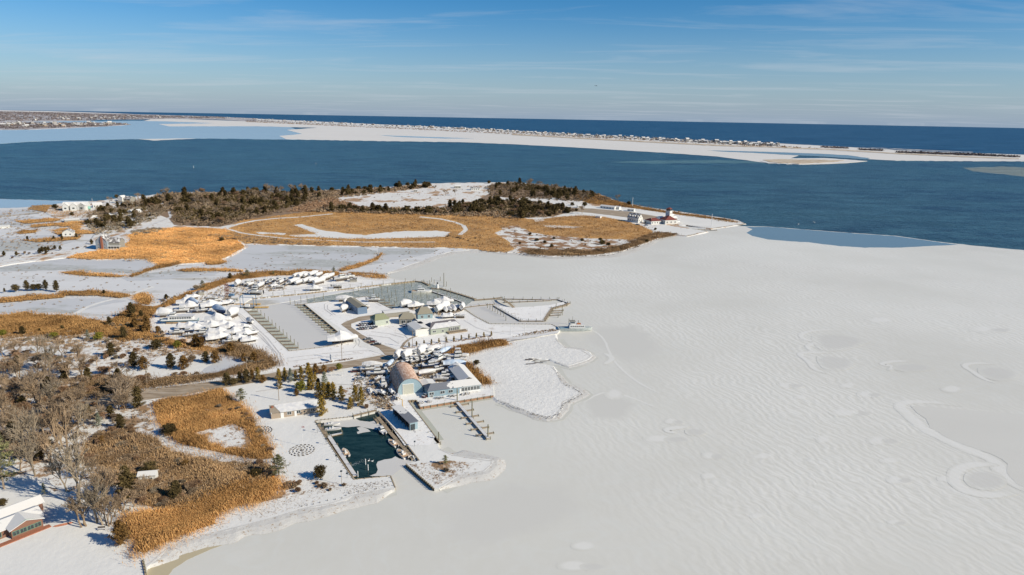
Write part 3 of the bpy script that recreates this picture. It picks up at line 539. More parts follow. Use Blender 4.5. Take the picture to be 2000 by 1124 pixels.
REED_BAND = [(-60, 618), (0, 618), (45, 613), (80, 617), (140, 621), (195, 626), (210, 632), (190, 648), (150, 655), (100, 656), (50, 658), (-60, 662)]
REED_ROAD = [(420, 682), (450, 677), (480, 684), (510, 692), (534, 706), (540, 714), (500, 724), (440, 735), (380, 744), (300, 755), (200, 768), (140, 770), (150, 752), (220, 744), (300, 748), (370, 740), (440, 728), (480, 720), (505, 712), (480, 700), (440, 692)]
REED_SQUARE = [(300, 792), (330, 780), (380, 772), (432, 764), (448, 776), (470, 792), (492, 812), (500, 838), (520, 862), (536, 895), (505, 898), (450, 888), (400, 878), (350, 866), (328, 845), (306, 822)]
REED_NEAR = [(252, 1016), (268, 1060), (272, 1078), (285, 1080), (305, 1066), (345, 1048), (386, 1034), (421, 1023), (417, 1012), (438, 995), (475, 984), (511, 979), (544, 957), (540, 938), (500, 945), (468, 950), (438, 966), (386, 988), (344, 998), (300, 1005), (271, 1008)]
REED_MID = [(160, 872), (200, 850), (250, 838), (298, 856), (330, 880), (360, 896), (430, 904), (505, 906), (540, 915), (536, 935), (480, 946), (438, 962), (380, 984), (330, 990), (290, 990), (250, 960), (235, 930), (190, 905)]
REED_CREEK = [(872, 690), (900, 682), (930, 674), (960, 669), (992, 668), (990, 674), (950, 680), (910, 692), (895, 700), (915, 712), (935, 730), (955, 745), (960, 752), (945, 752), (925, 738), (905, 722), (890, 705)]
REED_TOP = [(1120, 372), (1150, 376), (1180, 384), (1200, 392), (1235, 401), (1280, 409), (1340, 418), (1400, 426), (1440, 433), (1435, 436), (1390, 429), (1330, 421), (1270, 412), (1230, 406), (1190, 402), (1150, 398), (1125, 388)]
# near shore
near = [(-400, 700), (0, 640), (200, 625), (250, 600), (300, 595), (360, 570), (430, 546), (500, 532), (600, 528), (690, 531), (740, 538), (775, 547), (810, 549), (720, 559), (600, 573), (491, 583.5), (480, 590), (473, 600), (520, 644), (565, 686), (640, 677), (683, 668), (640, 632), (594, 594), (660, 586), (718, 579.5), (740, 592), (765, 604), (780, 598), (830, 597), (862, 592), (880, 592), (903, 602), (930, 620), (956, 633), (1077, 634), (1096, 643), (1090, 650), (1060, 656), (1000, 664), (960, 672), (900, 690), (925, 725), (963, 752), (964, 773), (820.6, 796), (813, 782), (797, 783), (830, 826), (857, 862), (856, 872), (861, 880), (884, 888), (920, 894), (954, 897), (964, 901), (960, 909), (947, 921), (920, 925), (895, 931), (870, 947), (857, 954), (848, 955), (795, 907), (818, 900), (780, 850), (737, 803), (690, 815), (615.5, 823), (652, 880), (690, 936), (763, 930.5), (772, 953), (720, 962), (690, 968), (680, 976), (651, 984), (625, 990), (594, 994), (563, 1002), (542, 1010), (511, 1017), (480, 1027), (448, 1036), (415, 1042), (382, 1050), (357, 1059), (327, 1073), (313, 1088), (300, 1098), (287, 1108), (284, 1124), (200, 1500), (-900, 1500)]
sheet('snow_ground', near, LAND, snow, 0.95, 0.45, 7, 0.0, side=snow_shore)
sheet('salt_marsh', [(900, 688), (960, 674), (1000, 667), (1060, 655), (1084, 652), (1086, 664), (1094, 672), (1104, 679), (1136, 683), (1150, 688), (1157, 696), (1148, 703), (1130, 709), (1110, 715), (1090, 709), (1072, 701), (1040, 699), (1034, 706), (1060, 711), (1078, 716), (1086, 724), (1092, 740), (1100, 749), (1128, 760), (1138, 768), (1120, 778), (1102, 786), (1098, 798), (1090, 810), (1080, 816), (1066, 815), (1046, 810), (1020, 801), (990, 790), (972, 783), (962, 773), (940, 745), (915, 715)], 0.55, marsh_snow, 0.45, 1.0, 6, 1.2)
for ln in ([(287, 1106), (300, 1098), (327, 1074), (357, 1060), (415, 1043), (480, 1028), (542, 1011), (594, 995), (651, 984), (690, 969), (720, 963), (770, 955)], [(857, 953), (870, 947), (895, 931), (947, 921), (962, 908), (963, 900), (920, 894), (884, 888), (858, 876)],
           [(972, 783), (990, 789), (1046, 811), (1068, 816), (1085, 813), (1098, 798), (1101, 786), (1138, 768), (1128, 760), (1100, 749), (1086, 724), (1078, 716)], [(1085, 708), (1110, 715), (1148, 702), (1155, 696), (1136, 683), (1104, 679), (1094, 672), (1086, 660)]):
    strip('shore_ice', [(a + 4, b + 3) for a, b in ln], 6.5, ICE + .045, greenish, 0.5); bank('shore_snow', ln, 5.0 if ln[0][0] < 900 else 3.0, LAND if ln[0][0] < 900 else .55, ICE + .05, bank_snow)
sheet('shore_ice', [(284, 1130), (290, 1108), (313, 1088), (345, 1068), (382, 1052), (440, 1040), (500, 1022), (560, 1004), (610, 994), (650, 992), (610, 1003), (560, 1020), (510, 1037), (455, 1057), (410, 1074), (366, 1094), (338, 1112), (318, 1140)], ICE + .055, stained, 0, 0.6, 6)
# yards kept clear, frozen basins, the harbour channel
flat('yard_snow', LAND + .012, snow_yard, [[(290, 628), (305, 611), (345, 594), (392, 574), (432, 556), (480, 545), (560, 539), (640, 539), (700, 545), (770, 551), (716, 559), (600, 573), (490, 583), (478, 590), (474, 601), (520, 645), (562, 688), (640, 679), (684, 669), (740, 690), (700, 702), (600, 716), (545, 722), (536, 706), (500, 690), (450, 682), (390, 670), (320, 652)],
     [(598, 594), (716, 580), (765, 605), (862, 594), (903, 604), (956, 635), (1090, 646), (960, 665), (800, 688), (745, 672), (690, 660)], [(684, 732), (770, 706), (880, 690), (905, 705), (962, 756), (960, 772), (822, 794), (815, 780), (796, 780), (850, 852), (840, 870), (790, 870), (740, 800), (690, 760)]], 0.6)
flat('scrub_ground', LAND + .02, snow_scrub, [[(-200, 690), (0, 672), (120, 668), (250, 660), (330, 672), (300, 705), (200, 730), (240, 740), (120, 770), (230, 790), (300, 780), (300, 840), (250, 850), (160, 880), (180, 910), (230, 950), (240, 1000), (250, 1040), (200, 1020), (60, 930), (-200, 940)],
     [(530, 900), (560, 925), (620, 940), (680, 945), (640, 962), (560, 970), (500, 985), (545, 955)], [(800, 908), (850, 902), (880, 900), (930, 905), (900, 922), (860, 945), (848, 950)], [(700, 750), (735, 760), (775, 800), (735, 800), (690, 790), (670, 760)]], 1.5)
flat('brush_ground', LAND + .028, snow_scrub, [[(0, 648), (90, 652), (200, 645), (245, 660), (330, 672), (420, 685), (440, 700), (330, 690), (250, 684), (120, 672), (0, 670)], [(120, 745), (220, 730), (330, 735), (400, 730), (400, 742), (260, 762), (100, 790), (0, 800), (0, 780)], [(530, 925), (575, 935), (640, 945), (660, 955), (600, 962), (560, 958)], [(0, 620), (-60, 640), (0, 662)]], 1.5)
flat('brush_ground', LAND + .03, brush_ground, [REED_MID], 1.5)
flat('reed_ground', LAND + .034, reed_ground, [REED_SHORE, REED_SQUARE, REED_NEAR, REED_ROAD, REED_TOP], 1.0)
flat('reed_ground', LAND + .034, reed_ground2, [REED_OVAL, REED_LEFT], 1.0)
flat('reed_ground', 0.9, reed_ground, REEDS_SMALL + [REED_CREEK], 0.8, 4)
flat('reed_ground', LAND + .034, reed_ground, [REED_RIDGE, REED_BAND], 0.8)
# heath with thin snow on the spit, scrub around it
flat('heath_ground', LAND + .02, brush_ground, [[(262, 400), (320, 379), (380, 377), (450, 378), (560, 377), (620, 375), (660, 371), (780, 366), (830, 360), (845, 364), (790, 372), (690, 378), (650, 390), (700, 403), (800, 408), (900, 408), (930, 392), (960, 376), (950, 362), (1000, 358), (1050, 361), (1100, 367), (1150, 376), (1170, 385), (1150, 393), (1090, 388), (1000, 384), (1090, 398), (1120, 412), (1080, 424), (1000, 425), (940, 412), (860, 421), (700, 415), (620, 413), (560, 420), (480, 432), (430, 444), (340, 440), (330, 428), (300, 415)]], 1.3)
HEATH = [(662, 392), (700, 384), (760, 380), (840, 373), (905, 362), (955, 362), (940, 385), (905, 398), (870, 404), (820, 406), (760, 404), (700, 401)]
flat('heath_snow', LAND + .05, snow_heath, [HEATH], 1.3); flat('snow_field', LAND + .042, snow, [[(868, 364), (905, 359), (958, 360), (945, 378), (900, 378), (915, 370), (885, 372)], [(960, 384), (1060, 392), (1130, 402), (1180, 404), (1240, 409), (1330, 420), (1437, 434), (1452, 437), (1388, 446), (1330, 437), (1290, 437), (1230, 432), (1180, 424), (1130, 418), (1100, 405), (1000, 395)], [(1300, 440), (1380, 452), (1340, 460), (1290, 456), (1270, 448)],
     [(420, 388), (470, 386), (530, 388), (520, 391), (440, 392)], [(560, 380), (640, 377), (640, 380), (560, 383)]], 0.8)
flat('parking_lot', LAND + .06, road_m, [[(1120, 406), (1160, 408), (1230, 414), (1290, 424), (1260, 430), (1200, 422), (1150, 416), (1110, 413)]], 0.4)
flat('rubble_snow', LAND + .055, snow_rubble, [[(980, 444), (1010, 440), (1040, 455), (1090, 462), (1160, 466), (1220, 468), (1245, 472), (1200, 484), (1140, 486), (1080, 492), (1010, 490), (995, 478), (1005, 465), (985, 455)]], 1.5, 5)
flat('snow_patch', LAND + .06, snow, [[(574, 440), (590, 438), (605, 443), (630, 450), (680, 457), (715, 460), (750, 455), (790, 452), (850, 451), (880, 454), (868, 463), (800, 465), (750, 466), (700, 467), (640, 465), (582, 463), (560, 460), (620, 458), (600, 450)], [(500, 453), (560, 456), (555, 459), (505, 457)], [(1060, 440), (1100, 441), (1140, 443), (1120, 446), (1070, 444)], [(1040, 427), (1060, 425), (1064, 431), (1045, 433)], [(195, 487), (210, 480), (240, 475), (256, 480), (240, 488), (210, 491)]], 1.6, 4)
flat('snow_patch', LAND + .06, snow_scrub, [[(378, 846), (400, 840), (425, 836), (455, 828), (480, 838), (488, 858), (495, 872), (470, 884), (440, 876), (410, 866), (390, 860)], [(400, 800), (440, 798), (448, 806), (420, 812)]], 2.5, 5)
flat('snow_patch', LAND + .06, pond_ice, [[(425, 705), (440, 695), (480, 690), (508, 708), (480, 722), (420, 732), (380, 738), (400, 720)]], 1.2)
# roads and paths
path('path', [(-20, 515), (40, 508), (100, 498), (140, 488), (180, 473), (215, 465), (260, 452), (300, 438), (335, 424), (330, 410), (315, 396)], (4.5, 4), LAND + .07, packed)
path('path', [(440, 446), (470, 437), (500, 431), (540, 427), (590, 424), (650, 418)], (6, 4), LAND + .07, snow)
path('path', [(440, 446), (470, 455), (510, 461), (560, 466), (700, 473), (850, 473)], (4, 3), LAND + .07, snow)
path('path', [(820, 424), (860, 428), (888, 434), (905, 441), (910, 449), (898, 459)], (5, 5), LAND + .07, snow)
path('path', [(298, 790), (304, 810), (308, 830), (318, 850), (340, 872), (350, 880), (400, 887), (440, 892), (470, 899), (505, 900)], (2.4, 2.2), LAND + .07, snow)
path('path', [(145, 614), (170, 600), (200, 590), (250, 578), (300, 560)], (3, 3), .45, snow); path('path', [(0, 412), (60, 407), (110, 404)], (2, 2), .45, snow)
path('path', [(250, 543), (320, 520), (400, 500), (470, 492)], (2.5, 2.5), .48, far_snow)
path('snow_berm', [(-60, 805), (100, 782), (200, 766), (270, 757), (380, 744), (470, 733), (560, 719), (670, 702), (742, 690)], (3.6, 3.6), LAND + .075, snow_yard)
sheet('road', [(-100, 830), (100, 792), (268, 763), (380, 749.5), (470, 738.6), (560, 724), (671, 707), (735, 696), (752, 693), (740, 680), (713, 669), (688, 650), (666, 634), (674, 629), (701, 619), (758, 611), (776, 609), (800, 612), (790, 618), (723, 624), (700, 628), (686, 632.6), (686, 639), (707, 654), (743, 672), (765, 680), (784, 687), (850, 680), (860, 684), (800, 696), (769, 705), (671, 720), (580, 729), (556, 738), (434, 758), (362, 771), (295, 780), (150, 806), (-100, 850)], LAND + .085, road_m, 0, 0.35, 7)
path('packed_track', [(800, 690), (860, 681), (940, 670), (1020, 659), (1085, 648)], (5, 6), LAND + .08, packed)
path('driveway', [(783, 690), (784, 680), (790, 670), (800, 662), (815, 656)], (1.6, 1.6), LAND + .09, road_m, .2)
track_m = M('tyre_track_snow', (0.52, 0.50, 0.48), (0.70, 0.68, 0.65), .5)
for ln, wd in (([(454, 606), (470, 618), (490, 636), (515, 660), (540, 690), (548, 715)], .5), ([(458, 606), (475, 618), (497, 637), (523, 661), (546, 690), (555, 714)], .5), ([(462, 613), (480, 633), (505, 655), (530, 680)], .4), ([(648, 588), (634, 594), (634, 604), (650, 616)], .4), ([(652, 590), (640, 596), (640, 604), (656, 616)], .4), ([(700, 676), (703, 668), (700, 662)], .4), ([(690, 680), (697, 672), (694, 664)], .4), ([(517, 686), (520, 676), (532, 684), (540, 700)], .4), ([(560, 700), (640, 690), (720, 684), (770, 700)], .5), ([(566, 706), (640, 697), (710, 690)], .5), ([(770, 650), (790, 655), (800, 665), (792, 676)], .4), ([(725, 648), (760, 652), (790, 660)], .4), ([(720, 655), (760, 660), (780, 672)], .4), ([(690, 722), (705, 740), (730, 760), (770, 800), (800, 840)], .6), ([(700, 720), (716, 740), (745, 762), (780, 800), (812, 845)], .6), ([(690, 572), (720, 583), (745, 598)], .4), ([(500, 574), (560, 566), (640, 557), (700, 551)], .5), ([(498, 578), (560, 570), (640, 561), (710, 554)], .5), ([(440, 585), (430, 600), (445, 612), (462, 620)], .5), ([(905, 625), (930, 640), (960, 650), (1040, 645)], .4), ([(640, 745), (600, 752), (560, 756), (500, 765)], .5), ([(650, 750), (690, 752), (700, 735)], .5)):
    path('tyre_track', ln, (wd, wd), LAND + .095, track_m, .3)
# frozen harbour basins (on the ice sheet) and broken slush in the channel
flat('basin_ice', ICE + .03, smooth_ice, [[(470, 596), (488, 580), (600, 570), (700, 560), (720, 566), (700, 582), (594, 594), (690, 672), (560, 690)], [(895, 598), (965, 590), (1000, 604), (1020, 628), (1095, 630), (1090, 638), (950, 636)]], 0.3)
sheet('broken_ice', [(600, 573), (720, 559), (812, 549), (845, 556), (858, 562), (928, 584), (905, 601), (880, 592), (830, 598), (765, 606), (716, 580), (600, 594)], ICE + .05, broken, 0, 0.4)
# the near pool: open water with floes
sheet('harbour_water', [(616, 823), (690, 815), (737, 803), (780, 850), (818, 899), (795, 907), (763, 930), (694, 937), (650, 880)], ICE + .02, pool_m, 0, 0.2)
flat('ice_floe', ICE + .06, smooth_ice, [[(616, 823), (655, 818), (688, 815), (703, 822), (722, 824), (738, 821), (746, 826), (744, 832), (736, 840), (715, 836), (700, 833), (680, 835), (668, 834), (640, 830)], [(697, 836), (706, 834), (718, 838), (724, 843), (710, 845), (699, 848), (697, 844), (702, 842)],
     [(772, 892), (780, 896), (792, 897), (806, 900), (818, 900), (795, 908), (764, 931), (722, 930), (735, 925), (738, 918), (735, 908), (738, 902), (750, 898), (765, 896)]], 0.5, 4)

path('slush_ice', [(477, 598), (530, 645), (572, 683)], (8, 7), ICE + .045, slush, .6); path('slush_ice', [(590, 596), (638, 634), (676, 666)], (9, 8), ICE + .045, slush, .8); path('slush_ice', [(495, 587), (600, 577), (700, 565)], (5, 6), ICE + .046, slush, .6)
path('slush_ice', [(822, 800), (900, 788), (963, 777)], (2.5, 2.5), ICE + .045, slush, .4); path('slush_ice', [(960, 634), (1020, 636), (1080, 637)], (4, 4), ICE + .05, slush, .5); path('slush_ice', [(803, 785), (835, 824), (861, 860)], (2, 2.4), ICE + .045, slush, .4)

# ------------------------------------------------------------------ vegetation
def in_poly(X, Y, P):
    ins = np.zeros(len(X), bool); n = len(P); j = n - 1
    for i in range(n):
        xi, yi = P[i]; xj, yj = P[j]
        c = ((yi > Y) != (yj > Y)) & (X < (xj - xi) * (Y - yi) / (yj - yi + 1e-9) + xi); ins ^= c; j = i
    return ins
def scatter(poly, n, z=LAND, holes=(), wob=0.0):
    W = [G(a, b, z) for a, b in poly]; P = [(v.x, v.y) for v in W]
    xs = [p[0] for p in P]; ys = [p[1] for p in P]; out = []
    tot = 0; X = np.zeros(0); Y = np.zeros(0)
    HP = [[(G(a, b, z).x, G(a, b, z).y) for a, b in h] for h in holes]
    while tot < n:
        x = rng.uniform(min(xs), max(xs), n * 2); y = rng.uniform(min(ys), max(ys), n * 2)
        k = in_poly(x, y, P)
        for h in HP: k &= ~in_poly(x, y, h)
        if wob:  # patchy density
            f = np.sin(x / wob + 1.7 * np.sin(y / wob * .8)) + np.sin(y / wob * 1.3 + x / wob * .6) + np.sin(x / wob * 2.9) * .5
            k &= (f + rng.uniform(-1.6, 1.6, len(x)) > -0.9)
        X = np.append(X, x[k]); Y = np.append(Y, y[k]); tot = len(X)
    return X[:n], Y[:n]
def blades(name, poly, n, h, wd, mat, label, cat, z=LAND, holes=(), lean=0.16, wob=0.0, clump=1):
    x, y = scatter(poly, n, z, holes, wob)
    if clump > 1:
        x = np.repeat(x, clump) + rng.normal(0, wd * 1.3, n * clump); y = np.repeat(y, clump) + rng.normal(0, wd * 1.3, n * clump); n *= clump
    x = x + rng.normal(0, h * 1.1 + wd * 5, n) * (rng.random(n) < .4); y = y + rng.normal(0, h * 1.4 + wd * 7, n) * (rng.random(n) < .4); q = h * 4
    fld = np.sin(x / q + 2.1 * np.sin(y / q * .7)) + np.sin(y / q * 1.7 + x / q * .9) + .8 * np.sin(x / q * 3.1 - y / q * 2.3)
    a = rng.uniform(0, np.pi, n); hh = h * rng.uniform(0.45, 1.3, n) * np.clip(.85 + .28 * fld, .3, 1.6); w2 = wd * rng.uniform(.5, 1.2, n) / 2
    T = np.zeros((n, 3, 3)); T[:, 0, 0] = x - np.cos(a) * w2; T[:, 0, 1] = y - np.sin(a) * w2; T[:, 1, 0] = x + np.cos(a) * w2; T[:, 1, 1] = y + np.sin(a) * w2
    T[:, 0, 2] = z; T[:, 1, 2] = z
    T[:, 2, 0] = x + rng.normal(-.12, lean, n) * hh; T[:, 2, 1] = y + rng.normal(0, lean, n) * hh; T[:, 2, 2] = z + hh
    T2 = T.copy(); up = T[:, 2].copy(); dx = rng.normal(0, wd, (n, 2))   # a second, inverted blade: plume
    T2[:, 0, :2] = up[:, :2] + dx * .5; T2[:, 1, :2] = up[:, :2] - dx * .5; T2[:, 0, 2] = up[:, 2] * 1.0; T2[:, 1, 2] = up[:, 2] - hh * .12
    T2[:, 2, 0] = x; T2[:, 2, 1] = y; T2[:, 2, 2] = z + hh * .2
    o = tri_mesh(name, np.concatenate([T, T2]), mat); return tag(o, label, cat, None, 'stuff')
def clumps(name, poly, n, rx, rz, m, ts, mat, label, cat, z=LAND, wob=0.0, holes=()):
    x, y = scatter(poly, n, z, holes, wob); s = rng.uniform(.5, 1.25, n)
    N = n * m; X = np.repeat(x, m); Y = np.repeat(y, m); S = np.repeat(s, m)
    th = rng.uniform(0, 2 * np.pi, N); ph = np.arccos(rng.uniform(0, 1, N)); r = rng.uniform(.45, 1.0, N)
    c = np.stack([X + rx * S * r * np.sin(ph) * np.cos(th), Y + rx * S * r * np.sin(ph) * np.sin(th), z + rz * S * r * np.cos(ph)], 1)
    T = c[:, None, :] + rng.normal(0, ts, (N, 3, 3)); T[:, :, 2] = np.maximum(T[:, :, 2], z)
    return tag(tri_mesh(name, T, mat), label, cat, None, 'stuff')

blades('reed_bed', REED_NEAR, 49400, 1.87, 0.072, reed_m, 'golden reed bed along the near shore, beside the white ice edge', 'reeds')
blades('reed_bed', REED_SQUARE, 49400, 1.37, 0.088, reed_m, 'golden reed bed inside the curved snowy path, left of the shingled house', 'reeds', holes=[[(378, 846), (425, 834), (455, 828), (480, 838), (496, 870), (470, 884), (410, 866)]])
blades('reed_bed', REED_MID, 49400, 1.44, 0.110, reedd_m, 'brown reed and brush tangle below the snowy path', 'reeds', wob=9)
blades('reed_bed', REED_ROAD, 49400, 1.58, 0.132, reedd_m, 'brown reed verge along the far side of the grey road', 'reeds')
blades('reed_bed', REED_BAND, 41800, 1.58, 0.165, reed_m, 'golden reed band at the left edge beyond the woodland', 'reeds')
blades('reed_bed', REED_RIDGE, 45600, 1.44, 0.165, reed_m, 'golden reed ridge curving behind the boat yard', 'reeds')
blades('reed_bed', REED_LEFT, 79800, .85, .3, reedf_m, 'wide golden reed marsh right of the house with the brick chimney', 'reeds')
def lane(l, k=2.0): return [(a, b - k) for a, b in l] + [(a, b + k) for a, b in reversed(l)]
OV_HOLES = [lane([(440, 446), (470, 437), (500, 431), (540, 427), (590, 424), (650, 418)], 1.6), lane([(442, 447), (470, 456), (510, 462), (560, 467)], 1.3), lane([(700, 474), (850, 474)], .8), lane([(820, 425), (860, 428), (888, 434), (905, 441)], 1.8), [(898, 459), (905, 449), (901, 441), (912, 442), (914, 450), (903, 461)], [(500, 453), (560, 456), (555, 459), (505, 457)], [(640, 423), (665, 423), (660, 425), (642, 425)], [(574, 440), (590, 438), (630, 448), (680, 456), (715, 458), (750, 454), (850, 450), (880, 454), (868, 463), (750, 466), (640, 465), (560, 460), (620, 456)], [(985, 448), (1010, 440), (1040, 455), (1090, 462), (1020, 470), (990, 478)]]
blades('reed_bed', REED_OVAL, 85000, .75, .35, reedf_m, 'broad oval golden reed marsh ringed by a snowy path', 'reeds', holes=OV_HOLES)
blades('reed_bed', REED_SHORE, 22800, 1.44, 0.303, reedd_m, 'brown reed fringe where the spit meets the frozen bay', 'reeds')
blades('reed_bed', REED_TOP, 17100, 1.15, 0.495, reed_m, 'dry grass strip on the seaward edge of the spit', 'reeds')
blades('reed_bed', REED_CREEK, 17100, 1.44, 0.121, reed_m, 'orange reed strip between the restaurant roof and the snowy salt marsh', 'reeds', z=.9)
nm = ['golden reed ground around the white villa', 'reed strip beneath the small grey marsh house', 'long thin reed strip left of the brown cottage', 'reed tuft line on the frozen marsh beside the jetty', 'thin reed line on the frozen marsh, second from the bay', 'short reed tuft left of the fallen shed', 'small reed tuft alone on the marsh ice', 'reed strip below the white barge', 'long thin reed strip above the roadside cedars', 'pale reed strip under the row of round cedars', 'reed strip right of the row of round cedars', 'rounded golden reed clump at the path bend', 'thin reed line across the middle marsh pond', 'small reed tuft on the pond edge', 'narrow reed line along the curved dyke', 'curved reed line crossing the pond to the boat yard', 'brown reed patch at the tip of the boat yard', 'low reed line on the marsh above the boat yard']
for P, l in zip(REEDS_SMALL, nm): blades('reed_bed', P, 2600, 1.1, .22, reed_m, l, 'reeds', z=.9)

# --- tree prototypes
def cone_tris(prof, h, z0, n_cl, per, ts, cl_r, seed, flat_=1.0, layered=False, rag=1.0):
    """foliage as ragged boughs: clumps of small leaf faces strung along limbs that thin out toward the tip"""
    g = np.random.default_rng(seed); T = []; nb = max(8, n_cl // 5)
    for b in range(nb):
        t = ((b + g.uniform(0, 1)) / nb) ** .9; a = b * 2.4 + g.normal(0, .35); ln = prof(min(t, .99)) * (1 + rag * g.uniform(-.38, .22)); rise = g.uniform(.0, .35) if layered else g.uniform(.15, .6)
        for f in np.linspace(.25 if ln > .8 else .05, 1.0, 5):
            d = ln * f; c = np.array([d * math.cos(a), d * math.sin(a), z0 + t * h + d * rise * .45 + g.normal(0, .06)]); r = cl_r * (1.25 - .55 * f) * (1 if ln > .6 else .7)
            P = c + g.normal(0, r, (per, 3)) * np.array([1, 1, .7 * flat_]); T.append(P[:, None, :] + g.normal(0, ts, (per, 3, 3)) * np.array([1, 1, .8 * flat_]))
    T = np.concatenate(T); T[:, :, 2] = np.maximum(T[:, :, 2], .05); return T
def twig_tree(seed, h, spread, lev=3, trunk_h=.32, k0=5, tw=14, multi=1, twl=1.0):
    g = random.Random(seed); mb = MB(); tips = []
    def grow(p, d, L, r, lv):
        n = 2; q = p
        for i in range(n):
            d = (d + Vector((g.gauss(0, .12), g.gauss(0, .12), g.gauss(.05, .06)))).normalized(); q2 = q + d * (L / n)
            mb.tube(q, q2, r * (1 - .3 * i / n), r * (1 - .3 * (i + 1) / n), 4 if lv else 5); q = q2
            if lv < lev and i == 0 and g.random() < .7: side(q, d, L * .7, r * .55, lv)
        if lv == lev: tips.append((q, d, p)); return
        for _ in range(k0 - lv): side(q, d, L * g.uniform(.62, .85), r * .6, lv)
    def side(q, d, L, r, lv):
        a = d.orthogonal().normalized(); a.rotate(Matrix.Rotation(g.uniform(0, 6.283), 3, d)); grow(q, (d * g.uniform(.7, 1.1) + a * g.uniform(.45, .95) * spread).normalized(), L, r, lv + 1)
    for i in range(multi):
        o = Vector((g.gauss(0, .3) if multi > 1 else 0, g.gauss(0, .3) if multi > 1 else 0, -.1))
        grow(o, Vector((g.gauss(0, .12 * multi ** .5), g.gauss(0, .12 * multi ** .5), 1)), h * trunk_h, h * .027, 0)
    gg = np.random.default_rng(seed); T = []
    for q, d, p in tips:
        for _ in range(tw):
            s = np.array(p.lerp(q, g.uniform(.2, 1))); dd = np.array(d) * .6 + gg.normal(0, .5, 3); dd[2] += .25; dd /= np.linalg.norm(dd); L = h * .1 * twl * g.uniform(.5, 1.3)
            sd = gg.normal(0, 1, 3); sd = np.cross(dd, sd); sd /= np.linalg.norm(sd); wd = .06
            T.append([s - sd * wd, s + sd * wd, s + dd * L])
    return mb, np.array(T)
def make_tree(kind, seed, parts=True):
    """returns a root: > crown, trunk (or one mesh with two materials when seen from far)"""
    K = {'cedar': (cedar_m, lambda t: 1.9 * (1 - t) ** .55 * min(1, t * 5 + .45), 5.6, .5, 150, 14, .20, .34), 'rusty': (rust_m, lambda t: 2.1 * (1 - t) ** .6 * min(1, t * 5 + .5), 5.2, .6, 150, 14, .20, .36),
         'arbor': (gold_m, lambda t: 1.45 * min(1, t * 4 + .6) * (1 - t) ** .62 + .06, 4.7, .15, 160, 12, .13, .2), 'lime': (lime_m, lambda t: 2.6 * math.sqrt(max(0, 1 - (t * 1.1 - .25) ** 2)), 3.6, .7, 190, 14, .2, .34),
         'pine': (pine_m, lambda t: 2.6 * (1 - t) ** .5 * min(1, t * 3 + .35), 5.4, 1.1, 110, 16, .16, .34), 'spruce': (spruce_m, lambda t: 2.1 * (1 - t) ** .9 + .1, 6.2, .4, 170, 13, .15, .26), 'round': (cedar_m, lambda t: 2.6 * math.sqrt(max(0, 1 - (t * 1.25 - .35) ** 2)), 3.4, .6, 150, 15, .22, .4)}
    if kind in K:
        m, prof, h, z0, n, per, ts, cr_ = K[kind]
        if not parts: n = n // 2; ts *= 1.7
        T = cone_tris(prof, h, z0, n, per, ts, cr_, seed, .6 if kind in ('pine', 'spruce') else 1, kind in ('pine', 'spruce'), {'arbor': .35, 'lime': .55, 'pine': 1.5, 'cedar': 1.2, 'rusty': 1.3}.get(kind, 1.0)); tb = MB(); tb.tube((0, 0, -.1), (0, 0, z0 + h * .75), .16, .04, 6)
        g = random.Random(seed)
        for i in range(7):
            a = g.uniform(0, 6.28); zz = z0 + h * g.uniform(.05, .6); tb.tube((0, 0, zz), (math.cos(a) * 1.3, math.sin(a) * 1.3, zz + .35), .05, .02, 4)
    else:
        A = {'bare': (twig_m, 9, .95, 3, .32, 5, 7, 1), 'bare_tall': (twigg_m, 12, .62, 3, .42, 5, 6, 1), 'bare_multi': (twig_m, 9, .7, 3, .4, 4, 5, 3), 'bare_red': (twigr_m, 6.0, 1.1, 3, .24, 5, 12, 2), 'bush': (twigr_m, 3.0, 1.5, 2, .3, 6, 28, 4, 1.5), 'bush_grey': (twigg_m, 2.8, 1.5, 2, .3, 6, 28, 4, 1.5), 'bush_tan': (brush_m, 2.6, 1.6, 2, .3, 6, 30, 4, 1.6)}[kind]
        m = A[0]; tb, T = twig_tree(seed, *A[1:])
    if parts:
        r = thing('tree', None, None); r['proto'] = 1; del r['proto']
        tri_mesh('crown', T, m, r); tb.build('trunk', bark if kind in K else m, r); return r
    # joined: one mesh, two materials
    base = len(tb.v); tb.m = 1; F = len(T); V = T.reshape(-1, 3); tb.mi = [0] * len(tb.f) + [1] * F
    tb.v += [tuple(v) for v in V]; tb.f += [(base + 3 * i, base + 3 * i + 1, base + 3 * i + 2) for i in range(F)]
    return tb.build('tree', [bark, m])
KINDN = {'cedar': 'cedar_tree', 'rusty': 'cedar_tree', 'arbor': 'arborvitae', 'lime': 'pine_bush', 'pine': 'pine_tree', 'spruce': 'spruce_tree', 'round': 'cedar_tree', 'bare': 'bare_tree', 'bare_tall': 'bare_tree', 'bare_multi': 'bare_tree', 'bare_red': 'bare_tree', 'bush': 'bush', 'bush_grey': 'bush', 'bush_tan': 'bush'}
CATN = {'cedar_tree': 'tree', 'arborvitae': 'tree', 'pine_bush': 'bush', 'pine_tree': 'tree', 'spruce_tree': 'tree', 'bare_tree': 'tree', 'bush': 'bush'}
_tp = {}; _tn = [0]
def tree(kind, px, py, label, s=1.0, group=None, z=LAND, parts=True, hs=1.0):
    _tn[0] += 1; v = _tn[0] % (3 if parts else 2); k = (kind, v, parts)
    if k not in _tp:
        r = make_tree(kind, 40 + v * 13 + len(kind), parts); r.name = KINDN[kind]; r['category'] = CATN[KINDN[kind]]; _tp[k] = Spawn(r)
    p = G(px, py, z); return _tp[k](p, rnd.uniform(0, 6.28), (s, s, s * hs), label, group)
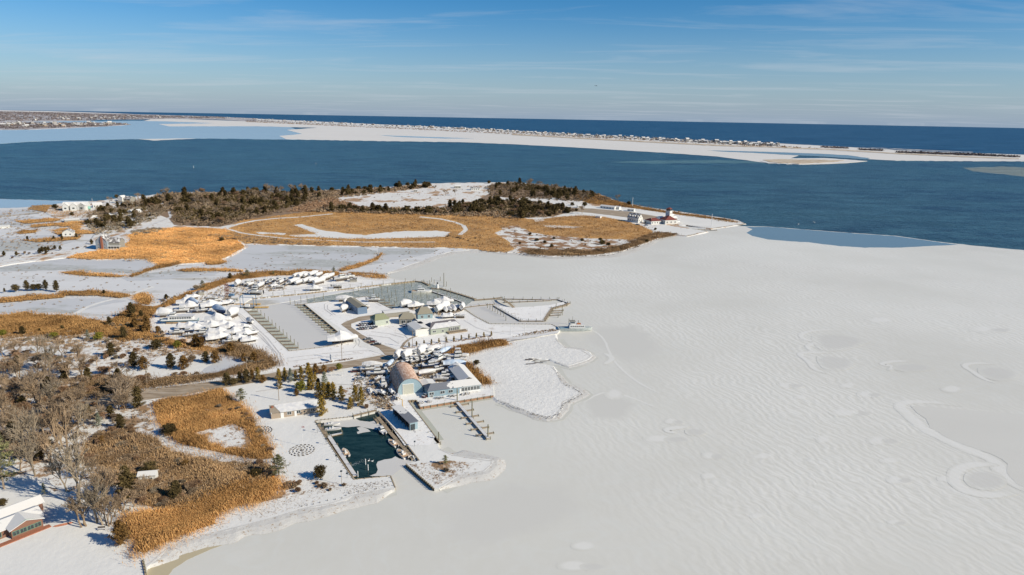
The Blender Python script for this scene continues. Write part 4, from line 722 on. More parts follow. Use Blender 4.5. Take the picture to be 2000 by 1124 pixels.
# landmark trees first, each with a label of its own
for a in [
 ('arbor', 629.5, 812.5, 'large egg-shaped golden arborvitae at the right end of the shingled house', 1.45, 1.05), ('arbor', 667, 784, 'single golden arborvitae right of the cedar clump and left of the basketball hoop', 1.15, 1.1),
 ('arbor', 684.6, 799, 'squat golden arborvitae near the pool bulkhead', 1.0, .95), ('arbor', 694, 785, 'tall dark arborvitae, left one of the pair beside the pool head', 1.15, 1.15), ('arbor', 706, 794, 'tall golden arborvitae, right one of the pair beside the pool head', 1.2, 1.3),
 ('arbor', 547, 760, 'small lone arborvitae standing above the blue shadow on the lawn', .8, 1.1), ('arbor', 545, 745, 'golden cone tree at the left end of the lawn hedge', 1.0, 1.1), ('arbor', 557, 744, 'second golden cone tree of the lawn hedge', 1.0, 1.15),
 ('spruce', 568, 747, 'grey-green spruce standing in the lawn hedge', 1.0, 1.0), ('arbor', 578, 744, 'narrow golden cone tree right of the grey-green spruce', .8, 1.1), ('arbor', 588.6, 744, 'golden cone tree in the middle of the lawn hedge', 1.1, 1.15),
 ('arbor', 603, 739, 'broad golden cone tree close to the road', 1.3, 1.05), ('rusty', 616.6, 731, 'rust-coloured cedar by the road, behind the broad golden cone', .75, 1.0), ('rusty', 633, 730, 'rusty bushy cedar by the roadside snow fence', .8, .8), ('bush', 626, 731, 'red-brown bare bush between the two rusty roadside cedars', 1.1, 1),
 ('bush', 647, 727, 'red-brown bare bush left of the white gate', 1.2, 1), ('lime', 662, 723, 'yellow-green pine by the road beside the white gate', .62, 1.1), ('arbor', 609, 762, 'very tall slim arborvitae behind the round green cedar', 1.1, 1.6), ('arbor', 604, 762, 'slim golden arborvitae touching the round green cedar', .9, 1.1),
 ('arbor', 616, 747, 'small golden cone tree above the tall slim arborvitae', .8, 1.1), ('cedar', 622, 760, 'dark cedar between the slim arborvitae and the tall pointed cedar', .7, 1.0), ('spruce', 635, 762, 'tall pointed green spruce in the middle of the clump', 1.15, 1.1), ('lime', 588, 766, 'big round deep-green cedar on the lawn casting the blue oval shadow', .85, 1.25),
 ('rusty', 579, 774, 'small rusty cedar under the round deep-green cedar', .5, 1), ('arbor', 622.6, 778, 'golden arborvitae by the right gable of the shingled house', 1.15, 1.1), ('arbor', 633, 779, 'bushy golden arborvitae, second from the gable', 1.35, 1.0), ('arbor', 642.5, 777, 'bushy green arborvitae, third from the gable', 1.3, 1.0), ('arbor', 651, 780, 'golden arborvitae at the right end of the clump', 1.25, 1.1),
 ('bush', 716, 797, 'red-brown bush at the corner of the pool bulkhead', .8, 1), ('pine', 471, 786, 'pale open pine left of the shingled house', 1.05, .9),
 ('cedar', 444, 753, 'dark cedar, leftmost of the roadside row above the pale pine', .95, .9), ('round', 457, 752, 'brownish round cedar, second of the roadside row', .65, 1.1), ('cedar', 469, 748, 'dark narrow cedar, third of the roadside row', .7, 1.1), ('cedar', 482, 748, 'broad green cedar, fourth of the roadside row', .95, .95), ('rusty', 493, 742, 'rusty cone cedar, fifth of the roadside row', .65, 1.1), ('arbor', 504, 742, 'golden cone cedar, sixth of the roadside row', 1.0, 1.1), ('rusty', 514, 748, 'squat rusty cedar, last of the roadside row', .7, .8),
 ('cedar', 271, 797, 'dark broad cedar beside the bend where road meets the snowy path', 1.3, 1.0), ('round', 331, 849, 'dark round cedar overhanging the snowy path', 1.0, .9), ('pine', 545, 932, 'open-branched pine at the corner of the snowy lawn', 1.25, 1.0), ('round', 625, 934, 'small round cedar at the foot of the snowy lawn', .8, 1.25),
 ('rusty', 236, 1064, 'orange-green cedar casting a blue shadow on the foreground lawn', 1.15, .95), ('cedar', 250, 972, 'large dark green cedar behind the tall bare trees', 1.45, 1.05), ('spruce', 87, 966, 'small pale spruce on the slope above the red house', .55, 1.1), ('pine', 8, 955, 'huge pine at the left edge above the red house', 2.2, 1.35), ('round', 6, 988, 'low evergreen bush behind the red house roof', .5, 1),
 ('pine', 870, 908, 'small pine on the snowy spit right of the pool channel', .55, 1.0), ('bush_grey', 871, 922, 'bare twiggy bush below the small pine on the snowy spit', .7, 1), ('round', 931, 712, 'dark low shrub on the snowy salt marsh beside the orange reeds', .6, .8),
 ('cedar', 345, 975, 'leaning dark cedar inside the brush above the shore reeds', 1.0, .9), ('round', 292, 925, 'dark cedar beside the small white shed', .9, 1), ('rusty', 363, 916, 'low rusty cedar in the brown brush right of the white shed', .8, .6), ('round', 500, 930, 'dark shrub under the open-branched pine', .8, .7),
 ('spruce', 193, 832, 'dark red-brown cedar above the fallen branches', .9, .9), ('cedar', 236, 838, 'green cedar left of the snowy path top', .85, 1.0), ('rusty', 200, 868, 'yellowish low cedar at the edge of the brown brush', .7, .7), ('cedar', 28, 876, 'dark spruce-like tree half hidden by bare trees at the left edge', 1.4, 1.0), ('round', 92, 872, 'dark low evergreen among the bare trees above the huge pine', .7, .8),
 ('lime', 106, 662, 'yellow-green round pine left of its twin beyond the woodland', .75, 1), ('lime', 193.5, 664, 'bright yellow-green round pine beside the dark cedar', .9, .95), ('lime', 5, 657, 'yellow-green pine cut by the left picture edge', .75, 1), ('spruce', 172, 664, 'narrow dark tree between the two yellow-green pines', .9, .9), ('cedar', 45, 655, 'dark brown cedar right of the yellow-green pine at the left edge', .9, .8), ('cedar', 122, 646, 'small dark cedar behind the left yellow-green pine', .55, .8), ('cedar', 78, 650, 'small dark shrub-like cedar in the left reed band', .4, .9),
 ('cedar', 214, 637, 'dark leaning cedar at the right end of the left reed band', .85, .9), ('cedar', 258, 622, 'tall dark cedar at the bend of the reed ridge', 1.35, 1.0), ('cedar', 242, 663, 'green cedar with snow behind it at the wood edge', 1.1, .9), ('cedar', 276, 622, 'rounded cedar right of the tall one at the ridge bend', .85, .8),
 ('round', 308, 682, 'dark green round cedar below the boat yard ridge', 1.1, 1), ('lime', 347, 680, 'yellow-green bush cedar below the boat yard', .8, 1.0), ('cedar', 335, 720, 'dense dark cedar, left one of the pair on the snowy field', 1.2, .9), ('rusty', 360, 722, 'rusty cedar, right one of the pair on the snowy field', 1.2, .85), ('bush_tan', 375, 706, 'brown bushy tree right of the cedar pair', 1.7, 1), ('cedar', 403, 708, 'dark cedar in the middle of the snowy field', 1.0, .8), ('rusty', 421, 710, 'rusty round cedar at the right end of the snowy field', 1.1, .85),
 ('cedar', 218, 697, 'dark cedar standing in the snow, left of the reddish bare tree', 1.2, .85), ('cedar', 263, 718, 'spreading green cedar by the big blue shadow', 1.3, .85), ('rusty', 281, 722, 'spreading rusty cedar by the big blue shadow', 1.2, .8), ('bare_red', 268, 692, 'small reddish leafless tree above the two spreading cedars', .9, 1), ('bush', 448, 681, 'dark red bush at the lower corner of the boat yard', 1.2, .9),
 ('pine', 396, 565, 'dark ragged pine on the reed ridge behind the boat yard', .95, 1.0), ('bush_grey', 383, 567, 'grey bare bush left of the ragged ridge pine', 1.8, 1), ('cedar', 450, 545, 'small dark cedar on the ridge, right of the ragged pine', .8, .8), ('pine', 483, 541, 'wide ragged dark pine on the ridge above the boats', 1.1, .75), ('pine', 534, 537, 'small ragged pine on the ridge above the boat row', .6, .7), ('pine', 652, 536, 'dark bushy pine at the end of the curved dyke', .9, .9), ('cedar', 325, 585, 'low dark cedar on the ridge left of the boat yard', .7, .7),
 ('cedar', 9, 571, 'tiny dark shrub, leftmost of the cedars on the marsh bank', .45, .9), ('round', 31, 569, 'round cedar, first full tree of the marsh bank row', .9, 1.1), ('cedar', 53, 567, 'dark cedar, second of the marsh bank row', .95, 1.0), ('round', 65, 567, 'brown-green cedar, third of the marsh bank row', .75, 1.2), ('round', 76, 566, 'brown-green cedar, fourth of the marsh bank row', .75, 1.2), ('cedar', 90, 566, 'dark cedar, fifth of the marsh bank row', .95, 1.0), ('cedar', 111, 569, 'dark rounded cedar standing apart at the right end of the marsh bank row', .95, 1.1),
 ('cedar', 203, 575, 'dark low shrub on the reed strip right of the marsh bank cedars', .6, .7), ('round', 433, 471, 'single dark round shrub in the golden reed marsh', .9, .8)]:
    tree(a[0], a[1], a[2], a[3], a[4] * (1.12 if a[0] in ('arbor', 'cedar', 'rusty') else 1.0), hs=a[5])
# bare woodland at the left: hand placed
BARE = [('bare', 225, 1010, .8), ('bare_multi', 100, 905, 1.1), ('bare', 136, 742, 1.1), ('bare_tall', 97, 735, .95), ('bare', 38, 738, 1.1), ('bare_multi', 160, 735, 1.0), ('bare', 60, 765, 1.0), ('bare_multi', 75, 790, 1.1), ('bare', 148, 812, 1.3), ('bare_tall', 105, 800, .9), ('bare', 190, 796, .9), ('bare_multi', 122, 876, 1.5), ('bare_tall', 78, 880, 1.1), ('bare', 5, 815, 1.1), ('bare_red', 20, 790, 1.2),
        ('bare', 30, 700, 1.0), ('bare_tall', 70, 702, .8), ('bare_red', 15, 730, 1.3), ('bare', 225, 780, .9), ('bare_multi', 245, 800, .7), ('bare_tall', 62, 905, 1.0), ('bare', 40, 920, 1.1), ('bare_red', 45, 812, 1.3), ('bare_red', 85, 835, 1.2), ('bare', 110, 850, 1.0), ('bare', 20, 850, 1.2), ('bare_tall', 150, 850, .8),
        ('bare_tall', 156, 988, 1.35), ('bare_multi', 198, 992, 1.15), ('bare_tall', 130, 960, .8), ('bare_multi', 165, 1028, .95), ('bare_tall', 190, 1022, .95), ('bare_tall', 201, 1026, .75), ('bare_multi', 213, 1027, .85), ('bare_tall', 69, 930, .95), ('bare', 180, 940, .95), ('bare_red', 170, 905, .9), ('bare', 240, 1000, .8), ('bare', 262, 990, .7), ('bare_red', 216, 950, .9), ('bare_multi', 285, 975, .7),
        ('bare', 120, 700, .8), ('bare_multi', 150, 706, .8), ('bare', 190, 715, .7), ('bare_red', 215, 730, .8), ('bare_red', 240, 745, .7), ('bare', 80, 755, .8), ('bare', 5, 765, 1.0), ('bare_red', 180, 770, .8), ('bare', 205, 765, .8), ('bare_red', 130, 770, .9), ('bare', 160, 765, .8), ('bare', 30, 880, 1.0), ('bare_red', 200, 820, .8), ('bare_red', 165, 800, .8)]
looks = {'bare': 'spreading tan bare tree', 'bare_tall': 'tall grey bare tree', 'bare_multi': 'many-trunked bare tree', 'bare_red': 'rounded red-brown leafless tree'}
def area_of(x, y):
    if y > 930: return 'on the slope right of the red house' if x < 230 else 'in the brush above the shore reeds'
    if y > 830: return 'in the left woodland above the huge pine'
    if y > 755: return 'in the wood beside the road end'
    return 'in the wood below the yellow-green pines'
_bc = {}
for k, x, y, s in sorted(BARE, key=lambda q: q[1]):
    r_ = _bc.get((k, area_of(x, y)), 0); _bc[(k, area_of(x, y))] = r_ + 1; tree(k, x, y, nth(r_) + ' ' + looks[k] + ' from left ' + area_of(x, y), s * 1.12, group='%s %s' % ({'bare': 'spreading bare trees', 'bare_tall': 'tall bare trees', 'bare_multi': 'many-trunked bare trees', 'bare_red': 'red-brown bare trees'}[k], area_of(x, y)))
def grove(poly, n, kinds, label, group, s=(.7, 1.1), z=LAND, parts=False):
    X, Y = scatter(poly, n, z); pxy = [project((X[i], Y[i], z)) for i in range(n)]; med = sorted(q[1] for q in pxy)[n // 2]; cls = {}; rank = {}
    NM = {'cedar': 'cedar', 'round': 'cedar'}
    for i in range(n): cls.setdefault((NM.get(kinds[i % len(kinds)], kinds[i % len(kinds)]) if not kinds[i % len(kinds)] in ('bare', 'bare_multi') else 'bare', pxy[i][1] < med), []).append((pxy[i][0], i))
    for c_, l_ in cls.items():
        for r_, (_, i) in enumerate(sorted(l_)): rank[i] = (r_, 'back' if c_[1] else 'front')
    for i in range(n):
        k = kinds[i % len(kinds)]; nmn = {'cedar': 'dark cedar', 'round': 'dark cedar', 'rusty': 'rusty cedar', 'bush': 'red-brown bush', 'bush_grey': 'grey bush', 'bush_tan': 'tan bush', 'bare': 'pale bare tree', 'bare_red': 'red-brown bare tree', 'bare_multi': 'pale bare tree', 'pine': 'ragged pine'}[k]
        _tn[0] += 1; v = _tn[0] % (3 if parts else 2); kk = (k, v, parts)
        if kk not in _tp:
            r = make_tree(k, 40 + v * 13 + len(k), parts); r.name = KINDN[k]; r['category'] = CATN[KINDN[k]]; _tp[kk] = Spawn(r)
        sc = rnd.uniform(*s); _tp[kk]((X[i], Y[i], z), rnd.uniform(0, 6.28), (sc, sc, sc * rnd.uniform(.75, 1.05)), '%s %s from left at %s, %s' % (nth(rank[i][0]), nmn, rank[i][1], label), (nmn + 's ' + group).replace('bushs', 'bushes'))
# near brush
grove([(0, 690), (120, 690), (250, 735), (260, 800), (190, 850), (60, 930), (0, 930)], 66, ['bare', 'bare_multi', 'cedar', 'bare', 'bare_red', 'bare'], 'crowded in the left woodland', 'in the left woodland', (.75, 1.25), parts=False)
grove([(0, 655), (90, 655), (240, 670), (310, 690), (300, 720), (200, 730), (60, 720), (0, 700)], 26, ['bush', 'bush_grey', 'bush_tan'], 'in the snow below the yellow-green pines', 'below the yellow-green pines', (.8, 1.4))
grove([(150, 742), (260, 735), (420, 728), (400, 740), (260, 758), (120, 780)], 30, ['bush', 'bush_tan'], 'on the far road verge', 'along the far road verge', (.8, 1.3))
grove([(0, 760), (120, 790), (260, 790), (290, 850), (190, 870), (0, 860)], 34, ['bush', 'bush_tan', 'bush_grey'], 'under the bare trees by the path', 'under the left woodland', (.8, 1.5))
grove(REED_MID, 34, ['bush_tan', 'bush', 'bush_grey'], 'in the brown tangle below the snowy path', 'in the brown tangle', (.7, 1.2))
grove([(230, 960), (290, 940), (420, 950), (500, 935), (460, 955), (380, 985), (300, 1000), (250, 1010)], 18, ['bush_grey', 'bush', 'bush_tan'], 'along the top of the shore reeds', 'above the shore reeds', (.8, 1.3))
grove([(560, 935), (600, 945), (680, 948), (660, 958), (600, 965), (560, 960)], 14, ['bush_tan', 'bush'], 'on the snowy bank below the lawn corner', 'below the lawn corner', (.5, .8))
grove([(470, 800), (500, 830), (525, 880), (540, 900), (525, 900), (500, 850), (465, 815), (420, 795)], 16, ['bush_grey', 'bush', 'bush_tan'], 'along the left edge of the snowy lawn', 'along the lawn edge', (.6, 1.0))
grove([(210, 640), (262, 612), (300, 640), (340, 665), (420, 685), (500, 700), (530, 712), (470, 715), (470, 690), (380, 680), (300, 665), (250, 660)], 44, ['bush', 'bush_tan', 'rusty', 'bush_grey'], 'on the ridge between boat yard and woodland', 'on the boat yard ridge', (.7, 1.2))
grove([(300, 592), (340, 578), (350, 588), (310, 608)], 6, ['bush_grey', 'bush_tan'], 'at the upper left corner of the boat yard', 'at the yard corner', (.7, 1.0))
# spit thickets
grove([(262, 402), (320, 382), (400, 378), (500, 378), (600, 377), (650, 384), (600, 398), (560, 412), (480, 425), (430, 438), (345, 436), (340, 415)], 140, ['cedar', 'bare', 'round', 'bush_grey', 'cedar', 'bare_red'], 'in the thicket beyond the golden marsh', 'in the thicket beyond the reed marsh', (1.5, 2.3))
grove([(620, 414), (640, 404), (700, 409), (800, 412), (870, 408), (930, 396), (990, 392), (1060, 400), (1100, 408), (1110, 416), (1060, 424), (1020, 428), (960, 414), (870, 420), (760, 418), (700, 416)], 120, ['cedar', 'round', 'cedar', 'bush_grey', 'round', 'bare_red'], 'in the belt behind the oval marsh', 'in the belt behind the oval marsh', (1.4, 2.0))
grove([(560, 376), (650, 373), (760, 367), (765, 374), (690, 384), (600, 382)], 36, ['cedar', 'bush_tan', 'round'], 'along the left seaward edge of the spit', 'left seaward edge of the spit', (1.2, 1.8))
grove([(772, 366), (800, 361), (835, 360), (838, 368), (780, 372)], 14, ['round', 'cedar'], 'in the small clump left of the snowy heath', 'left of the snowy heath', (1.4, 1.9))
grove([(950, 368), (980, 358), (1050, 361), (1110, 370), (1160, 378), (1165, 392), (1100, 392), (1040, 388), (960, 384)], 60, ['cedar', 'round', 'bare', 'bush_tan', 'cedar'], 'in the scrub at the seaward point', 'in the seaward scrub', (1.3, 2.0))
grove([(190, 410), (230, 405), (300, 400), (330, 408), (300, 430), (250, 450), (200, 455), (165, 440), (180, 425)], 62, ['cedar', 'bare', 'round', 'bush_grey', 'bare', 'cedar'], 'among the left houses of the spit', 'among the left houses', (1.1, 1.7))
grove([(-20, 500), (60, 492), (130, 482), (190, 470), (230, 455), (240, 460), (190, 480), (120, 496), (40, 505), (-20, 512)], 30, ['cedar', 'bush_tan', 'bush'], 'lining the causeway road at the left', 'along the left causeway', (.6, .95))
grove([(30, 462), (60, 468), (120, 466), (160, 460), (150, 468), (60, 474)], 12, ['bush_tan', 'cedar', 'bush'], 'on the reed strip above the causeway', 'above the causeway', (.5, .8))
grove([(400, 455), (480, 470), (560, 473), (520, 478), (440, 470)], 9, ['bush_tan', 'bush_grey'], 'on the lower left rim of the oval marsh', 'on the oval marsh rim', (.7, 1.1))
grove([(870, 460), (900, 462), (940, 468), (935, 474), (880, 470)], 8, ['bush_tan', 'bush_grey'], 'at the right end of the oval marsh', 'right end of the oval marsh', (.7, 1.1))
grove([(985, 450), (1040, 448), (1100, 458), (1180, 460), (1230, 466), (1200, 484), (1100, 488), (1010, 488)], 26, ['bush', 'round', 'bush_tan'], 'on the snowy rubble near the frozen bay', 'on the snowy rubble', (.5, .8))
grove(HEATH, 26, ['bush_tan', 'bush'], 'scattered over the snowy heath', 'on the snowy heath', (.45, .75))
for x, y, l, s in [(228, 387, 'dark tree clump above the left villa roofs', 1.0), (268, 391, 'dark round tree right of the grey waterfront house', 1.3), (214, 397, 'dark tree left of the grey waterfront house', 1.1), (107, 408, 'dark brown tree at the left end of the white villa', 1.2), (141, 421, 'small round bush below the white villa', .8), (1263, 474, 'small dark cedar near the shore left of the docks', .7), (1176, 478, 'dark round cedar low on the shore of the spit', 1.0), (1280, 450, 'small dark tree beside the station dock', .6), (1207, 393, 'lone bushy tree on the seaward bank', 1.3), (1228, 401, 'dark bush beside the pole on the seaward bank', 1.2),
                   (1118, 402, 'dark round tree, left of the two by the white huts', 1.0), (1142, 403, 'dark round tree, right of the two by the white huts', 1.2), (1126, 413, 'dark bush at the edge of the parking lot', .8), (1107, 417, 'dark cedar at the lower edge of the parking lot', 1.3), (1137, 418, 'grey bush below the parking lot', 1.4), (955, 359, 'dark tree left of the seaward scrub', 1.2), (850, 372, 'bare tree standing alone on the snow field', 1.1), (890, 382, 'bare round tree at the corner of the snow field', 1.3), (870, 383, 'grey bushy tree at the edge of the snow field', 1.3)]:
    tree('bare' if 'bare' in l or 'grey' in l or 'lone' in l else 'round', x, y, l, s, parts=False)
clumps('brush', [(262, 400), (320, 379), (450, 378), (620, 375), (650, 382), (600, 400), (560, 414), (480, 430), (430, 442), (340, 440), (335, 415)], 2200, 3.2, 3.4, 30, .75, twig_m, 'grey-brown underbrush filling the thicket on the spit', 'brush', wob=40)
clumps('brush', [(600, 415), (650, 402), (760, 408), (860, 406), (940, 394), (1000, 392), (1080, 400), (1130, 412), (1060, 426), (1000, 428), (860, 422), (700, 417)], 1500, 2.8, 2.8, 30, .7, brush_m, 'brown underbrush between the dark trees behind the oval marsh', 'brush')
clumps('brush', [(560, 377), (700, 370), (840, 361), (845, 366), (700, 384), (640, 390), (560, 384)], 600, 2.6, 2.2, 24, .7, brush_m, 'brown scrub along the far edge of the spit', 'brush')
clumps('brush', [(945, 366), (1000, 357), (1080, 362), (1170, 380), (1195, 393), (1120, 394), (960, 384)], 900, 2.8, 2.4, 26, .7, brush_m, 'tawny scrub at the point of the spit', 'brush')
clumps('brush', [(190, 405), (300, 398), (330, 410), (300, 432), (240, 452), (190, 462), (165, 440)], 500, 2.4, 2.4, 26, .6, twigg_m, 'grey garden scrub between the left houses', 'brush')
clumps('brush', [(0, 650), (200, 646), (330, 672), (430, 690), (330, 700), (250, 690), (120, 676), (0, 680)], 420, 1.5, 1.3, 44, .2, twig_m, 'brown undergrowth around the yellow-green pines', 'brush', wob=14)
clumps('brush', [(0, 740), (200, 735), (300, 742), (420, 732), (400, 744), (260, 764), (100, 792), (0, 812)], 800, 1.6, 1.4, 46, .2, brush_m, 'brown undergrowth on both sides of the road end', 'brush', wob=11)
clumps('brush', [(0, 820), (120, 800), (290, 800), (300, 850), (250, 900), (290, 960), (240, 1010), (150, 930), (60, 900), (0, 900)], 400, 1.4, 1.1, 46, .17, twig_m, 'brown undergrowth below the bare woodland', 'brush', wob=8)
clumps('brush', REED_MID, 800, 1.2, 1.4, 46, .17, twig_m, 'grey-brown scrub tangled in the reeds below the path', 'brush', wob=9)

clumps('evergreen_undergrowth', [(620, 414), (640, 405), (700, 410), (800, 413), (870, 409), (930, 397), (990, 392), (1060, 400), (1100, 409), (1060, 423), (1020, 427), (960, 414), (870, 419), (760, 417), (700, 415)], 700, 3.4, 4.2, 34, .7, cedar_m, 'dark evergreen mass inside the belt behind the oval reed marsh', 'evergreens', wob=26)
clumps('evergreen_undergrowth', [(330, 386), (450, 384), (560, 384), (600, 396), (540, 412), (430, 434), (345, 430), (340, 410)], 800, 3.6, 4.2, 34, .7, cedar_m, 'dark evergreen mass inside the thicket beyond the golden marsh', 'evergreens', wob=30)
clumps('evergreen_undergrowth', [(975, 362), (1000, 359), (1060, 364), (1120, 374), (1165, 382), (1150, 390), (1090, 380), (1000, 370)], 260, 3.2, 3.8, 34, .7, cedar_m, 'dark evergreen mass in the scrub at the seaward point', 'evergreens', wob=24)
clumps('evergreen_undergrowth', [(195, 412), (300, 402), (325, 410), (300, 428), (250, 448), (200, 452), (170, 440)], 150, 2.6, 3.4, 34, .5, cedar_m, 'dark garden evergreens massed between the left houses', 'evergreens', wob=18)
clumps('marsh_grass', [(0, 500), (130, 510), (300, 522), (470, 500), (740, 485), (900, 490), (760, 530), (560, 530), (300, 560), (250, 600), (150, 612), (0, 600)], 260, 1.2, .3, 12, .3, brush_m, 'thin brown grass tufts poking through the frozen marsh', 'grass', .38, wob=16)
clumps('marsh_grass', [(0, 412), (100, 402), (180, 412), (180, 450), (120, 480), (0, 495)], 500, 1.4, .5, 12, .4, brush_m, 'thin brown grass tufts on the marsh by the villa', 'grass', .9, wob=16)
clumps('marsh_grass', [(560, 965), (640, 965), (690, 966), (765, 950), (760, 938), (700, 945), (620, 950)], 260, .35, .2, 10, .06, brush_m, 'dry weeds on the snowy bank below the pool', 'grass', LAND, wob=6)
clumps('marsh_grass', [(800, 908), (850, 902), (940, 900), (950, 912), (880, 935), (855, 948)], 260, .4, .25, 12, .07, brush_m, 'dry weeds on the snowy spit beside the pool channel', 'grass', LAND, wob=5)
clumps('marsh_grass', [(430, 994), (600, 960), (640, 970), (590, 990), (480, 1022), (400, 1045), (330, 1065), (310, 1080), (345, 1055)], 420, .35, .22, 10, .06, brush_m, 'dry weeds along the snowy bank in front of the reeds', 'grass', LAND, wob=6)
clumps('marsh_grass', [(915, 700), (1060, 660), (1084, 666), (1150, 690), (1060, 700), (1090, 740), (1130, 768), (1080, 810), (980, 784), (950, 740)], 120, .35, .15, 8, .06, brush_m, 'thin dry grass stubble on the snowy salt marsh', 'grass', .55, wob=7)

clumps('brush', [(556, 416), (590, 400), (650, 386), (700, 403), (660, 406), (620, 414)], 420, 2.4, 1.8, 26, .6, twigr_m, 'russet scrub strip left of the snowy heath', 'brush')
clumps('brush', [(400, 460), (450, 458), (560, 470), (640, 475), (630, 479), (480, 476), (470, 470)], 160, 1.8, 1.2, 26, .4, brush_m, 'brown scrub along the lower rim of the oval marsh', 'brush')
clumps('reed_litter', [(130, 503), (260, 470), (300, 450), (450, 452), (470, 480), (400, 510), (300, 515), (200, 505)], 70, 5, .9, 26, .5, reedd_m, 'darker flattened swathes inside the golden reed marsh', 'reeds', wob=20)
clumps('reed_litter', [(470, 440), (560, 424), (700, 420), (860, 424), (960, 420), (1050, 432), (1200, 430), (1270, 456), (1000, 446), (930, 482), (700, 474), (480, 470)], 110, 6, .9, 26, .6, reedd_m, 'darker flattened swathes inside the oval reed marsh', 'reeds', wob=26, holes=OV_HOLES)
clumps('brush', [(255, 452), (300, 446), (330, 448), (300, 456), (262, 460)], 120, 2.0, 1.2, 26, .45, twigg_m, 'grey scrub patch inside the golden reed marsh', 'brush')
for ln, l_ in (([(287, 1107), (313, 1088), (357, 1060), (415, 1043), (480, 1028), (542, 1011), (594, 995), (651, 984), (690, 969), (770, 955)], 'dark pebbles and wrack along the near shore edge'), ([(857, 954), (895, 931), (947, 922), (963, 905)], 'dark pebbles and wrack around the snowy spit'), ([(972, 784), (1046, 811), (1068, 817), (1090, 811), (1100, 790), (1138, 769), (1100, 750), (1080, 717)], 'dark pebbles and wrack below the salt marsh edge'), ([(935, 489), (990, 494), (1050, 500), (1120, 501), (1190, 498), (1240, 483), (1290, 462)], 'dark wrack line along the shore of the spit')):
    clumps('shore_wrack', [(a, b - 2.5) for a, b in ln] + [(a + 1, b + 2) for a, b in reversed(ln)], 260 if ln[0][1] > 600 else 200, .22 if ln[0][1] > 600 else .8, .12 if ln[0][1] > 600 else .4, 9, .09 if ln[0][1] > 600 else .3, wood_d, l_, 'wrack', .7)

# ------------------------------------------------------------------ buildings
def frame(pl, pr, z=LAND):
    a = G(*pl, z); b = G(*pr, z); d = b - a; return a, math.atan2(d.y, d.x), d.length
def gable(mb, x0, x1, y0, y1, z, h, axis='x', ov=.35, th=.14, hip=0.0):
    """two sloping slabs (plus hips)"""
    if axis == 'x':
        ym = (y0 + y1) / 2; hx = hip
        E = [(x0 - ov, y0 - ov, z), (x1 + ov, y0 - ov, z), (x1 + ov - hx, ym, z + h), (x0 - ov + hx, ym, z + h)]; B = [(x0 - ov, y1 + ov, z), (x1 + ov, y1 + ov, z), (x1 + ov - hx, ym, z + h), (x0 - ov + hx, ym, z + h)]
    else:
        xm = (x0 + x1) / 2
        E = [(x0 - ov, y0 - ov, z), (x0 - ov, y1 + ov, z), (xm, y1 + ov - hip, z + h), (xm, y0 - ov + hip, z + h)]; B = [(x1 + ov, y0 - ov, z), (x1 + ov, y1 + ov, z), (xm, y1 + ov - hip, z + h), (xm, y0 - ov + hip, z + h)]
    for Q in (E, B):
        up = [(a, b, c + th) for a, b, c in Q]; mb.add(Q + up, [(0, 1, 2, 3), (7, 6, 5, 4), (0, 4, 5, 1), (1, 5, 6, 2), (2, 6, 7, 3), (3, 7, 4, 0)])
    if hip:
        for T in (((E[0], B[0], E[3]), (E[1], B[1], E[2])) if axis == 'x' else ((E[0], B[0], E[3]), (E[1], B[1], E[2]))):
            up = [(a, b, c + th) for a, b, c in T]; mb.add(list(T) + up, [(0, 1, 2), (5, 4, 3), (0, 3, 4, 1), (1, 4, 5, 2), (2, 5, 3, 0)])
def walls(mb, x0, x1, y0, y1, h, rh=0, axis='x'):
    mb.box(x0, x1, y0, y1, -.3, h)
    if rh:
        if axis == 'x':
            ym = (y0 + y1) / 2
            for x in (x0, x1):
                e = .01 if x == x1 else -.01; mb.add([(x, y0, h), (x, y1, h), (x, ym, h + rh), (x - e * 20, y0, h), (x - e * 20, y1, h), (x - e * 20, ym, h + rh)], [(0, 1, 2), (3, 5, 4), (0, 2, 5, 3), (1, 4, 5, 2)])
        else:
            xm = (x0 + x1) / 2
            for y in (y0, y1):
                e = .01 if y == y1 else -.01; mb.add([(x0, y, h), (x1, y, h), (xm, y, h + rh), (x0, y - e * 20, h), (x1, y - e * 20, h), (xm, y - e * 20, h + rh)], [(0, 1, 2), (3, 5, 4), (0, 2, 5, 3), (1, 4, 5, 2)])
def window(par, face, u, z, wd, hh, x0, x1, y0, y1, name='window', fm=None, gm=None, frame_=True):
    """face f front (y0), b back, l left (x0), r right (x1)"""
    def bx(mb, m, du, dz, out):
        if face == 'f': mb.box(u - du, u + du, y0 - out, y0 + .02, z - dz, z + dz)
        elif face == 'b': mb.box(u - du, u + du, y1 - .02, y1 + out, z - dz, z + dz)
        elif face == 'l': mb.box(x0 - out, x0 + .02, u - du, u + du, z - dz, z + dz)
        else: mb.box(x1 - .02, x1 + out, u - du, u + du, z - dz, z + dz)
    mb = MB(); bx(mb, 0, wd / 2, hh / 2, .07); o = mb.build(name, gm or glass, par)
    if frame_:
        f = MB(); t = .1
        for s in (-1, 1):
            def sub(uu, zz, du, dz):
                if face == 'f': f.box(uu - du, uu + du, y0 - .1, y0 + .01, zz - dz, zz + dz)
                elif face == 'b': f.box(uu - du, uu + du, y1 - .01, y1 + .1, zz - dz, zz + dz)
                elif face == 'l': f.box(x0 - .1, x0 + .01, uu - du, uu + du, zz - dz, zz + dz)
                else: f.box(x1 - .01, x1 + .1, uu - du, uu + du, zz - dz, zz + dz)
            sub(u + s * (wd / 2 + t / 2), z, t / 2, hh / 2 + t); sub(u, z + s * (hh / 2 + t / 2), wd / 2, t / 2)
        sub(u, z, .04, hh / 2); f.build('frame', fm or white_p, o)
    return o
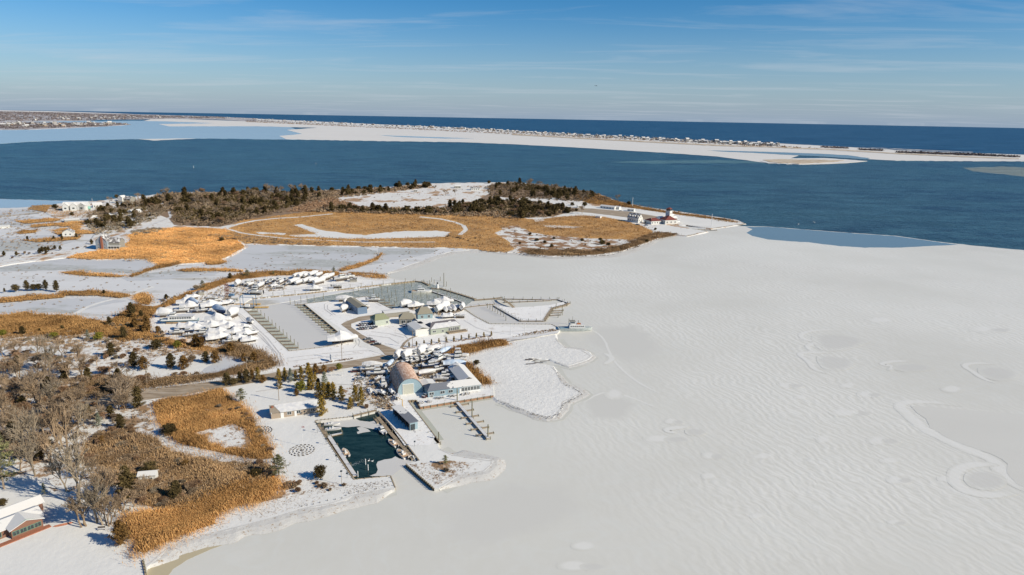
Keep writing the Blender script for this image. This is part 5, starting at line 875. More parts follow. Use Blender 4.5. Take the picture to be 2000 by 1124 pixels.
def simple_house(name, label, pl, pr, depth, wh, rh, wm, rm, axis='x', cat='house', wins=(), hip=0, group=None, z=LAND, length=None, doors=(), fr=True):
    a, rz, L = frame(pl, pr, z); L = length or L
    t = thing(name, label, cat, a, rz, group); mb = MB(); walls(mb, 0, L, 0, depth, wh, 0 if hip else rh, axis); mb.build('wall', wm, t)
    r = MB(); gable(r, 0, L, 0, depth, wh, rh, axis, hip=hip); r.build('roof', rm, t)
    for f, u, zz, ww, hh in wins: window(t, f, u * (L if f in 'fb' else depth), zz, ww, hh, 0, L, 0, depth, frame_=fr)
    for f, u, ww, hh, m in doors: window(t, f, u * (L if f in 'fb' else depth), hh / 2, ww, hh, 0, L, 0, depth, 'door', gm=m, frame_=False)
    return t, L

# quonset boat hangar
a, rz, L = frame((777, 772), (829, 766)); t = thing('boat_hangar', 'round-roofed boat hangar with rust-coloured curved roof and pale blue front', 'hangar', a, rz)
W = 11.2; HH = 7.0; LEN = 21
def arch(n=18, k=1.0, dz=0): return [(W / 2 - (W / 2) * k * math.cos(math.pi * i / n), (HH * k) * (math.sin(math.pi * i / n) ** .8) + dz) for i in range(n + 1)]
mb = MB(); A = arch(); mb.add([(x, -.05, z) for x, z in A] + [(x, .2, z) for x, z in A], [tuple(range(19)), tuple(range(37, 18, -1))]); mb.build('front_wall', sid_blue_v, t)
mb = MB(); A = arch(k=1.02); B = arch(k=1.0); n = 19
mb.add([(x - .1, -.25, z) for x, z in A] + [(x, LEN, z) for x, z in A], [(i, i + 1, n + i + 1, n + i) for i in range(18)]); mb.build('roof', roof_rust, t)
mb = MB(); mb.add([(x, LEN - .1, z) for x, z in B], [tuple(range(19))]); mb.build('back_wall', sid_blue_v, t)
mb = MB(); mb.box(2.3, 6.9, -.22, -.1, 0, 4.6); d = mb.build('roller_door', door_m, t); mb = MB(); mb.box(2.1, 2.3, -.26, -.06, 0, 4.8).box(6.9, 7.1, -.26, -.06, 0, 4.8).box(2.3, 6.9, -.26, -.06, 4.6, 4.8); mb.build('door_frame', white_p, d)
# waterside restaurant with L wing
a, rz, L = frame((836, 777), (941, 763)); t = thing('restaurant', 'low pale blue waterfront restaurant with grey roof, half under snow, beside the hangar', 'restaurant', a, rz); L = 24
mb = MB(); walls(mb, 0, L, 0, 7, 3.0); mb.build('wall', sid_blue, t)
mb = MB(); gable(mb, 0, L, 0, 7.0, 3.0, 1.7, 'x', hip=2.5); mb.build('roof', roof_grey, t)
mb = MB(); walls(mb, 16.5, 23.9, 7.2, 25, 3.0, 0); w2 = mb.build('wing_wall', sid_blue, t); mb = MB(); gable(mb, 16.5, 23.9, 5.5, 25, 3.05, 1.9, 'y', ov=.4); mb.build('wing_roof', roof_snow, t)
mb = MB(); mb.box(-.6, 5, 7.1, 12, -.3, 3.2); mb.build('rear_annex', sid_white, t); mb = MB(); gable(mb, -.6, 5, 7.1, 12, 3.2, .5, 'y'); mb.build('annex_roof', roof_snow, t)
for u in (1.6, 6.5, 10.2): window(t, 'f', u, 1.6, 1.9, 1.2, 0, L, 0, 7)
window(t, 'f', 1.6, .5, 1.0, 1.0, 0, L, 0, 7, 'door')
for i in range(6): window(t, 'f', 15.7 + i * 1.45, 1.7, 1.15, 1.6, 0, L, 0, 7)
mb = MB(); mb.box(14.2, 15.0, -.12, 0, 0, 2.2); mb.build('door', white_p, t)
mb = MB(); mb.box(14.9, 23.9, -.16, -.11, .1, .75); mb.build('trim', white_p, t)
# shingled house on the lawn
t, L = simple_house('lawn_house', 'long low shingled house with snowy roof, its left end bare brown', (530, 819), (621, 806), 7.4, 2.5, 1.7, sid_tan, roof_brown, 'x')
for u in (6.9 / 18, 10.5 / 18, 16 / 18): window(t, 'f', u * L, 1.5, 1.5, 1.2, 0, L, 0, 7.4)
mb = MB(); mb.box(3.6, 4.8, -.1, .02, 0, 2.1); mb.build('door', white_p, t); mb = MB(); mb.box(8.9, 9.8, -.1, .02, 0, 2.1); mb.build('door', white_p, t); mb = MB(); mb.box(-.02, .25, -1.0, 7.4, 2.5, 2.75); mb.build('gutter', white_p, t); mb = MB(); mb.box(.4, 1.2, 2.2, 3, 3, 4.3); mb.build('chimney', brick, t)
mb = MB(); mb.add([(3.5, -.45, 2.72), (L + .35, -.45, 2.72), (L + .3, 3.3, 4.33), (1.3, 3.3, 4.33), (3.5, -.45, 2.46), (L + .35, -.45, 2.46), (L + .3, 3.3, 4.1), (1.3, 3.3, 4.1)], [(0, 1, 2, 3), (0, 4, 5, 1), (3, 7, 4, 0), (1, 5, 6, 2)]); mb.build('roof_snow', wrap_w, t)
# long dark boat shed by the pool
a = G(816, 838, LAND); b = G(782, 806, LAND); d = b - a; t = thing('boat_shed', 'long narrow open-fronted shed with grey roof standing above the pool', 'shed', a, math.atan2(d.y, d.x)); L = d.length
mb = MB(); mb.box(0, L, .0, .15, -.2, 3.2); mb.box(0, .15, .15, 3.3, -.2, 3.2); mb.box(L - .15, L, .15, 3.3, -.2, 3.2); mb.box(0.15, L - .15, .15, 3.2, 2.7, 2.9); mb.build('wall', sid_blue_v, t)
mb = MB(); mb.box(-.3, L + .3, -.3, 3.8, 3.22, 3.42); mb.build('roof', roof_grey, t)
for i in range(5):
    mb = MB(); mb.box(.6 + i * L / 5, .8 + i * L / 5, 3.3, 3.5, -.2, 3.2); mb.build('post', wood_d, t)
mb = MB(); mb.box(.3, L - .3, 1.0, 2.8, -.1, 1.3); mb.build('stored_gear', black_m, t)
mb = MB(); mb.box(-.12, -.01, 1.2, 3.0, 0, 2.5); mb.build('door', glass, t)
# clubhouse group in the middle of the marina
a, rz, L = frame((822, 651), (844, 653)); 
t = thing('clubhouse', 'dark-roofed clubhouse with snow on its front slope, deck and glazed corner', 'clubhouse', G(838, 655, LAND), rz - R(0)); g0, rz0, _ = frame((842, 655), (905, 646)); t.rotation_euler = (0, 0, rz0)
mb = MB(); walls(mb, 1, 19, 0, 9, 3.2); mb.build('wall', sid_sage, t); mb = MB(); gable(mb, 1, 19, 0, 9, 3.2, 2.6, 'x', hip=2.2); mb.build('roof', roof_dark, t)
mb = MB(); mb.add([(.8, -.42, 3.42), (19.2, -.42, 3.42), (17.4, 2.6, 5.1), (5, 3.2, 5.3), (.8, -.42, 3.3), (19.2, -.42, 3.3)], [(0, 1, 2, 3), (0, 4, 5, 1)]); mb.build('roof_snow', wrap_w, t)
mb = MB(); mb.box(-7.5, .9, 1, 14, -.2, 3.6); mb.build('annex_wall', sid_white, t); mb = MB(); gable(mb, -7.5, .9, 1, 14, 3.6, 1.1, 'y', hip=0); mb.build('annex_roof', roof_snow, t)
for i in range(4):
    mb = MB(); mb.box(-2.6 + i * .7, -2.3 + i * .7, 8.6 - i * .1, 12, 4.5, 4.9); mb.build('roof_vent', black_m, t)
for i in range(5): window(t, 'f', 12.3 + i * 1.3, 1.7, 1.0, 1.8, 1, 19, 0, 9)
window(t, 'f', 3.2, 1.7, 1.8, 1.0, 1, 19, 0, 9); window(t, 'f', 8.2, 1.3, 1.2, 1.2, 1, 19, 0, 9); window(t, 'r', 4, 1.7, 2, 1.4, 1, 19, 0, 9)
mb = MB(); mb.box(10.5, 22, -3.4, -.05, .1, .7); mb.build('deck', wood, t); mb = MB()
for k in range(12): mb.box(10.5 + k * 1.03, 10.6 + k * 1.03, -3.4, -3.3, .7, 1.6)
mb.box(10.5, 22, -3.4, -3.32, 1.6, 1.7); mb.build('railing', wood_d, t)
simple_house('marina_office', 'pale green building with mossy green hip roof beside the parked cars', (733, 638), (760, 634), 8, 3.6, 2.4, siding('pale_green_wall', (0.55, 0.60, 0.50), 14), roof_green, 'x', 'building', [('f', .85, 1.6, 1, 1.4), ('l', .5, 1.6, 1.4, 1.2)], 2.0)
simple_house('bar_building', 'olive-brown roofed open-sided bar building between green office and clubhouse', (780, 634), (812, 633), 8, 3.0, 2.6, sid_grey, roof_olive, 'x', 'building', [('f', .25, 1.5, 2.2, 1.8), ('f', .6, 1.5, 2.2, 1.8), ('f', .88, 1.5, 1.4, 1.6)], 2.6)
simple_house('pavilion', 'pale teal building with steep olive roof behind the clubhouse', (816, 624), (845, 622), 9, 3.0, 3.2, hull_t, roof_olive, 'x', 'building', [('f', .3, 1.4, 1.4, 1.6), ('f', .75, 1.4, 1.4, 1.6)], 3.0)
simple_house('flat_shed', 'low snow-roofed shed behind the green office', (752, 621), (800, 616), 7, 2.6, .5, sid_grey, roof_snow, 'x', 'shed')
simple_house('side_shed', 'small grey gabled shed against the clubhouse annex', (812, 643), (820, 642), 6, 3.0, 1.6, sid_grey, roof_mixed, 'y', 'shed')
a = G(699, 615, LAND); b = G(676, 598, LAND); d = b - a; t = thing('storage_building', 'long narrow blue-walled storage building with dark roof on the snowy islet', 'building', a, math.atan2(d.y, d.x)); L = d.length
mb = MB(); walls(mb, 0, L, -6, 0, 4.2, 0); mb.build('wall', sid_navy, t); mb = MB(); gable(mb, 0, L, -6, 0, 4.2, 1.2, 'x', ov=.2); mb.build('roof', roof_olive, t); window(t, 'b', L * .25, 1.8, 2.6, 3.4, 0, L, -6, 0, 'door', gm=sid_navy); window(t, 'b', L * .6, 1.8, 2.6, 3.4, 0, L, -6, 0, 'door', gm=sid_navy)
# red house bottom left
a, rz, L = frame((14, 1046), (75, 1022)); t = thing('red_house', 'redwood house with snowy roofs and green window trim at the lower left corner', 'house', G(-30, 1066, LAND), R(20)); t.rotation_euler = (0, 0, rz)
mb = MB(); walls(mb, -8, 14.2, 0, 6.5, 2.5, 1.5); mb.build('wall', sid_red, t); mb = MB(); gable(mb, -8, 14.2, 0, 6.5, 2.5, 1.5, 'x', ov=.6); mb.build('roof', roof_snow, t)
mb = MB(); walls(mb, 5.8, 13.6, -2.6, 2.8, 2.7, 1.5, 'y'); mb.build('gable_wall', sid_red, t); mb = MB(); gable(mb, 5.8, 13.6, -2.6, 3.2, 2.7, 1.6, 'y', ov=.5); mb.build('gable_roof', roof_snow, t)
mb = MB(); walls(mb, -8, 17.0, 7.2, 12.0, 2.6, 1.4); mb.build('rear_wall', sid_red, t); mb = MB(); gable(mb, -8, 17.0, 7.2, 12.0, 2.6, 1.4, 'x', ov=.5); mb.build('rear_roof', roof_snow, t)
for i in range(4): window(t, 'f', 6.9 + i * 1.8, 1.5, 1.5, 1.2, 5.8, 13.6, -2.6, 2.8, fm=green_t)
for u in (1, 3.4): window(t, 'f', u, 1.4, 1.3, 1.5, -8, 14.2, 0, 6.5, fm=green_t)
mb = MB(); mb.add([(5.3, -2.75, 2.55), (9.7, -2.75, 4.2), (14.1, -2.75, 2.55), (14.1, -2.75, 2.8), (9.7, -2.75, 4.5), (5.3, -2.75, 2.8), (5.3, -2.62, 2.55), (9.7, -2.62, 4.2), (14.1, -2.62, 2.55), (14.1, -2.62, 2.8), (9.7, -2.62, 4.5), (5.3, -2.62, 2.8)], [(0, 1, 4, 5), (1, 2, 3, 4), (6, 11, 10, 7), (7, 10, 9, 8)]); mb.build('trim', green_t, t)
mb = MB(); mb.box(-8, 15, -4.4, -2.7, .02, .25); mb.build('brick_terrace', brick, t); mb = MB(); mb.box(17.05, 17.2, 8.0, 11.4, .8, 2.2); mb.build('balcony', wood_d, t); mb = MB(); mb.box(-1.2, -.4, 2.8, 3.6, 3.4, 5.0); mb.build('chimney', brick, t)
t = thing('small_shed', 'small white shed half hidden in the reeds above the shore', 'shed', G(271, 944, LAND), R(12)); mb = MB(); walls(mb, 0, 5.2, 0, 3.0, 2.4, .9); mb.build('wall', sid_white, t); mb = MB(); gable(mb, 0, 5.2, 0, 3, 2.4, .9, 'x'); mb.build('roof', roof_snow, t); mb = MB(); mb.box(1.3, 2.1, -.08, 0, 0, 1.9); mb.build('door', wood_d, t); window(t, 'f', 3.8, 1.3, .9, .8, 0, 5.2, 0, 3)
# lookout / coast guard station on the spit
a, rz, L = frame((1305, 436), (1337, 430)); t = thing('watch_station', 'white station building with square lookout tower and small red cap roof', 'station', a, rz)
mb = MB(); walls(mb, 8, 20, 0, 9, 4.5, 4.0, 'x'); mb.build('wall', sid_white, t); mb = MB(); gable(mb, 8, 20, 0, 9, 4.5, 4.2, 'x', hip=2.5); mb.build('roof', roof_snow, t)
mb = MB(); mb.box(4.2, 9.8, 1.2, 6.8, -.3, 13.6); mb.build('tower', sid_white, t); mb = MB(); mb.box(4.6, 9.4, 1.6, 6.4, 13.72, 15.6); mb.build('lantern_room', glass, t); mb = MB(); mb.box(3.8, 10.2, .8, 7.2, 13.6, 13.72); mb.build('gallery', white_p, t)
mb = MB(); mb.box(3.9, 10.1, .9, 7.1, 15.6, 17.4, 2.6, 2.6); mb.build('tower_roof', roof_red, t)
mb = MB(); mb.box(8, 22, -3, -.05, 0, .6); mb.build('porch', white_p, t)
for i in range(6):
    mb = MB(); mb.box(8.2 + i * 2.6, 8.4 + i * 2.6, -3, -2.8, .6, 3); mb.build('porch_post', white_p, t)
mb = MB(); mb.box(7.8, 22.2, -3.3, -.05, 3, 3.25); mb.build('porch_roof', roof_snow, t)
for i in range(5): window(t, 'f', 9.6 + i * 2.2, 3.8, 1.0, 1.2, 8, 20, 0, 9, frame_=False)
for zz in (7, 10.2): window(t, 'f', 7.0, zz, 1.1, 1.5, 4.2, 9.8, 1.2, 6.8, frame_=False)
for x in (10.5, 13.5, 16.5):
    mb = MB(); walls(mb, x, x + 1.6, 1.2, 3.6, 6.4, .8, 'y'); dm = mb.build('dormer', sid_white, t); mb = MB(); gable(mb, x, x + 1.6, 1.2, 3.8, 6.4, .8, 'y', ov=.15); mb.build('dormer_roof', roof_snow, dm)
def wn(n, z=1.6, w=1.1, h=1.5, f='f'): return [(f, (i + .5) / n, z, w, h) for i in range(n)]
simple_house('station_boathouse', 'square white station hall with red pyramid roof in front of the tower', (1299, 439), (1322, 438), 13, 5, 4.2, sid_white, roof_red, 'y', 'building', wn(3, 2.4, 1.1, 1.8) + wn(3, 2.4, 1.1, 1.8, 'l'), 5.2, fr=False)
simple_house('station_annex', 'low white hall with red hip roof left of the station tower', (1272, 439), (1291, 438), 13, 3.8, 2.8, sid_white, roof_red, 'x', 'building', wn(4, 1.9, 1.0, 1.7), 4, fr=False)
simple_house('connecting_wing', 'low snowy-roofed wing joining the two red-roofed station halls', (1288, 434), (1302, 433), 8, 4.0, 2.0, sid_white, roof_snow, 'x', 'building', wn(2, 1.9, 1.0, 1.5), 0, fr=False)
t, L = simple_house('station_quarters', 'white gabled quarters with dark patchy roof and dormers, left of the station', (1225, 433), (1248, 436), 10, 5.2, 5.0, sid_white, roof_mixed, 'x', 'building', wn(5, 2.4, .9, 1.4) + wn(2, 2.4, .9, 1.4, 'r') + [('r', .5, 6.2, .9, 1.3)], 0, length=15, fr=False)
for i in range(4):
    mb = MB(); walls(mb, 1.6 + i * 3.6, 3.0 + i * 3.6, .8, 3, 7.4, .7, 'y'); dm = mb.build('dormer', sid_white, t); mb = MB(); gable(mb, 1.6 + i * 3.6, 3.0 + i * 3.6, .8, 3.2, 7.4, .7, 'y', ov=.15); mb.build('dormer_roof', roof_snow, dm)
simple_house('cream_garage', 'small cream garage between station quarters and red-roofed annex', (1258, 436), (1266, 436.5), 5, 2.8, 1.0, cream_p, roof_snow, 'x', 'garage', [('f', .5, 1.2, 2.4, 2.0)], fr=False)
simple_house('snowy_hut', 'long white hut on the seaward side of the parking lot', (1172, 407), (1200, 410), 6, 3, 1.6, sid_white, roof_snow, 'x', 'hut', wn(5), fr=False)
simple_house('snowy_hut', 'white hut with blue shadowed end, right of the long hut', (1201, 409), (1209, 410), 5, 3, 1.4, sid_white, roof_snow, 'x', 'hut', wn(2), fr=False)
simple_house('snowy_hut', 'small white shed beside the parking lot, nearest the quarters', (1225, 413), (1238, 414), 6, 2.8, 1.0, sid_white, roof_snow, 'x', 'hut', wn(2), fr=False)
simple_house('snowy_hut', 'small white hut between two dark round trees', (1128, 407), (1135, 407), 5, 3, 1.4, sid_white, roof_snow, 'x', 'hut', wn(1), fr=False)
simple_house('snowy_hut', 'tiny white shed below the parking lot, beside the grey bush', (1163, 426), (1172, 427), 4, 2.2, .8, sid_white, roof_snow, 'x', 'hut', fr=False)
simple_house('bungalow', 'white bungalow with dark windows on the seaward snow field', (920, 372), (937, 372), 9, 3.6, 2.2, sid_white, roof_mixed, 'x', 'house', wn(4, 1.8, 1.6, 1.5), 0, fr=False)
simple_house('bungalow', 'small snowy cottage left of the white bungalow', (888, 368), (900, 368), 8, 3.2, 2.0, sid_grey, roof_snow, 'x', 'house', wn(2), 0, fr=False)
simple_house('field_hut', 'tiny dark hut on the left part of the snowy heath', (808, 375), (815, 375), 5, 2.4, 1, sid_grey, roof_snow, 'x', 'hut', wn(2, 1.3, 1, 1), fr=False)
# houses at the left of the spit
t, L = simple_house('villa', 'big white villa with many snowy gables by the left waterfront', (122, 412), (171, 411), 14, 5.5, 4.0, sid_white, roof_snow, 'x', 'house', wn(8, 1.8, 1.3, 1.8) + wn(8, 4.3, 1.2, 1.2), 0, fr=False)
for i, (x, ww) in enumerate([(1, 6), (9, 7), (18, 6), (L - 10, 9)]):
    mb = MB(); walls(mb, x, x + ww, -2.5, 7, 5.8, 3.2, 'y'); mb.build('gable_wall', sid_white, t); mb = MB(); gable(mb, x, x + ww, -2.5, 7, 5.8, 3.3, 'y'); mb.build('gable_roof', roof_snow, t); window(t, 'f', x + ww / 2, 3, 2.2, 1.6, 0, 1, -2.5, 1, frame_=False)
t, L = simple_house('beach_house', 'grey two-storey waterfront house with snowy flat-pitched roofs', (231, 397), (255, 398), 11, 6.0, 2.8, sid_grey, roof_mixed, 'x', 'house', wn(4, 1.8, 1.6, 1.6) + wn(4, 4.6, 1.4, 1.3), 0, fr=False)
mb = MB(); walls(mb, 2, 8, -2, 6, 7.6, 2.4, 'y'); mb.build('gable_wall', sid_white, t); mb = MB(); gable(mb, 2, 8, -2, 6, 7.6, 2.4, 'y'); mb.build('gable_roof', roof_snow, t); mb = MB(); mb.box(-2, L + 2, -4, -2.1, 2.6, 2.9); mb.build('deck', wood, t)
simple_house('beach_house', 'low snow-covered cottage between villa and grey waterfront house', (182, 406), (200, 405), 9, 3, 2.6, sid_white, roof_snow, 'x', 'house', wn(3), 0, fr=False)
simple_house('beach_house', 'brown cottage with snowy roof half hidden by cedars', (174, 433), (192, 432), 8, 3.2, 2.6, sid_tan, roof_snow, 'x', 'house', wn(3), 0, fr=False)
simple_house('garden_shed', 'small white shed left of the grey waterfront house', (221, 397), (227, 397), 5, 2.8, 1.2, sid_white, roof_snow, 'x', 'shed', fr=False)
simple_house('fallen_shed', 'low snow-buried hut on the marsh edge beside dark planks', (127, 434), (155, 432), 7, 1.6, 1.0, sid_grey, roof_snow, 'x', 'shed', fr=False)
simple_house('beach_house', 'small grey gabled house on the marsh with blue shadow at its left', (122, 462), (144, 461), 9, 3.4, 3.0, sid_white, roof_mixed, 'y', 'house', [('f', .3, 1.6, 1.1, 1.2), ('f', .7, 1.6, 1.1, 1.2)], 0, fr=False)
simple_house('marsh_barge', 'low white barge-like hut at the left edge on the marsh ice', (-8, 447), (16, 446), 8, 2.2, .6, sid_white, roof_snow, 'x', 'hut', z=.4, fr=False)
simple_house('beach_house', 'low snowy roof among trees, right of the brown cottage', (216, 425), (240, 422), 7, 2.6, 1.6, sid_grey, roof_snow, 'x', 'house', wn(3), 0, fr=False)
simple_house('beach_house', 'low snowy roof by the road bend near the fallen leaves tree', (258, 418), (276, 416), 7, 2.6, 1.6, sid_white, roof_snow, 'x', 'house', wn(3), 0, fr=False)
t, L = simple_house('chimney_house', 'tall grey-blue house with red brick chimney and porches in the reed marsh', (188, 488), (210, 488), 12, 7.2, 5.0, siding('blue_grey_shingle', (0.34, 0.39, 0.43), 14), roof_mixed, 'y', 'house', [('f', .25, 1.8, 1, 1.5), ('f', .8, 1.8, 1, 1.5), ('f', .25, 4.7, 1, 1.4), ('f', .8, 4.7, 1, 1.4), ('l', .3, 4.7, 1, 1.4), ('l', .7, 1.8, 1, 1.4)], 0)
mb = MB(); mb.box(L * .5, L * .5 + 1.6, -.9, 0, -.2, 10).box(L * .5 + .3, L * .5 + 1.3, -.7, -.1, 10, 11.5); mb.build('chimney', brick, t)
mb = MB(); walls(mb, L, L + 9, 3, 13, 5.6, 3.6, 'x'); mb.build('side_wall', sid_grey, t); mb = MB(); gable(mb, L, L + 9, 3, 13, 5.6, 3.6, 'x'); mb.build('side_roof', roof_mixed, t); mb = MB(); mb.box(L + .1, L + 10, .4, 2.9, 2.7, 3.0).box(L + .1, L + 10, .4, 2.9, .2, .5); mb.build('porch', white_p, t)
for i in range(5):
    mb = MB(); mb.box(L + .3 + i * 2.3, L + .5 + i * 2.3, .4, .6, .5, 2.7); mb.build('porch_post', white_p, t)
for i in range(4): window(t, 'f', L + 1.5 + i * 2.1, 1.6, 1.0, 1.6, 0, 1, 3, 1, frame_=False)
t = thing('propane_tank', 'small green tank at the right end of the white villa', 'tank', G(174, 410, LAND)); mb = MB(); mb.ball((0, 0, 2.2), 2.2, 2.2, 2.2, 14, 8); mb.build('shell', M('green_tank_paint', (0.25, 0.5, 0.42), None, 1, .5), t, True); mb = MB(); mb.box(-1.2, 1.2, -1.2, 1.2, -.2, .8); mb.build('base', wood_d, t)
# little lighthouse on the breakwater
t = thing('small_lighthouse', 'small white decorative lighthouse at the head of the breakwater', 'lighthouse', G(854.5, 563, .8)); mb = MB(); mb.tube((0, 0, -.6), (0, 0, 3.0), 1.1, .65, 8); mb.build('tower', white_p, t); mb = MB(); mb.tube((0, 0, 3.0), (0, 0, 3.7), .5, .5, 8); mb.build('lantern', glass, t); mb = MB(); mb.tube((0, 0, 3.7), (0, 0, 4.3), .7, .05, 8); mb.build('cap', black_m, t)
# far barrier island houses and the town at the far left
def far_house_mesh(seed):
    g = random.Random(seed); mb = MB(); L = g.uniform(11, 17); D = g.uniform(9, 13); h = g.uniform(5, 8.5); ax = g.choice('xy')
    mb.box(-L / 2, L / 2, -D / 2, D / 2, -.5, h); mb.m = 1; gable(mb, -L / 2, L / 2, -D / 2, D / 2, h, g.uniform(2.5, 4), ax); 
    if g.random() < .6: mb.m = 0; mb.box(-L * .8, -L / 2, -D * .3, D * .3, -.5, h * .6); mb.m = 1; mb.box(-L * .85, -L / 2, -D * .35, D * .35, h * .6, h * .6 + .6)
    mb.m = 2
    for i in range(3): mb.box(-L / 2 + 1.5 + i * L * .32, -L / 2 + 1.5 + i * L * .32 + L * .16, -D / 2 - .1, -D / 2, h * .25, h * .75)
    mb.m = 1; return mb.build('beach_house', [far_wall if seed % 4 else far_brown, roof_snow if seed % 3 else roof_mixed, glass])
FH = [Spawn(far_house_mesh(i)) for i in range(9)]
for f in FH: f.root['category'] = 'house'
line = [(430, 229.5), (500, 233.2), (700, 243.2), (900, 252.4), (1000, 258), (1100, 263.6), (1200, 269.0), (1300, 274.2), (1400, 279.4), (1500, 283.8), (1520, 284.6)]
def online(t):
    X = 430 + t * (1520 - 430)
    for a, b in zip(line, line[1:]):
        if X <= b[0]: return X, a[1] + (b[1] - a[1]) * (X - a[0]) / (b[0] - a[0])
    return line[-1]
k = 0
for row in range(2):
    n = 130 if row == 0 else 90
    for i in range(n):
        t = (i + rnd.uniform(.1, .9)) / n; x, y = online(t if row == 0 else .35 + .65 * t); dist_s = .9 + .25 * (1 - t)
        y2 = y + (.9 - 1.9 * row) * (.3 + t) + rnd.uniform(-.25, .25); seg = 'left' if x < 800 else 'middle' if x < 1180 else 'right'
        FH[(k * 5 + k // 7) % 9](G(x, y2, 1), rnd.uniform(-.5, .5), dist_s * rnd.uniform(.95, 1.5), '%s tiny house from the left in the %s row on the barrier island' % (nth(i), ('seaward', 'bayside')[row]), 'barrier island houses'); k += 1
for P, n, lab, grp in (([(5, 251.5), (120, 249.5), (200, 246.8), (250, 243.8), (235, 242.4), (120, 242), (5, 243)], 46, 'far snowy-roofed house on the lower left peninsula', 'far peninsula houses'), ([(60, 236), (180, 235), (330, 231.8), (430, 232.3), (425, 229.5), (300, 227.2), (100, 226)], 50, 'far snowy-roofed house in the distant left town', 'distant town houses')):
    X, Y = scatter(P, n); od = sorted(range(n), key=lambda i: project((X[i], Y[i], 1))[0])
    for r_, i in enumerate(od): FH[(k * 5) % 9]((X[i], Y[i], 1.2), rnd.uniform(-.6, .6), rnd.uniform(1.3, 2.2), nth(r_) + ' ' + lab.replace(' on ', ' from left on ').replace(' in ', ' from left in '), grp); k += 1
farbush = leaf_mat('far_woodland', (0.10, 0.085, 0.085), (0.24, 0.20, 0.19), 0.01)
clumps('far_woodland', [(-100, 252.5), (0, 252.5), (120, 250), (200, 247), (250, 243.9), (235, 242.2), (120, 241), (-100, 241)], 1700, 14, 9, 8, 3.5, farbush, 'dark winter woodland on the far lower left peninsula', 'woodland', wob=120)
clumps('far_woodland', [(-100, 238.3), (100, 236.6), (180, 235.2), (330, 231.6), (440, 232.2), (435, 229.2), (300, 226.6), (100, 220.5), (-100, 216)], 4200, 22, 11, 8, 5.5, farbush, 'grey winter woodland of the distant left town', 'woodland', wob=260)
clumps('dune_scrub', [(1605, 287.2), (1655, 289.5), (1655, 291.0), (1605, 289)], 90, 7, 5, 10, 2.5, farbush, 'dark scrub patch, leftmost on the barrier dunes', 'scrub', 1.5); clumps('dune_scrub', [(1678, 291.8), (1725, 294), (1725, 295.6), (1678, 293.4)], 90, 7, 5, 10, 2.5, farbush, 'dark scrub patch, second on the barrier dunes', 'scrub', 1.5)
clumps('dune_scrub', [(1750, 297.2), (1920, 302.7), (1990, 306.5), (1990, 308), (1920, 305.2), (1750, 299)], 420, 7, 5, 10, 2.5, farbush, 'long dark scrub belt on the barrier dunes at the right', 'scrub', 1.5); clumps('dune_scrub', [(480, 237), (800, 251.5), (1100, 265.6), (1500, 286.2), (1560, 288.2), (1500, 284), (1100, 264), (800, 250), (480, 234)], 900, 7, 3.5, 8, 2.5, farbush, 'low dark scrub between the barrier island houses', 'scrub', 1.0)
clumps('dune_grass', [(480, 238.6), (800, 253.2), (1100, 267.5), (1500, 287.6), (1600, 291.2), (1600, 289), (1500, 285.2), (1100, 265.4), (800, 251.8), (480, 237.4)], 1100, 8, 2.2, 8, 2.2, twigr_m, 'russet dune grass in front of the barrier island houses', 'grass', 1.0)

# ------------------------------------------------------------------ boats
def hull_mesh(L, B, D, rake=.9, zk=.0, flare=.78):
    mb = MB(); S = [0, .12, .3, .5, .7, .85, .95, 1.0]; bw = [.86, .93, 1, 1, .86, .6, .3, .03]; vs = []
    for s, b in zip(S, bw):
        x = s * L; sh = D * (1 + .22 * s * s); bb = B / 2 * b; k = zk + D * .5 * max(0, s - .6) ** 1.5 * 2.2
        vs += [(x - rake * max(0, (s - .7)), 0, k), (x - rake * .4 * max(0, (s - .7)), bb * flare, zk + D * .35 + k * .4), (x, bb, zk + sh), (x, -bb, zk + sh), (x - rake * .4 * max(0, (s - .7)), -bb * flare, zk + D * .35 + k * .4)]
    fs = []
    for i in range(len(S) - 1):
        a = i * 5; b = a + 5; fs += [(a, b, b + 1, a + 1), (a + 1, b + 1, b + 2, a + 2), (a + 2, b + 2, b + 3, a + 3), (a + 3, b + 3, b + 4, a + 4), (a + 4, b + 4, b, a)]
    fs += [(0, 1, 2, 3, 4)]; mb.add(vs, fs); return mb
def cover_mesh(L, B, D, zk, peak, lump=0.0, seed=1):
    """shrink wrap or snow blanket from gunwale up to a ridge"""
    g = random.Random(seed); mb = MB(); S = [-.01, .1, .25, .42, .6, .78, .92, 1.01]; bw = [.88, .96, 1.03, 1.03, .9, .66, .36, .05]; pk = [.55, .8, 1.0, .95, .85, .6, .35, .06]; vs = []
    for s, b, p in zip(S, bw, pk):
        x = s * L; sh = zk + D * (1 + .22 * s * s) + .02; bb = B / 2 * b; q = p * peak * (1 + g.uniform(-lump, lump)); j = g.uniform(-lump, lump) * .4
        vs += [(x, bb, sh - .25), (x, bb * .62, sh + q * .62), (x, j, sh + q), (x, -bb * .62, sh + q * .62), (x, -bb, sh - .25)]
    fs = []
    for i in range(len(S) - 1):
        a = i * 5; b = a + 5
        for k in range(4): fs.append((a + k, b + k, b + k + 1, a + k + 1))
    fs += [(4, 3, 2, 1, 0)]; mb.add(vs, fs); return mb
def stands(t, L, B, zk):
    mb = MB()
    for x in (.2, .65):
        for s in (-1, 1): mb.tube((x * L, s * (B * .62), 0), (x * L, s * B * .38, zk + .45), .06, .05, 4)
    mb.box(L * .15, L * .85, -.12, .12, 0, zk + .1); mb.build('stands', wood_d, t)
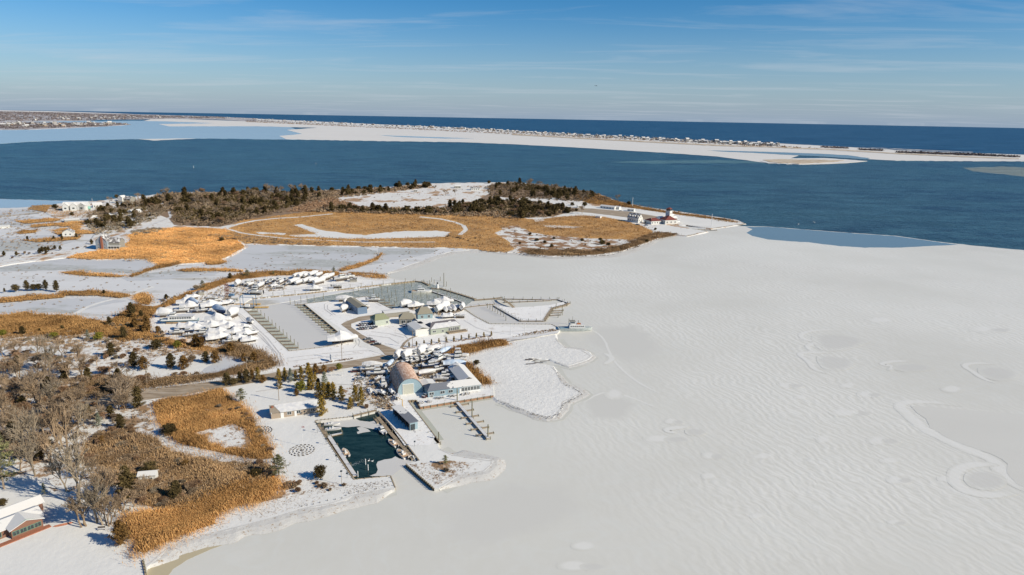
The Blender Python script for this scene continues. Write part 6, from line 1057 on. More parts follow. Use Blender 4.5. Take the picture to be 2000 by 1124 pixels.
def wrapped(L=9.5, B=3.0, D=1.5, peak=1.5, cm=None, hm=None, lump=.06, seed=1, zk=1.15, name='wrapped_boat'):
    t = thing(name, None, 'boat'); hull_mesh(L, B, D, zk=zk).build('hull', hm or gel, t); cover_mesh(L, B, D, zk, peak, lump, seed).build('cover', cm or wrap_w, t, smooth=lump < .1); stands(t, L, B, zk); return t
def cruiser(L=9, B=3.1, D=1.3, hm=None, zk=1.0, tower=True, dry=True, snow_top=True, name='cabin_boat'):
    t = thing(name, None, 'boat'); hull_mesh(L, B, D, zk=zk).build('hull', hm or gel, t); z = zk + D + .05
    mb = MB(); mb.box(L * .34, L * .68, -B * .32, B * .32, z, z + 1.35, .28, .12); c = mb.build('cabin', gel, t)
    mb = MB(); mb.box(L * .33, L * .69, -B * .335, B * .335, z + .6, z + 1.05, .1, .0); mb.build('windows', glass, c)
    if tower:
        mb = MB()
        for x in (.42, .6):
            for s in (-1, 1): mb.tube((L * x, s * B * .25, z + 1.3), (L * (x - .02), s * B * .22, z + 2.5), .04, .04, 4)
        mb.box(L * .38, L * .62, -B * .28, B * .28, z + 2.5, z + 2.6); mb.build('hardtop', gel, t)
    mb = MB(); mb.box(L * .05, L * .3, -B * .38, B * .38, z - .02, z + .08); mb.build('cockpit', wrap_w if snow_top else tan_d, t)
    mb = MB(); mb.box(L * .7, L * .92, -B * .18, B * .18, z + .02, z + .22, .2, .15); mb.build('fore_deck_snow', wrap_w, t)
    mb = MB(); mb.box(-.55, -.02, -.25, .25, zk + .3, zk + D + .5); mb.box(-.5, -.2, -.08, .08, zk - .4, zk + .3); mb.build('outboard_motor', black_m, t)
    if dry: stands(t, L, B, zk)
    return t
def skiff(L=6.5, B=2.3, D=.85, inner=None, zk=0.0, dry=False, name='open_boat'):
    t = thing(name, None, 'boat'); h = hull_mesh(L, B, D, zk=zk); h.build('hull', gel, t); z = zk + D
    mb = MB(); S = [(.06, .40), (.3, .44), (.55, .42), (.75, .3), (.9, .14)]; vs = []
    for s, b in S: vs += [(L * s, B * b, z + .1 + .12 * s), (L * s, -B * b, z + .1 + .12 * s)]
    mb.add(vs, [(2 * i, 2 * i + 2, 2 * i + 3, 2 * i + 1) for i in range(4)]); mb.build('deck', inner or tan_d, t)
    mb = MB(); mb.box(L * .42, L * .55, -.35, .35, z + .12, z + .95, .06, .06); mb.build('console', gel, t)
    mb = MB(); mb.box(L * .26, L * .34, -.5, .5, z + .12, z + .6); mb.build('seat', white_p, t)
    mb = MB(); mb.box(-.5, -.02, -.22, .22, zk + .25, zk + D + .55); mb.build('outboard_motor', black_m, t)
    if dry: stands(t, L, B, zk)
    return t
W1 = Spawn(wrapped()); W2 = Spawn(wrapped(11, 3.4, 1.7, 1.7, lump=.1, seed=4)); WB = Spawn(wrapped(10, 3.3, 1.7, 1.8, cm=wrap_b, hm=hull_b, seed=5)); WM = Spawn(wrapped(11.5, 5.4, 1.1, 2.7, lump=.32, seed=9, zk=.8, name='snow_covered_boat')); WM2 = Spawn(wrapped(9, 5.0, .9, 2.1, lump=.4, seed=13, zk=.7, name='snow_covered_boat')); WT = Spawn(wrapped(8.5, 3.6, 2.0, 3.4, lump=.08, seed=7))
CR = Spawn(cruiser()); CR2 = Spawn(cruiser(7.5, 2.7, 1.1, tower=False)); CRN = Spawn(cruiser(8.5, 2.9, 1.2, hm=hull_b, tower=False)); SKD = Spawn(skiff(6, 2.2, .8, wrap_w, .9, True)); SKT = Spawn(skiff(6.6, 2.6, .8, tan_d, -.25)); SKW = Spawn(skiff(6.5, 2.3, .8, wrap_w, -.25))
def boat(sp_, x, y, deg, label, s=1.0, group=None, z=LAND):
    s *= 1.1 if z == LAND else 1; p = G(x, y, z); return sp_((p.x, p.y, z), R(deg), s, label, group)
ORD = ['first', 'second', 'third', 'fourth', 'fifth', 'sixth', 'seventh', 'eighth', 'ninth', 'tenth', 'eleventh', 'twelfth', 'thirteenth', 'fourteenth', 'fifteenth', 'sixteenth', 'seventeenth', 'eighteenth', 'nineteenth', 'twentieth']
# north row
for i, (x, y) in enumerate([(573, 545), (583, 545), (593, 544), (604, 543), (616, 544), (629, 549), (640, 546)]): boat((W1, W2)[i % 2], x, y + 1, 68 + i, '%s white-wrapped boat from the left in the back row below the ridge' % ORD[i], .95, 'white wrapped boats, back row below the ridge')
for i, (x, y) in enumerate([(566, 558), (577, 559), (592, 556), (603, 555), (613, 558), (625, 551)]): boat((W2, W1)[i % 2], x, y, 66 - i * 2, '%s white-wrapped boat from the left in the front row of the north yard' % ORD[i], .92, 'white wrapped boats, front row of the north yard')
nb = [(WT, 460, 562, 80, 'round white-wrapped boat at the left end of the north yard', .8), (CR, 475, 560, 70, 'small snowy cabin boat right of the round wrapped one', .8), (W1, 484, 562, 75, 'slim white-wrapped boat near the left of the north yard', .7), (CR2, 491, 565, 60, 'snowy cabin boat close to the travel lift', .8), (W2, 503, 566, 82, 'tall white-wrapped boat standing by the travel lift', .85), (CR, 512, 556, 75, 'snowy cabin boat behind the tall wrapped one', .8), (CRN, 519, 558, 70, 'dark-hulled cabin boat in the cluttered part of the north yard', .8), (CR2, 526, 554, 80, 'cabin boat below the ridge in the cluttered part', .8), (SKD, 531, 560, 65, 'open boat on stands in the cluttered part of the north yard', 1), (CR, 538, 553, 75, 'snowy cabin boat left of the wrapped rows', .8), (W1, 545, 557, 80, 'white-wrapped boat left of the wrapped rows', .7), (CRN, 552, 553, 70, 'dark cabin boat beside the first wrapped boat', .8), (CR2, 557, 559, 60, 'small cabin boat in front of the wrapped rows', .8), (SKD, 536, 565, 20, 'open snowy boat lying in front of the clutter', 1), (WM2, 528, 562, 50, 'low snow-heaped boat in front of the clutter', .6),
      (CR, 514, 577, 175, 'long cabin cruiser pointing left along the harbour wall', 1.1), (WM, 601, 568, 5, 'snow-buried boat on the harbour wall right of the cruiser', .8), (SKD, 648, 564, 8, 'flat snowy skiff farther right on the harbour wall', 1.2), (CR, 652, 551, 35, 'white yacht with dark portholes at the right of the wrapped rows', 1.2), (CR2, 672, 546, 30, 'boat with blue tarpaulin at the tip of the north yard', 1.0)]
for sp_, x, y, d, l, s in nb: boat(sp_, x, y, d, l, s)
t = thing('small_shed', 'small grey shed at the right tip of the north yard', 'shed', G(683, 551, LAND), R(8)); mb = MB(); walls(mb, 0, 5, 0, 3, 2.2, .5); mb.build('wall', sid_grey, t); mb = MB(); gable(mb, 0, 5, 0, 3, 2.2, .5); mb.build('roof', roof_mixed, t)
# west yard
wb = [(WB, 372, 596, -45, 'blue-grey wrapped boat high in the west yard', 1.15), (WM, 352, 605, 15, 'large snow-heaped boat in the upper left of the west yard', 1.0), (WM, 345, 597, 20, 'snow-heaped boat below the ridge in the west yard', .9), (WM2, 362, 586, 30, 'low snow-heaped boat behind the blue-grey wrapped one', .9), (WT, 308, 621, 15, 'white-wrapped boat at the far left of the west yard', .9), (WM, 392, 604, 30, 'broad snow-heaped boat in the centre of the west yard', 1.0), (WM2, 406, 600, 40, 'small snow-heaped boat right of the broad one', .8), (WB, 420, 611, -40, 'blue-grey wrapped boat pointing toward the basin', 1.2), (WT, 447, 625, 75, 'tall white-wrapped boat standing upright by the tyre tracks', 1.05), (WM, 402, 632, 8, 'large smooth snow mound boat in front of the blue-grey ones', 1.15), (WM2, 432, 597, 30, 'low wrapped boat beside the travel lift hut', .9), (WT, 494, 634, 150, 'single round wrapped boat on the basin wall', .6), (CR2, 384, 612, 25, 'cabin boat wedged between snow mounds', .9), (SKD, 402, 587, 15, 'open boat near the small dark shed', 1),
      (WM2, 346, 644, 12, 'snow mound boat at the lower left of the trawler', 1.1), (WM, 364, 649, 14, 'snow mound boat just below the trawler stern', .9), (WM2, 384, 641, 18, 'snow mound boat below the middle of the trawler', 1.0), (WM, 396, 644, 20, 'snow mound boat below the trawler bow', .9), (WM2, 414, 640, 25, 'flat snow mound boat beneath the large smooth mound', 1.0), (WM, 430, 646, 22, 'snow mound boat left of the dark winter stakes', .9), (WM2, 405, 655, 15, 'snow mound boat in the middle of the lower yard', 1.1), (CR, 378, 657, 15, 'snowy cabin boat near the brown ridge', .9), (WM, 440, 657, 25, 'snow mound boat right of centre in the lower yard', .85), (WM2, 402, 668, 28, 'snow mound boat on the lower rim of the west yard', 1.2), (CRN, 420, 664, 20, 'dark-hulled boat on the lower rim of the west yard', .9), (WM2, 444, 668, 20, 'snow mound boat at the lower right rim', 1.0), (WM, 462, 660, 30, 'snow mound boat nearest the utility pole', .85), (WM2, 455, 648, 25, 'low snow mound boat right of the winter stakes', 1.0), (CR2, 480, 658, 40, 'grey cabin boat at the right rim of the west yard', .9), (CRN, 482, 666, 120, 'small dark boat propped at the corner of the west yard', .8), (WM2, 470, 670, 20, 'snow mound boat beside the corner boats', .9), (CR, 331, 655, 10, 'snowy cabin boat at the lower left rim of the yard', .8), (SKD, 357, 660, 15, 'open snowy boat on the lower left rim', 1)]
wb += [(CR, 340, 612, 15, 'snowy cabin boat left of the large upper snow heaps', .9), (CRN, 372, 612, 10, 'dark-hulled boat between trawler and upper snow heaps', .8), (CR2, 388, 596, 35, 'small cabin boat below the dark shed', .8), (SKD, 376, 577, 20, 'open boat under the ridge by the dark shed', .9), (CR2, 412, 592, 30, 'small cabin boat left of the lift hut', .8), (CRN, 352, 652, 10, 'dark boat tucked under the lower left mounds', .8), (CR, 392, 651, 18, 'cabin boat in the gap between lower mounds', .8), (CRN, 426, 654, 25, 'navy boat in the gap left of the stakes', .8), (SKD, 448, 640, 20, 'open boat just above the dark stakes', .8), (CR2, 470, 650, 35, 'small cabin boat beside the tyre tracks', .8), (CRN, 388, 664, 15, 'dark boat against the brown ridge', .8), (CR, 434, 673, 20, 'cabin boat at the bottom of the west yard', .8), (WB, 366, 640, 12, 'blue-grey wrapped boat among the mounds by the trawler', .7)]
for sp_, x, y, d, l, s in wb: boat(sp_, x, y, d, l, s)
# trawler yacht in the yard
t = thing('trawler_yacht', 'long pale teal trawler yacht with rows of cabin windows in the west yard', 'boat', G(388, 630, LAND), R(190)); L = 21
hull_mesh(L, 4.6, 1.9, 2.0, .5).build('hull', hull_t, t); mb = MB(); mb.box(2.5, 16, -1.9, 1.9, 2.42, 4.5, .3, .1); c = mb.build('cabin', gel, t); mb = MB()
for i in range(9): mb.box(3.5 + i * 1.3, 4.3 + i * 1.3, -1.99, 1.99, 3.1, 3.9)
mb.build('windows', glass, c); mb = MB(); mb.box(1.5, 16.6, -2.1, 2.1, 4.52, 4.72); mb.build('roof_snow', wrap_w, t); mb = MB(); mb.box(12, 15, -1.4, 1.4, 4.74, 6.5, .3, .2); p = mb.build('pilot_house', gel, t); mb = MB(); mb.box(12.1, 14.9, -1.42, 1.42, 5.5, 6.0); mb.build('windows', glass, p)
mb = MB(); mb.tube((13, 0, 6.5), (13, 0, 9), .06); mb.build('mast', wood_d, t); mb = MB(); mb.box(.2, 19.6, -2.42, 2.42, 2.2, 2.55, .1, .1); mb.build('rail', white_p, t); mb = MB(); mb.box(.6, 17, -1.75, 1.75, .45, .8); mb.build('boot_stripe', tan_d, t); stands(t, L, 4.4, .5)
# big work boat moored at the pier head
t = thing('work_boat', 'white and grey passenger work boat frozen in beside the pier head', 'boat', G(1093, 645, ICE), R(4)); L = 20
t.location = G(1090, 646, ICE); hull_mesh(L, 5.4, 2.2, 2.2, -.5).build('hull', M('grey_hull_paint', (0.50, 0.54, 0.52), None, .6, .5), t)
mb = MB(); mb.box(6.2, 15.2, -2.1, 2.1, 1.9, 3.9, .25, .15); c = mb.build('cabin', gel, t); mb = MB()
for i in range(7): mb.box(7 + i * 1.15, 7.6 + i * 1.15, -2.14, 2.14, 2.7, 3.3)
mb.build('windows', glass, c)
mb = MB(); mb.box(6.8, 9.6, -1.5, 1.5, 3.92, 5.7, .2, .15); p = mb.build('pilot_house', gel, t); mb = MB(); mb.box(6.95, 9.45, -1.45, 1.45, 4.7, 5.3); mb.build('windows', glass, p); mb = MB(); mb.box(6.5, 9.8, -1.7, 1.7, 5.72, 5.85); mb.build('roof', sid_grey, t)
mb = MB(); mb.tube((8.2, 0, 5.85), (8.2, 0, 8.6), .07); mb.tube((8.2, -.8, 7.4), (8.2, .8, 7.4), .04); mb.build('mast', wood_g, t)
mb = MB(); mb.tube((5.9, -1.8, 1.9), (7.2, -1.8, 4.2), .12); mb.tube((5.9, 1.8, 1.9), (7.2, 1.8, 4.2), .12); mb.box(1.0, 5.5, -1.9, 1.9, 1.75, 1.85); mb.build('aft_deck', hull_t, t)
mb = MB()
for i in range(14): mb.tube((15.2 + i * .33, 2.2 - i * .14, 2.1), (15.2 + i * .33, 2.2 - i * .14, 2.9), .03, .03, 4)
for i in range(14): mb.tube((15.2 + i * .33, -2.2 + i * .14, 2.1), (15.2 + i * .33, -2.2 + i * .14, 2.9), .03, .03, 4)
mb.build('bow_rail', white_p, t); mb = MB(); mb.box(11, 13, -.8, .8, 3.92, 4.4); mb.build('life_raft', M('orange_paint', (.5, .18, .06), None, 2), t)
# fishing boat frozen in the channel
t = thing('fishing_boat', 'white fishing boat with flying bridge frozen in the slushy channel', 'boat', G(804, 572, ICE), R(5)); L = 14
hull_mesh(L, 4.4, 1.9, 1.8, -.4).build('hull', gel, t); mb = MB(); mb.box(4, 9, -1.5, 1.5, 1.6, 3.2, .3, .15); c = mb.build('cabin', gel, t); mb = MB(); mb.box(4.2, 8.8, -1.5, 1.5, 2.3, 2.8); mb.build('windows', glass, c)
mb = MB(); mb.box(4.3, 7.2, -1.3, 1.3, 4.6, 4.75); mb.tube((4.6, 1.1, 3.2), (4.6, 1.1, 4.6), .05); mb.tube((4.6, -1.1, 3.2), (4.6, -1.1, 4.6), .05); mb.tube((7, 1.1, 3.2), (7, 1.1, 4.6), .05); mb.tube((7, -1.1, 3.2), (7, -1.1, 4.6), .05); mb.build('flying_bridge', gel, t); mb = MB(); mb.box(.3, 3.6, -1.7, 1.7, 1.5, 1.62); mb.build('cockpit', tan_d, t)
# islet and harbour-side boats
ib = [(W2, 657, 590, 5, 'tan wrapped boat on the islet left of the blue building', .9, LAND), (WT, 672, 600, 70, 'white-wrapped boat, upper of the two casting blue shadows', .75, LAND), (WT, 666, 612, 65, 'white-wrapped boat, lower of the two casting blue shadows', .75, LAND), (CR2, 680, 607, 55, 'small boat in the shadow of the blue building', .8, LAND), (CR, 716, 590, 0, 'small cabin boat near the channel edge of the islet', .9, LAND), (CR2, 702, 606, 40, 'snowy boats trailer rig at the end of the blue building', .9, LAND), (WM, 640, 672, 18, 'big snow-covered wrapped boat at the corner of the west basin', 1.25, LAND),
      (WT, 783, 603, 35, 'white-wrapped boat with blue shadow behind the long snowy shed', .85, LAND), (WM, 796, 603, 20, 'snow-heaped boat right of the blue-shadowed wrapped boat', .85, LAND), (WM, 834, 599, 5, 'snow-heaped boat beside the channel dock', .9, LAND), (WM, 852, 593, 5, 'flat snow-heaped boat at the channel edge', .9, LAND), (WT, 852, 614, 60, 'white-wrapped boat close behind the pavilion', .9, LAND), (WT, 862, 610, 60, 'tall white-wrapped boat behind the pavilion', 1.0, LAND), (W2, 872, 613, 110, 'white-wrapped boat, first of the row behind the clubhouse', .8, LAND), (W1, 881, 612, 112, 'white-wrapped boat, second of the row behind the clubhouse', .8, LAND), (W2, 889, 611, 112, 'white-wrapped boat, third of the row behind the clubhouse', .8, LAND), (WT, 901, 609, 80, 'white-wrapped boat at the end of the row, above the dock rail', .8, LAND), (WM2, 862, 622, 10, 'low snow-heaped boat beside the clubhouse roof', .9, LAND), (WM2, 875, 606, 20, 'snow-heaped boat beyond the wrapped row', .9, LAND), (WM2, 821, 608, 10, 'snow-heaped boat behind the olive-brown roof', .8, LAND), (SKD, 887, 622, 3, 'open boat on a low trailer beside the clubhouse', 1.1, LAND)]
for sp_, x, y, d, l, s, z in ib: boat(sp_, x, y, d, l, s, None, z)
# near yard
yb = [(WT, 773, 707, 72, 'tall white-wrapped boat, leftmost behind the hangar', .85), (WT, 788, 706, 60, 'tall white-wrapped boat, second behind the hangar', .85), (CR, 801, 704, 60, 'cabin boat between the tall wrapped boats behind the hangar', .8), (WT, 817, 700, 66, 'tall white-wrapped boat, third behind the hangar', .95), (CR, 827, 699, 55, 'cabin boat right of the third tall wrapped boat', .8), (W2, 836, 694, 50, 'tan wrapped boat at the top of the near yard', .8), (CR2, 846, 696, 55, 'cabin boat at the top edge of the near yard', .9), (SKD, 853, 696, 50, 'open boat at the top edge of the near yard', 1.1), (WB, 859, 697, 55, 'blue-grey wrapped boat at the top right of the near yard', .8), (CR, 872, 705, 12, 'long white sport cruiser at the upper right of the near yard', 1.15), (CR2, 874, 711, 10, 'low white cruiser below the long sport cruiser', 1.1),
      (CR2, 783, 714, 40, 'small snowy boat behind the hangar roof, left', .8), (CRN, 792, 713, 45, 'dark cabin boat just behind the hangar', .8), (CR, 801, 713, 45, 'cabin boat just behind the hangar', .75), (CR2, 812, 711, 40, 'snowy boat in the crowded middle of the near yard', .9), (CRN, 822, 711, 40, 'dark boat in the crowded middle of the near yard', .9), (SKD, 830, 709, 45, 'open boat in the crowded middle of the near yard', 1.1), (CR2, 838, 706, 40, 'snowy boat beside the tan-cabin yacht', .9), (CR, 843, 717, 60, 'motor yacht with tan cabin in the near yard', 1.15), (CRN, 856, 708, 30, 'dark boat right of the tan-cabin yacht', .9), (CR2, 862, 714, 20, 'white boat between tan-cabin yacht and restaurant wing', .9),
      (CRN, 823, 723, 20, 'navy-hulled boat under a dark cover beside the hangar roof', 1.0), (SKD, 812, 722, 15, 'open snowy boat beside the hangar roof', 1.1), (WB, 866, 722, 10, 'blue-wrapped boat beside the restaurant wing', 1.0), (CR, 870, 733, 5, 'white trawler beside the inner corner of the restaurant', 1.0), (W1, 818, 737, 25, 'white-wrapped boat between hangar and restaurant roofs', .8), (CR2, 851, 740, 5, 'small boat behind the restaurant, left of the trawler', .9), (SKD, 846, 746, 0, 'open boat tight behind the restaurant roof', 1.1), (SKD, 878, 743, 5, 'open boat in the inner corner of the restaurant', 1.0), (CR2, 838, 731, 25, 'cabin boat in the middle behind the restaurant', .9),
      (W2, 708, 721, 5, 'long white-covered boat by the road above the yard', .8), (WB, 756, 722, 75, 'blue-grey wrapped boat at the back left of the hangar', .7), (CR, 716, 737, 8, 'white cabin cruiser left of the hangar', 1.0), (CR2, 752, 735, 95, 'small cabin boat tight against the hangar side', .8), (CR2, 703, 728, 10, 'small boat between cruiser and road', .9), (SKD, 731, 748, 60, 'open boat with snow beside the blue canal shadow', .9), (CR, 751, 763, 108, 'open white boat with tower in the hangar shadow', .85), (SKD, 754, 777, 140, 'white dinghy, left one at the foot of the hangar', 1.0), (SKD, 769, 775, 120, 'white dinghy, right one at the foot of the hangar', .9), (SKW, 728, 772, 115, 'long snow-filled skiff on the quay', 1.1), (SKD, 775, 784, 90, 'small boat by the yellow crane', .8)]
for sp_, x, y, d, l, s in yb: boat(sp_, x, y, d, l, s)
# pool boats, afloat
boat(SKT, 679, 893, 118, 'open skiff with tan deck floating along the left wall of the pool', .95, None, ICE); boat(CR2, 752, 855, 122, 'white pilot-house boat moored at the right side of the pool', .9, None, ICE - 1.05)
boat(SKT, 776, 874, 128, 'open work boat with tan deck behind the pilot-house boat', 1.0, None, ICE); boat(SKT, 795, 897, 126, 'larger tan-decked boat, last before the ice at the right wall', 1.15, None, ICE); boat(SKW, 814, 901, 130, 'small white skiff squeezed against the right wall in the ice', .75, None, ICE)
boat(SKW, 633, 831, 12, 'long white skiff in the upper left corner of the pool', .95, None, ICE); boat(SKW, 635, 841, 14, 'snowy centre-console boat on the pool lift', .95, None, ICE)
for s_ in (W1, W2, WB, WM, WM2, WT, CR, CR2, CRN, SKD, SKT, SKW): s_.drop()

# ------------------------------------------------------------------ bulkheads, docks, pilings
def bulkhead(pts, label, zt=LAND + .12, zb=ICE - .3, piles=2.2, mat=None, cap=.35, ph=.35, name='bulkhead', pr=.14):
    t = thing(name, label, 'bulkhead' if name == 'bulkhead' else 'dock', G(pts[0][0], pts[0][1], 0)); o = t.location.copy(); W = [G(a, b, LAND) - o for a, b in pts]; mb = MB(); cp_ = MB(); n = 0
    for a, b in zip(W, W[1:]):
        mb.slab(a, b, .22, zb, zt - .1); cp_.slab(a, b, cap, zt - .1, zt)
    mb.build('plank_wall', mat or wood, t); cp_.build('cap_board', wood, t)
    tot = sum((b - a).length for a, b in zip(W, W[1:])); st = max(piles, tot / 60); P0 = None
    for a, b in zip(W, W[1:]):
        d = (b - a).length; m = max(1, int(d / st)); nn = (b - a).normalized(); nn = Vector((nn.y, -nn.x, 0)) * .25
        for i in range(m):
            q = a.lerp(b, (i + .5) / m) + nn
            if P0 is None: k = MB(); k.tube((0, 0, zb), (0, 0, zt + ph), pr, pr, 6); P0 = k.build('piling', wood_g, t); P0.location = (q.x, q.y, 0)
            else: c = P0.copy(); C.objects.link(c); c.parent = t; c.location = (q.x, q.y, rnd.uniform(-.1, .15))
    return t
def dock(pts, wd, label, z=LAND, piles=4, ph=1.2, name='dock', top=None, group=None, legs=True):
    t = thing(name, label, 'dock', G(pts[0][0], pts[0][1], 0), 0, group); o = t.location.copy(); W = [G(a, b, z) - o for a, b in pts]; mb = MB(); sn = MB()
    for i, (a, b) in enumerate(zip(W, W[1:])):
        mb.slab(a, b, wd, z - .3, z + i * .003); sn.slab(a, b, wd * .86, z + .004 + i * .003, z + .07 + i * .003)
    mb.build('deck', wood, t)
    if top is not None: sn.build('deck_snow', top, t)
    P0 = None
    for a, b in zip(W, W[1:]):
        d = (b - a).length; m = max(1, int(d / piles)); nn = (b - a).normalized(); nn = Vector((nn.y, -nn.x, 0)) * (wd / 2 + .12)
        for i in range(m + 1):
            for s in (-1, 1):
                q = a.lerp(b, i / m) + nn * s
                if P0 is None: k = MB(); k.tube((0, 0, ICE - .3), (0, 0, z + ph), .13, .12, 6); P0 = k.build('piling', wood_g, t); P0.location = (q.x, q.y, 0)
                else: c = P0.copy(); C.objects.link(c); c.parent = t; c.location = (q.x, q.y, 0)
    return t
bulkhead([(615.5, 823), (652, 880), (691, 937)], 'long timber bulkhead along the left side of the pool'); bulkhead([(616, 822), (690, 814), (735, 802.5)], 'timber bulkhead at the head of the pool', piles=1.4)
bulkhead([(739, 803), (780, 850), (819, 900)], 'timber bulkhead along the right side of the pool'); bulkhead([(691, 937), (763, 930)], 'rust-brown bulkhead closing the pool on the shore side', mat=rust_w); bulkhead([(763, 930), (772, 953)], 'short bulkhead end at the pool mouth')
bulkhead([(793, 907), (848, 955)], 'dark timber bulkhead on the channel side of the snowy spit', mat=wood_d, piles=1.2, ph=.5); bulkhead([(797, 783), (830, 826), (857, 862)], 'long straight bulkhead between canal quay and frozen bay', piles=3)
bulkhead([(813, 782), (820.6, 796), (964, 773)], 'rust-brown bulkhead under the restaurant terrace', mat=rust_w, piles=3); bulkhead([(797, 783), (813, 782)], 'tiny bulkhead at the boat slip beside the terrace')
bulkhead([(473, 600), (520, 644), (565, 686)], 'timber bulkhead along the left side of the frozen basin'); bulkhead([(565, 686), (628, 679), (683, 668)], 'timber bulkhead at the lower end of the frozen basin'); bulkhead([(594, 594), (640, 632), (683, 668)], 'dark timber bulkhead along the islet side of the frozen basin', mat=wood_d, piles=1.6)
bulkhead([(491, 583.5), (600, 573), (720, 559), (810, 549)], 'long timber bulkhead along the north side of the channel'); bulkhead([(594, 594), (660, 586), (718, 579.5)], 'timber bulkhead on the channel side of the islet'); bulkhead([(718, 579.5), (740, 592), (765, 604)], 'timber bulkhead at the right end of the islet')
bulkhead([(903, 602), (930, 620), (956, 633)], 'timber bulkhead right of the wrapped boats', piles=1.6, ph=.8); bulkhead([(956, 633), (1077, 634), (1096, 643)], 'timber bulkhead of the pier facing the dock square'); bulkhead([(1096, 643), (1060, 652), (1000, 659)], 'rust-brown bulkhead on the road side of the pier', mat=rust_w, piles=1.8)
bulkhead([(1456, 437), (1421, 442.5), (1388, 447), (1340, 440.5)], 'dark bulkhead around the flagpole lawn at the tip of the spit', mat=wood_d, piles=3, ph=.6); bulkhead([(1381, 452.5), (1341, 461.5), (1320, 459)], 'dark bulkhead around the lower station lawn', mat=wood_d, piles=3, ph=.6)
dock([(1330, 447), (1365, 448.5), (1400, 449.5)], 2, 'narrow pier sticking out between the two station lawns', piles=5, ph=.5)
dock([(643, 853), (694, 930)], 1.6, 'snowy floating dock along the left wall of the pool', ICE + .45, 7, .8, top=wrap_w); dock([(738, 815), (762, 845), (790, 876), (808, 897)], 1.5, 'grey plank dock along the right wall of the pool', ICE + .55, 6, .9)
dock([(739, 826), (733, 818)], 1.0, 'short plank stub at the pool head', ICE + .4, 3, .8); dock([(690, 812), (734, 801)], 1.0, 'narrow walkway over the head of the pool', LAND + .5, 3, .9)
dock([(640, 852), (668, 846)], 1.2, 'upper finger dock in the left corner of the pool', ICE + .45, 4, 1.3, top=wrap_w); dock([(622, 828), (640, 852)], 1.2, 'short dock beside the left wall at the pool head', ICE + .45, 4, 1.0)
dock([(893, 786), (921, 818), (954, 856)], 1.5, 'main dock running out into the ice below the restaurant', ICE + .8, 9, .5, top=wrap_w, name='dock')
for i in range(6):
    f = (i + .5) / 6.2; x = 893 + 61 * f; y = 786 + 70 * f; dock([(x - 17, y + 1.8), (x - 2, y)], .55, '%s left finger of the restaurant dock' % ORD[i], ICE + .6, 9, .25, 'finger_pier', group='fingers of the restaurant dock, left side'); dock([(x + 2, y - 1), (x + 17, y - 3.5)], .55, '%s right finger of the restaurant dock' % ORD[i], ICE + .6, 9, .25, 'finger_pier', group='fingers of the restaurant dock, right side')
dock([(840, 845), (857, 866)], 1.3, 'short dock at the end of the canal bulkhead', LAND, 4, .6)
# breakwater docks
dock([(843, 563), (862, 564), (900, 575), (928, 584)], 1.6, 'outer breakwater dock below the small lighthouse', .8, 3.2, .7); dock([(838, 567), (870, 578), (903, 590)], 1.4, 'inner dock parallel to the outer breakwater', .8, 4, 1.0, top=wrap_w); dock([(810, 549), (826, 551), (838, 557)], 1.6, 'end of the north dock where the channel opens', .8, 4, 1.6)
dock([(903, 600), (935, 596), (965, 593)], 1.6, 'dock linking the yard to the dock square', .8, 4, .7, top=wrap_w); dock([(926, 586), (965, 583), (980, 581)], 1.6, 'outer dock left of the arched bridge', .8, 5, .8); dock([(966, 597), (990, 611), (1017, 626)], 1.8, 'snowy boardwalk on the left side of the dock square', .8, 4, .8, top=wrap_w); dock([(1017, 626), (1063, 626)], 1.8, 'snowy boardwalk on the near side of the dock square', .8, 4, .9, top=wrap_w)
dock([(1063, 626), (1079, 602), (1105, 596), (1111, 592)], 1.8, 'boardwalk on the right side of the dock square', .8, 4, .7); dock([(985, 583), (1040, 584), (1090, 584.5), (1111, 592)], 1.8, 'long outer dock behind the dock square', .8, 5, 1.2, top=wrap_w); dock([(985, 590), (1030, 588), (1076, 586)], 1.5, 'inner dock between outer dock and dock square', .8, 5, .6, top=wrap_w)
for i, (x, y) in enumerate([(1080, 607), (1078, 611), (1074, 616)]): dock([(x, y), (x + 20, y - 1)], .5, '%s finger on the right side of the dock square' % ORD[i], .8, 9, .5, 'finger_pier', group='fingers right of the dock square')
sheet('dock_ice', [(968, 598), (984, 599), (1005, 601), (1040, 599), (1075, 596), (1100, 590), (1105, 594), (1078, 601), (1062, 625.5), (1018, 625.5)], .7, snow_yard, .5, 0.2, 8, 0, side=wood_d)
t = thing('arched_bridge', 'arched timber footbridge at the left end of the long outer dock', 'bridge', G(970, 585, .8)); a = Vector((0, 0, 0)); b = G(1004, 601, .8) - t.location; n_ = 9; dk = MB(); rl = MB()
for i in range(n_):
    p = a.lerp(b, i / n_); q = a.lerp(b, (i + 1) / n_); zp = 1.8 * math.sin(math.pi * i / n_); zq = 1.8 * math.sin(math.pi * (i + 1) / n_); d = (b - a).normalized(); nn = Vector((-d.y, d.x, 0)) * .9
    V = [p - nn, q - nn, q + nn, p + nn]; zz = [zp, zq, zq, zp]; dk.add([(v.x, v.y, z_) for v, z_ in zip(V, zz)] + [(v.x, v.y, z_ - .2) for v, z_ in zip(V, zz)], [(0, 1, 2, 3), (4, 7, 6, 5), (0, 4, 5, 1), (2, 6, 7, 3)])
    for s in (-1, 1): rl.tube((p.x + nn.x * s, p.y + nn.y * s, zp + 1), (q.x + nn.x * s, q.y + nn.y * s, zq + 1), .06, .06, 4); rl.tube((p.x + nn.x * s, p.y + nn.y * s, zp), (p.x + nn.x * s, p.y + nn.y * s, zp + 1), .05, .05, 4)
dk.build('deck', wood, t); rl.build('railing', wood_g, t)
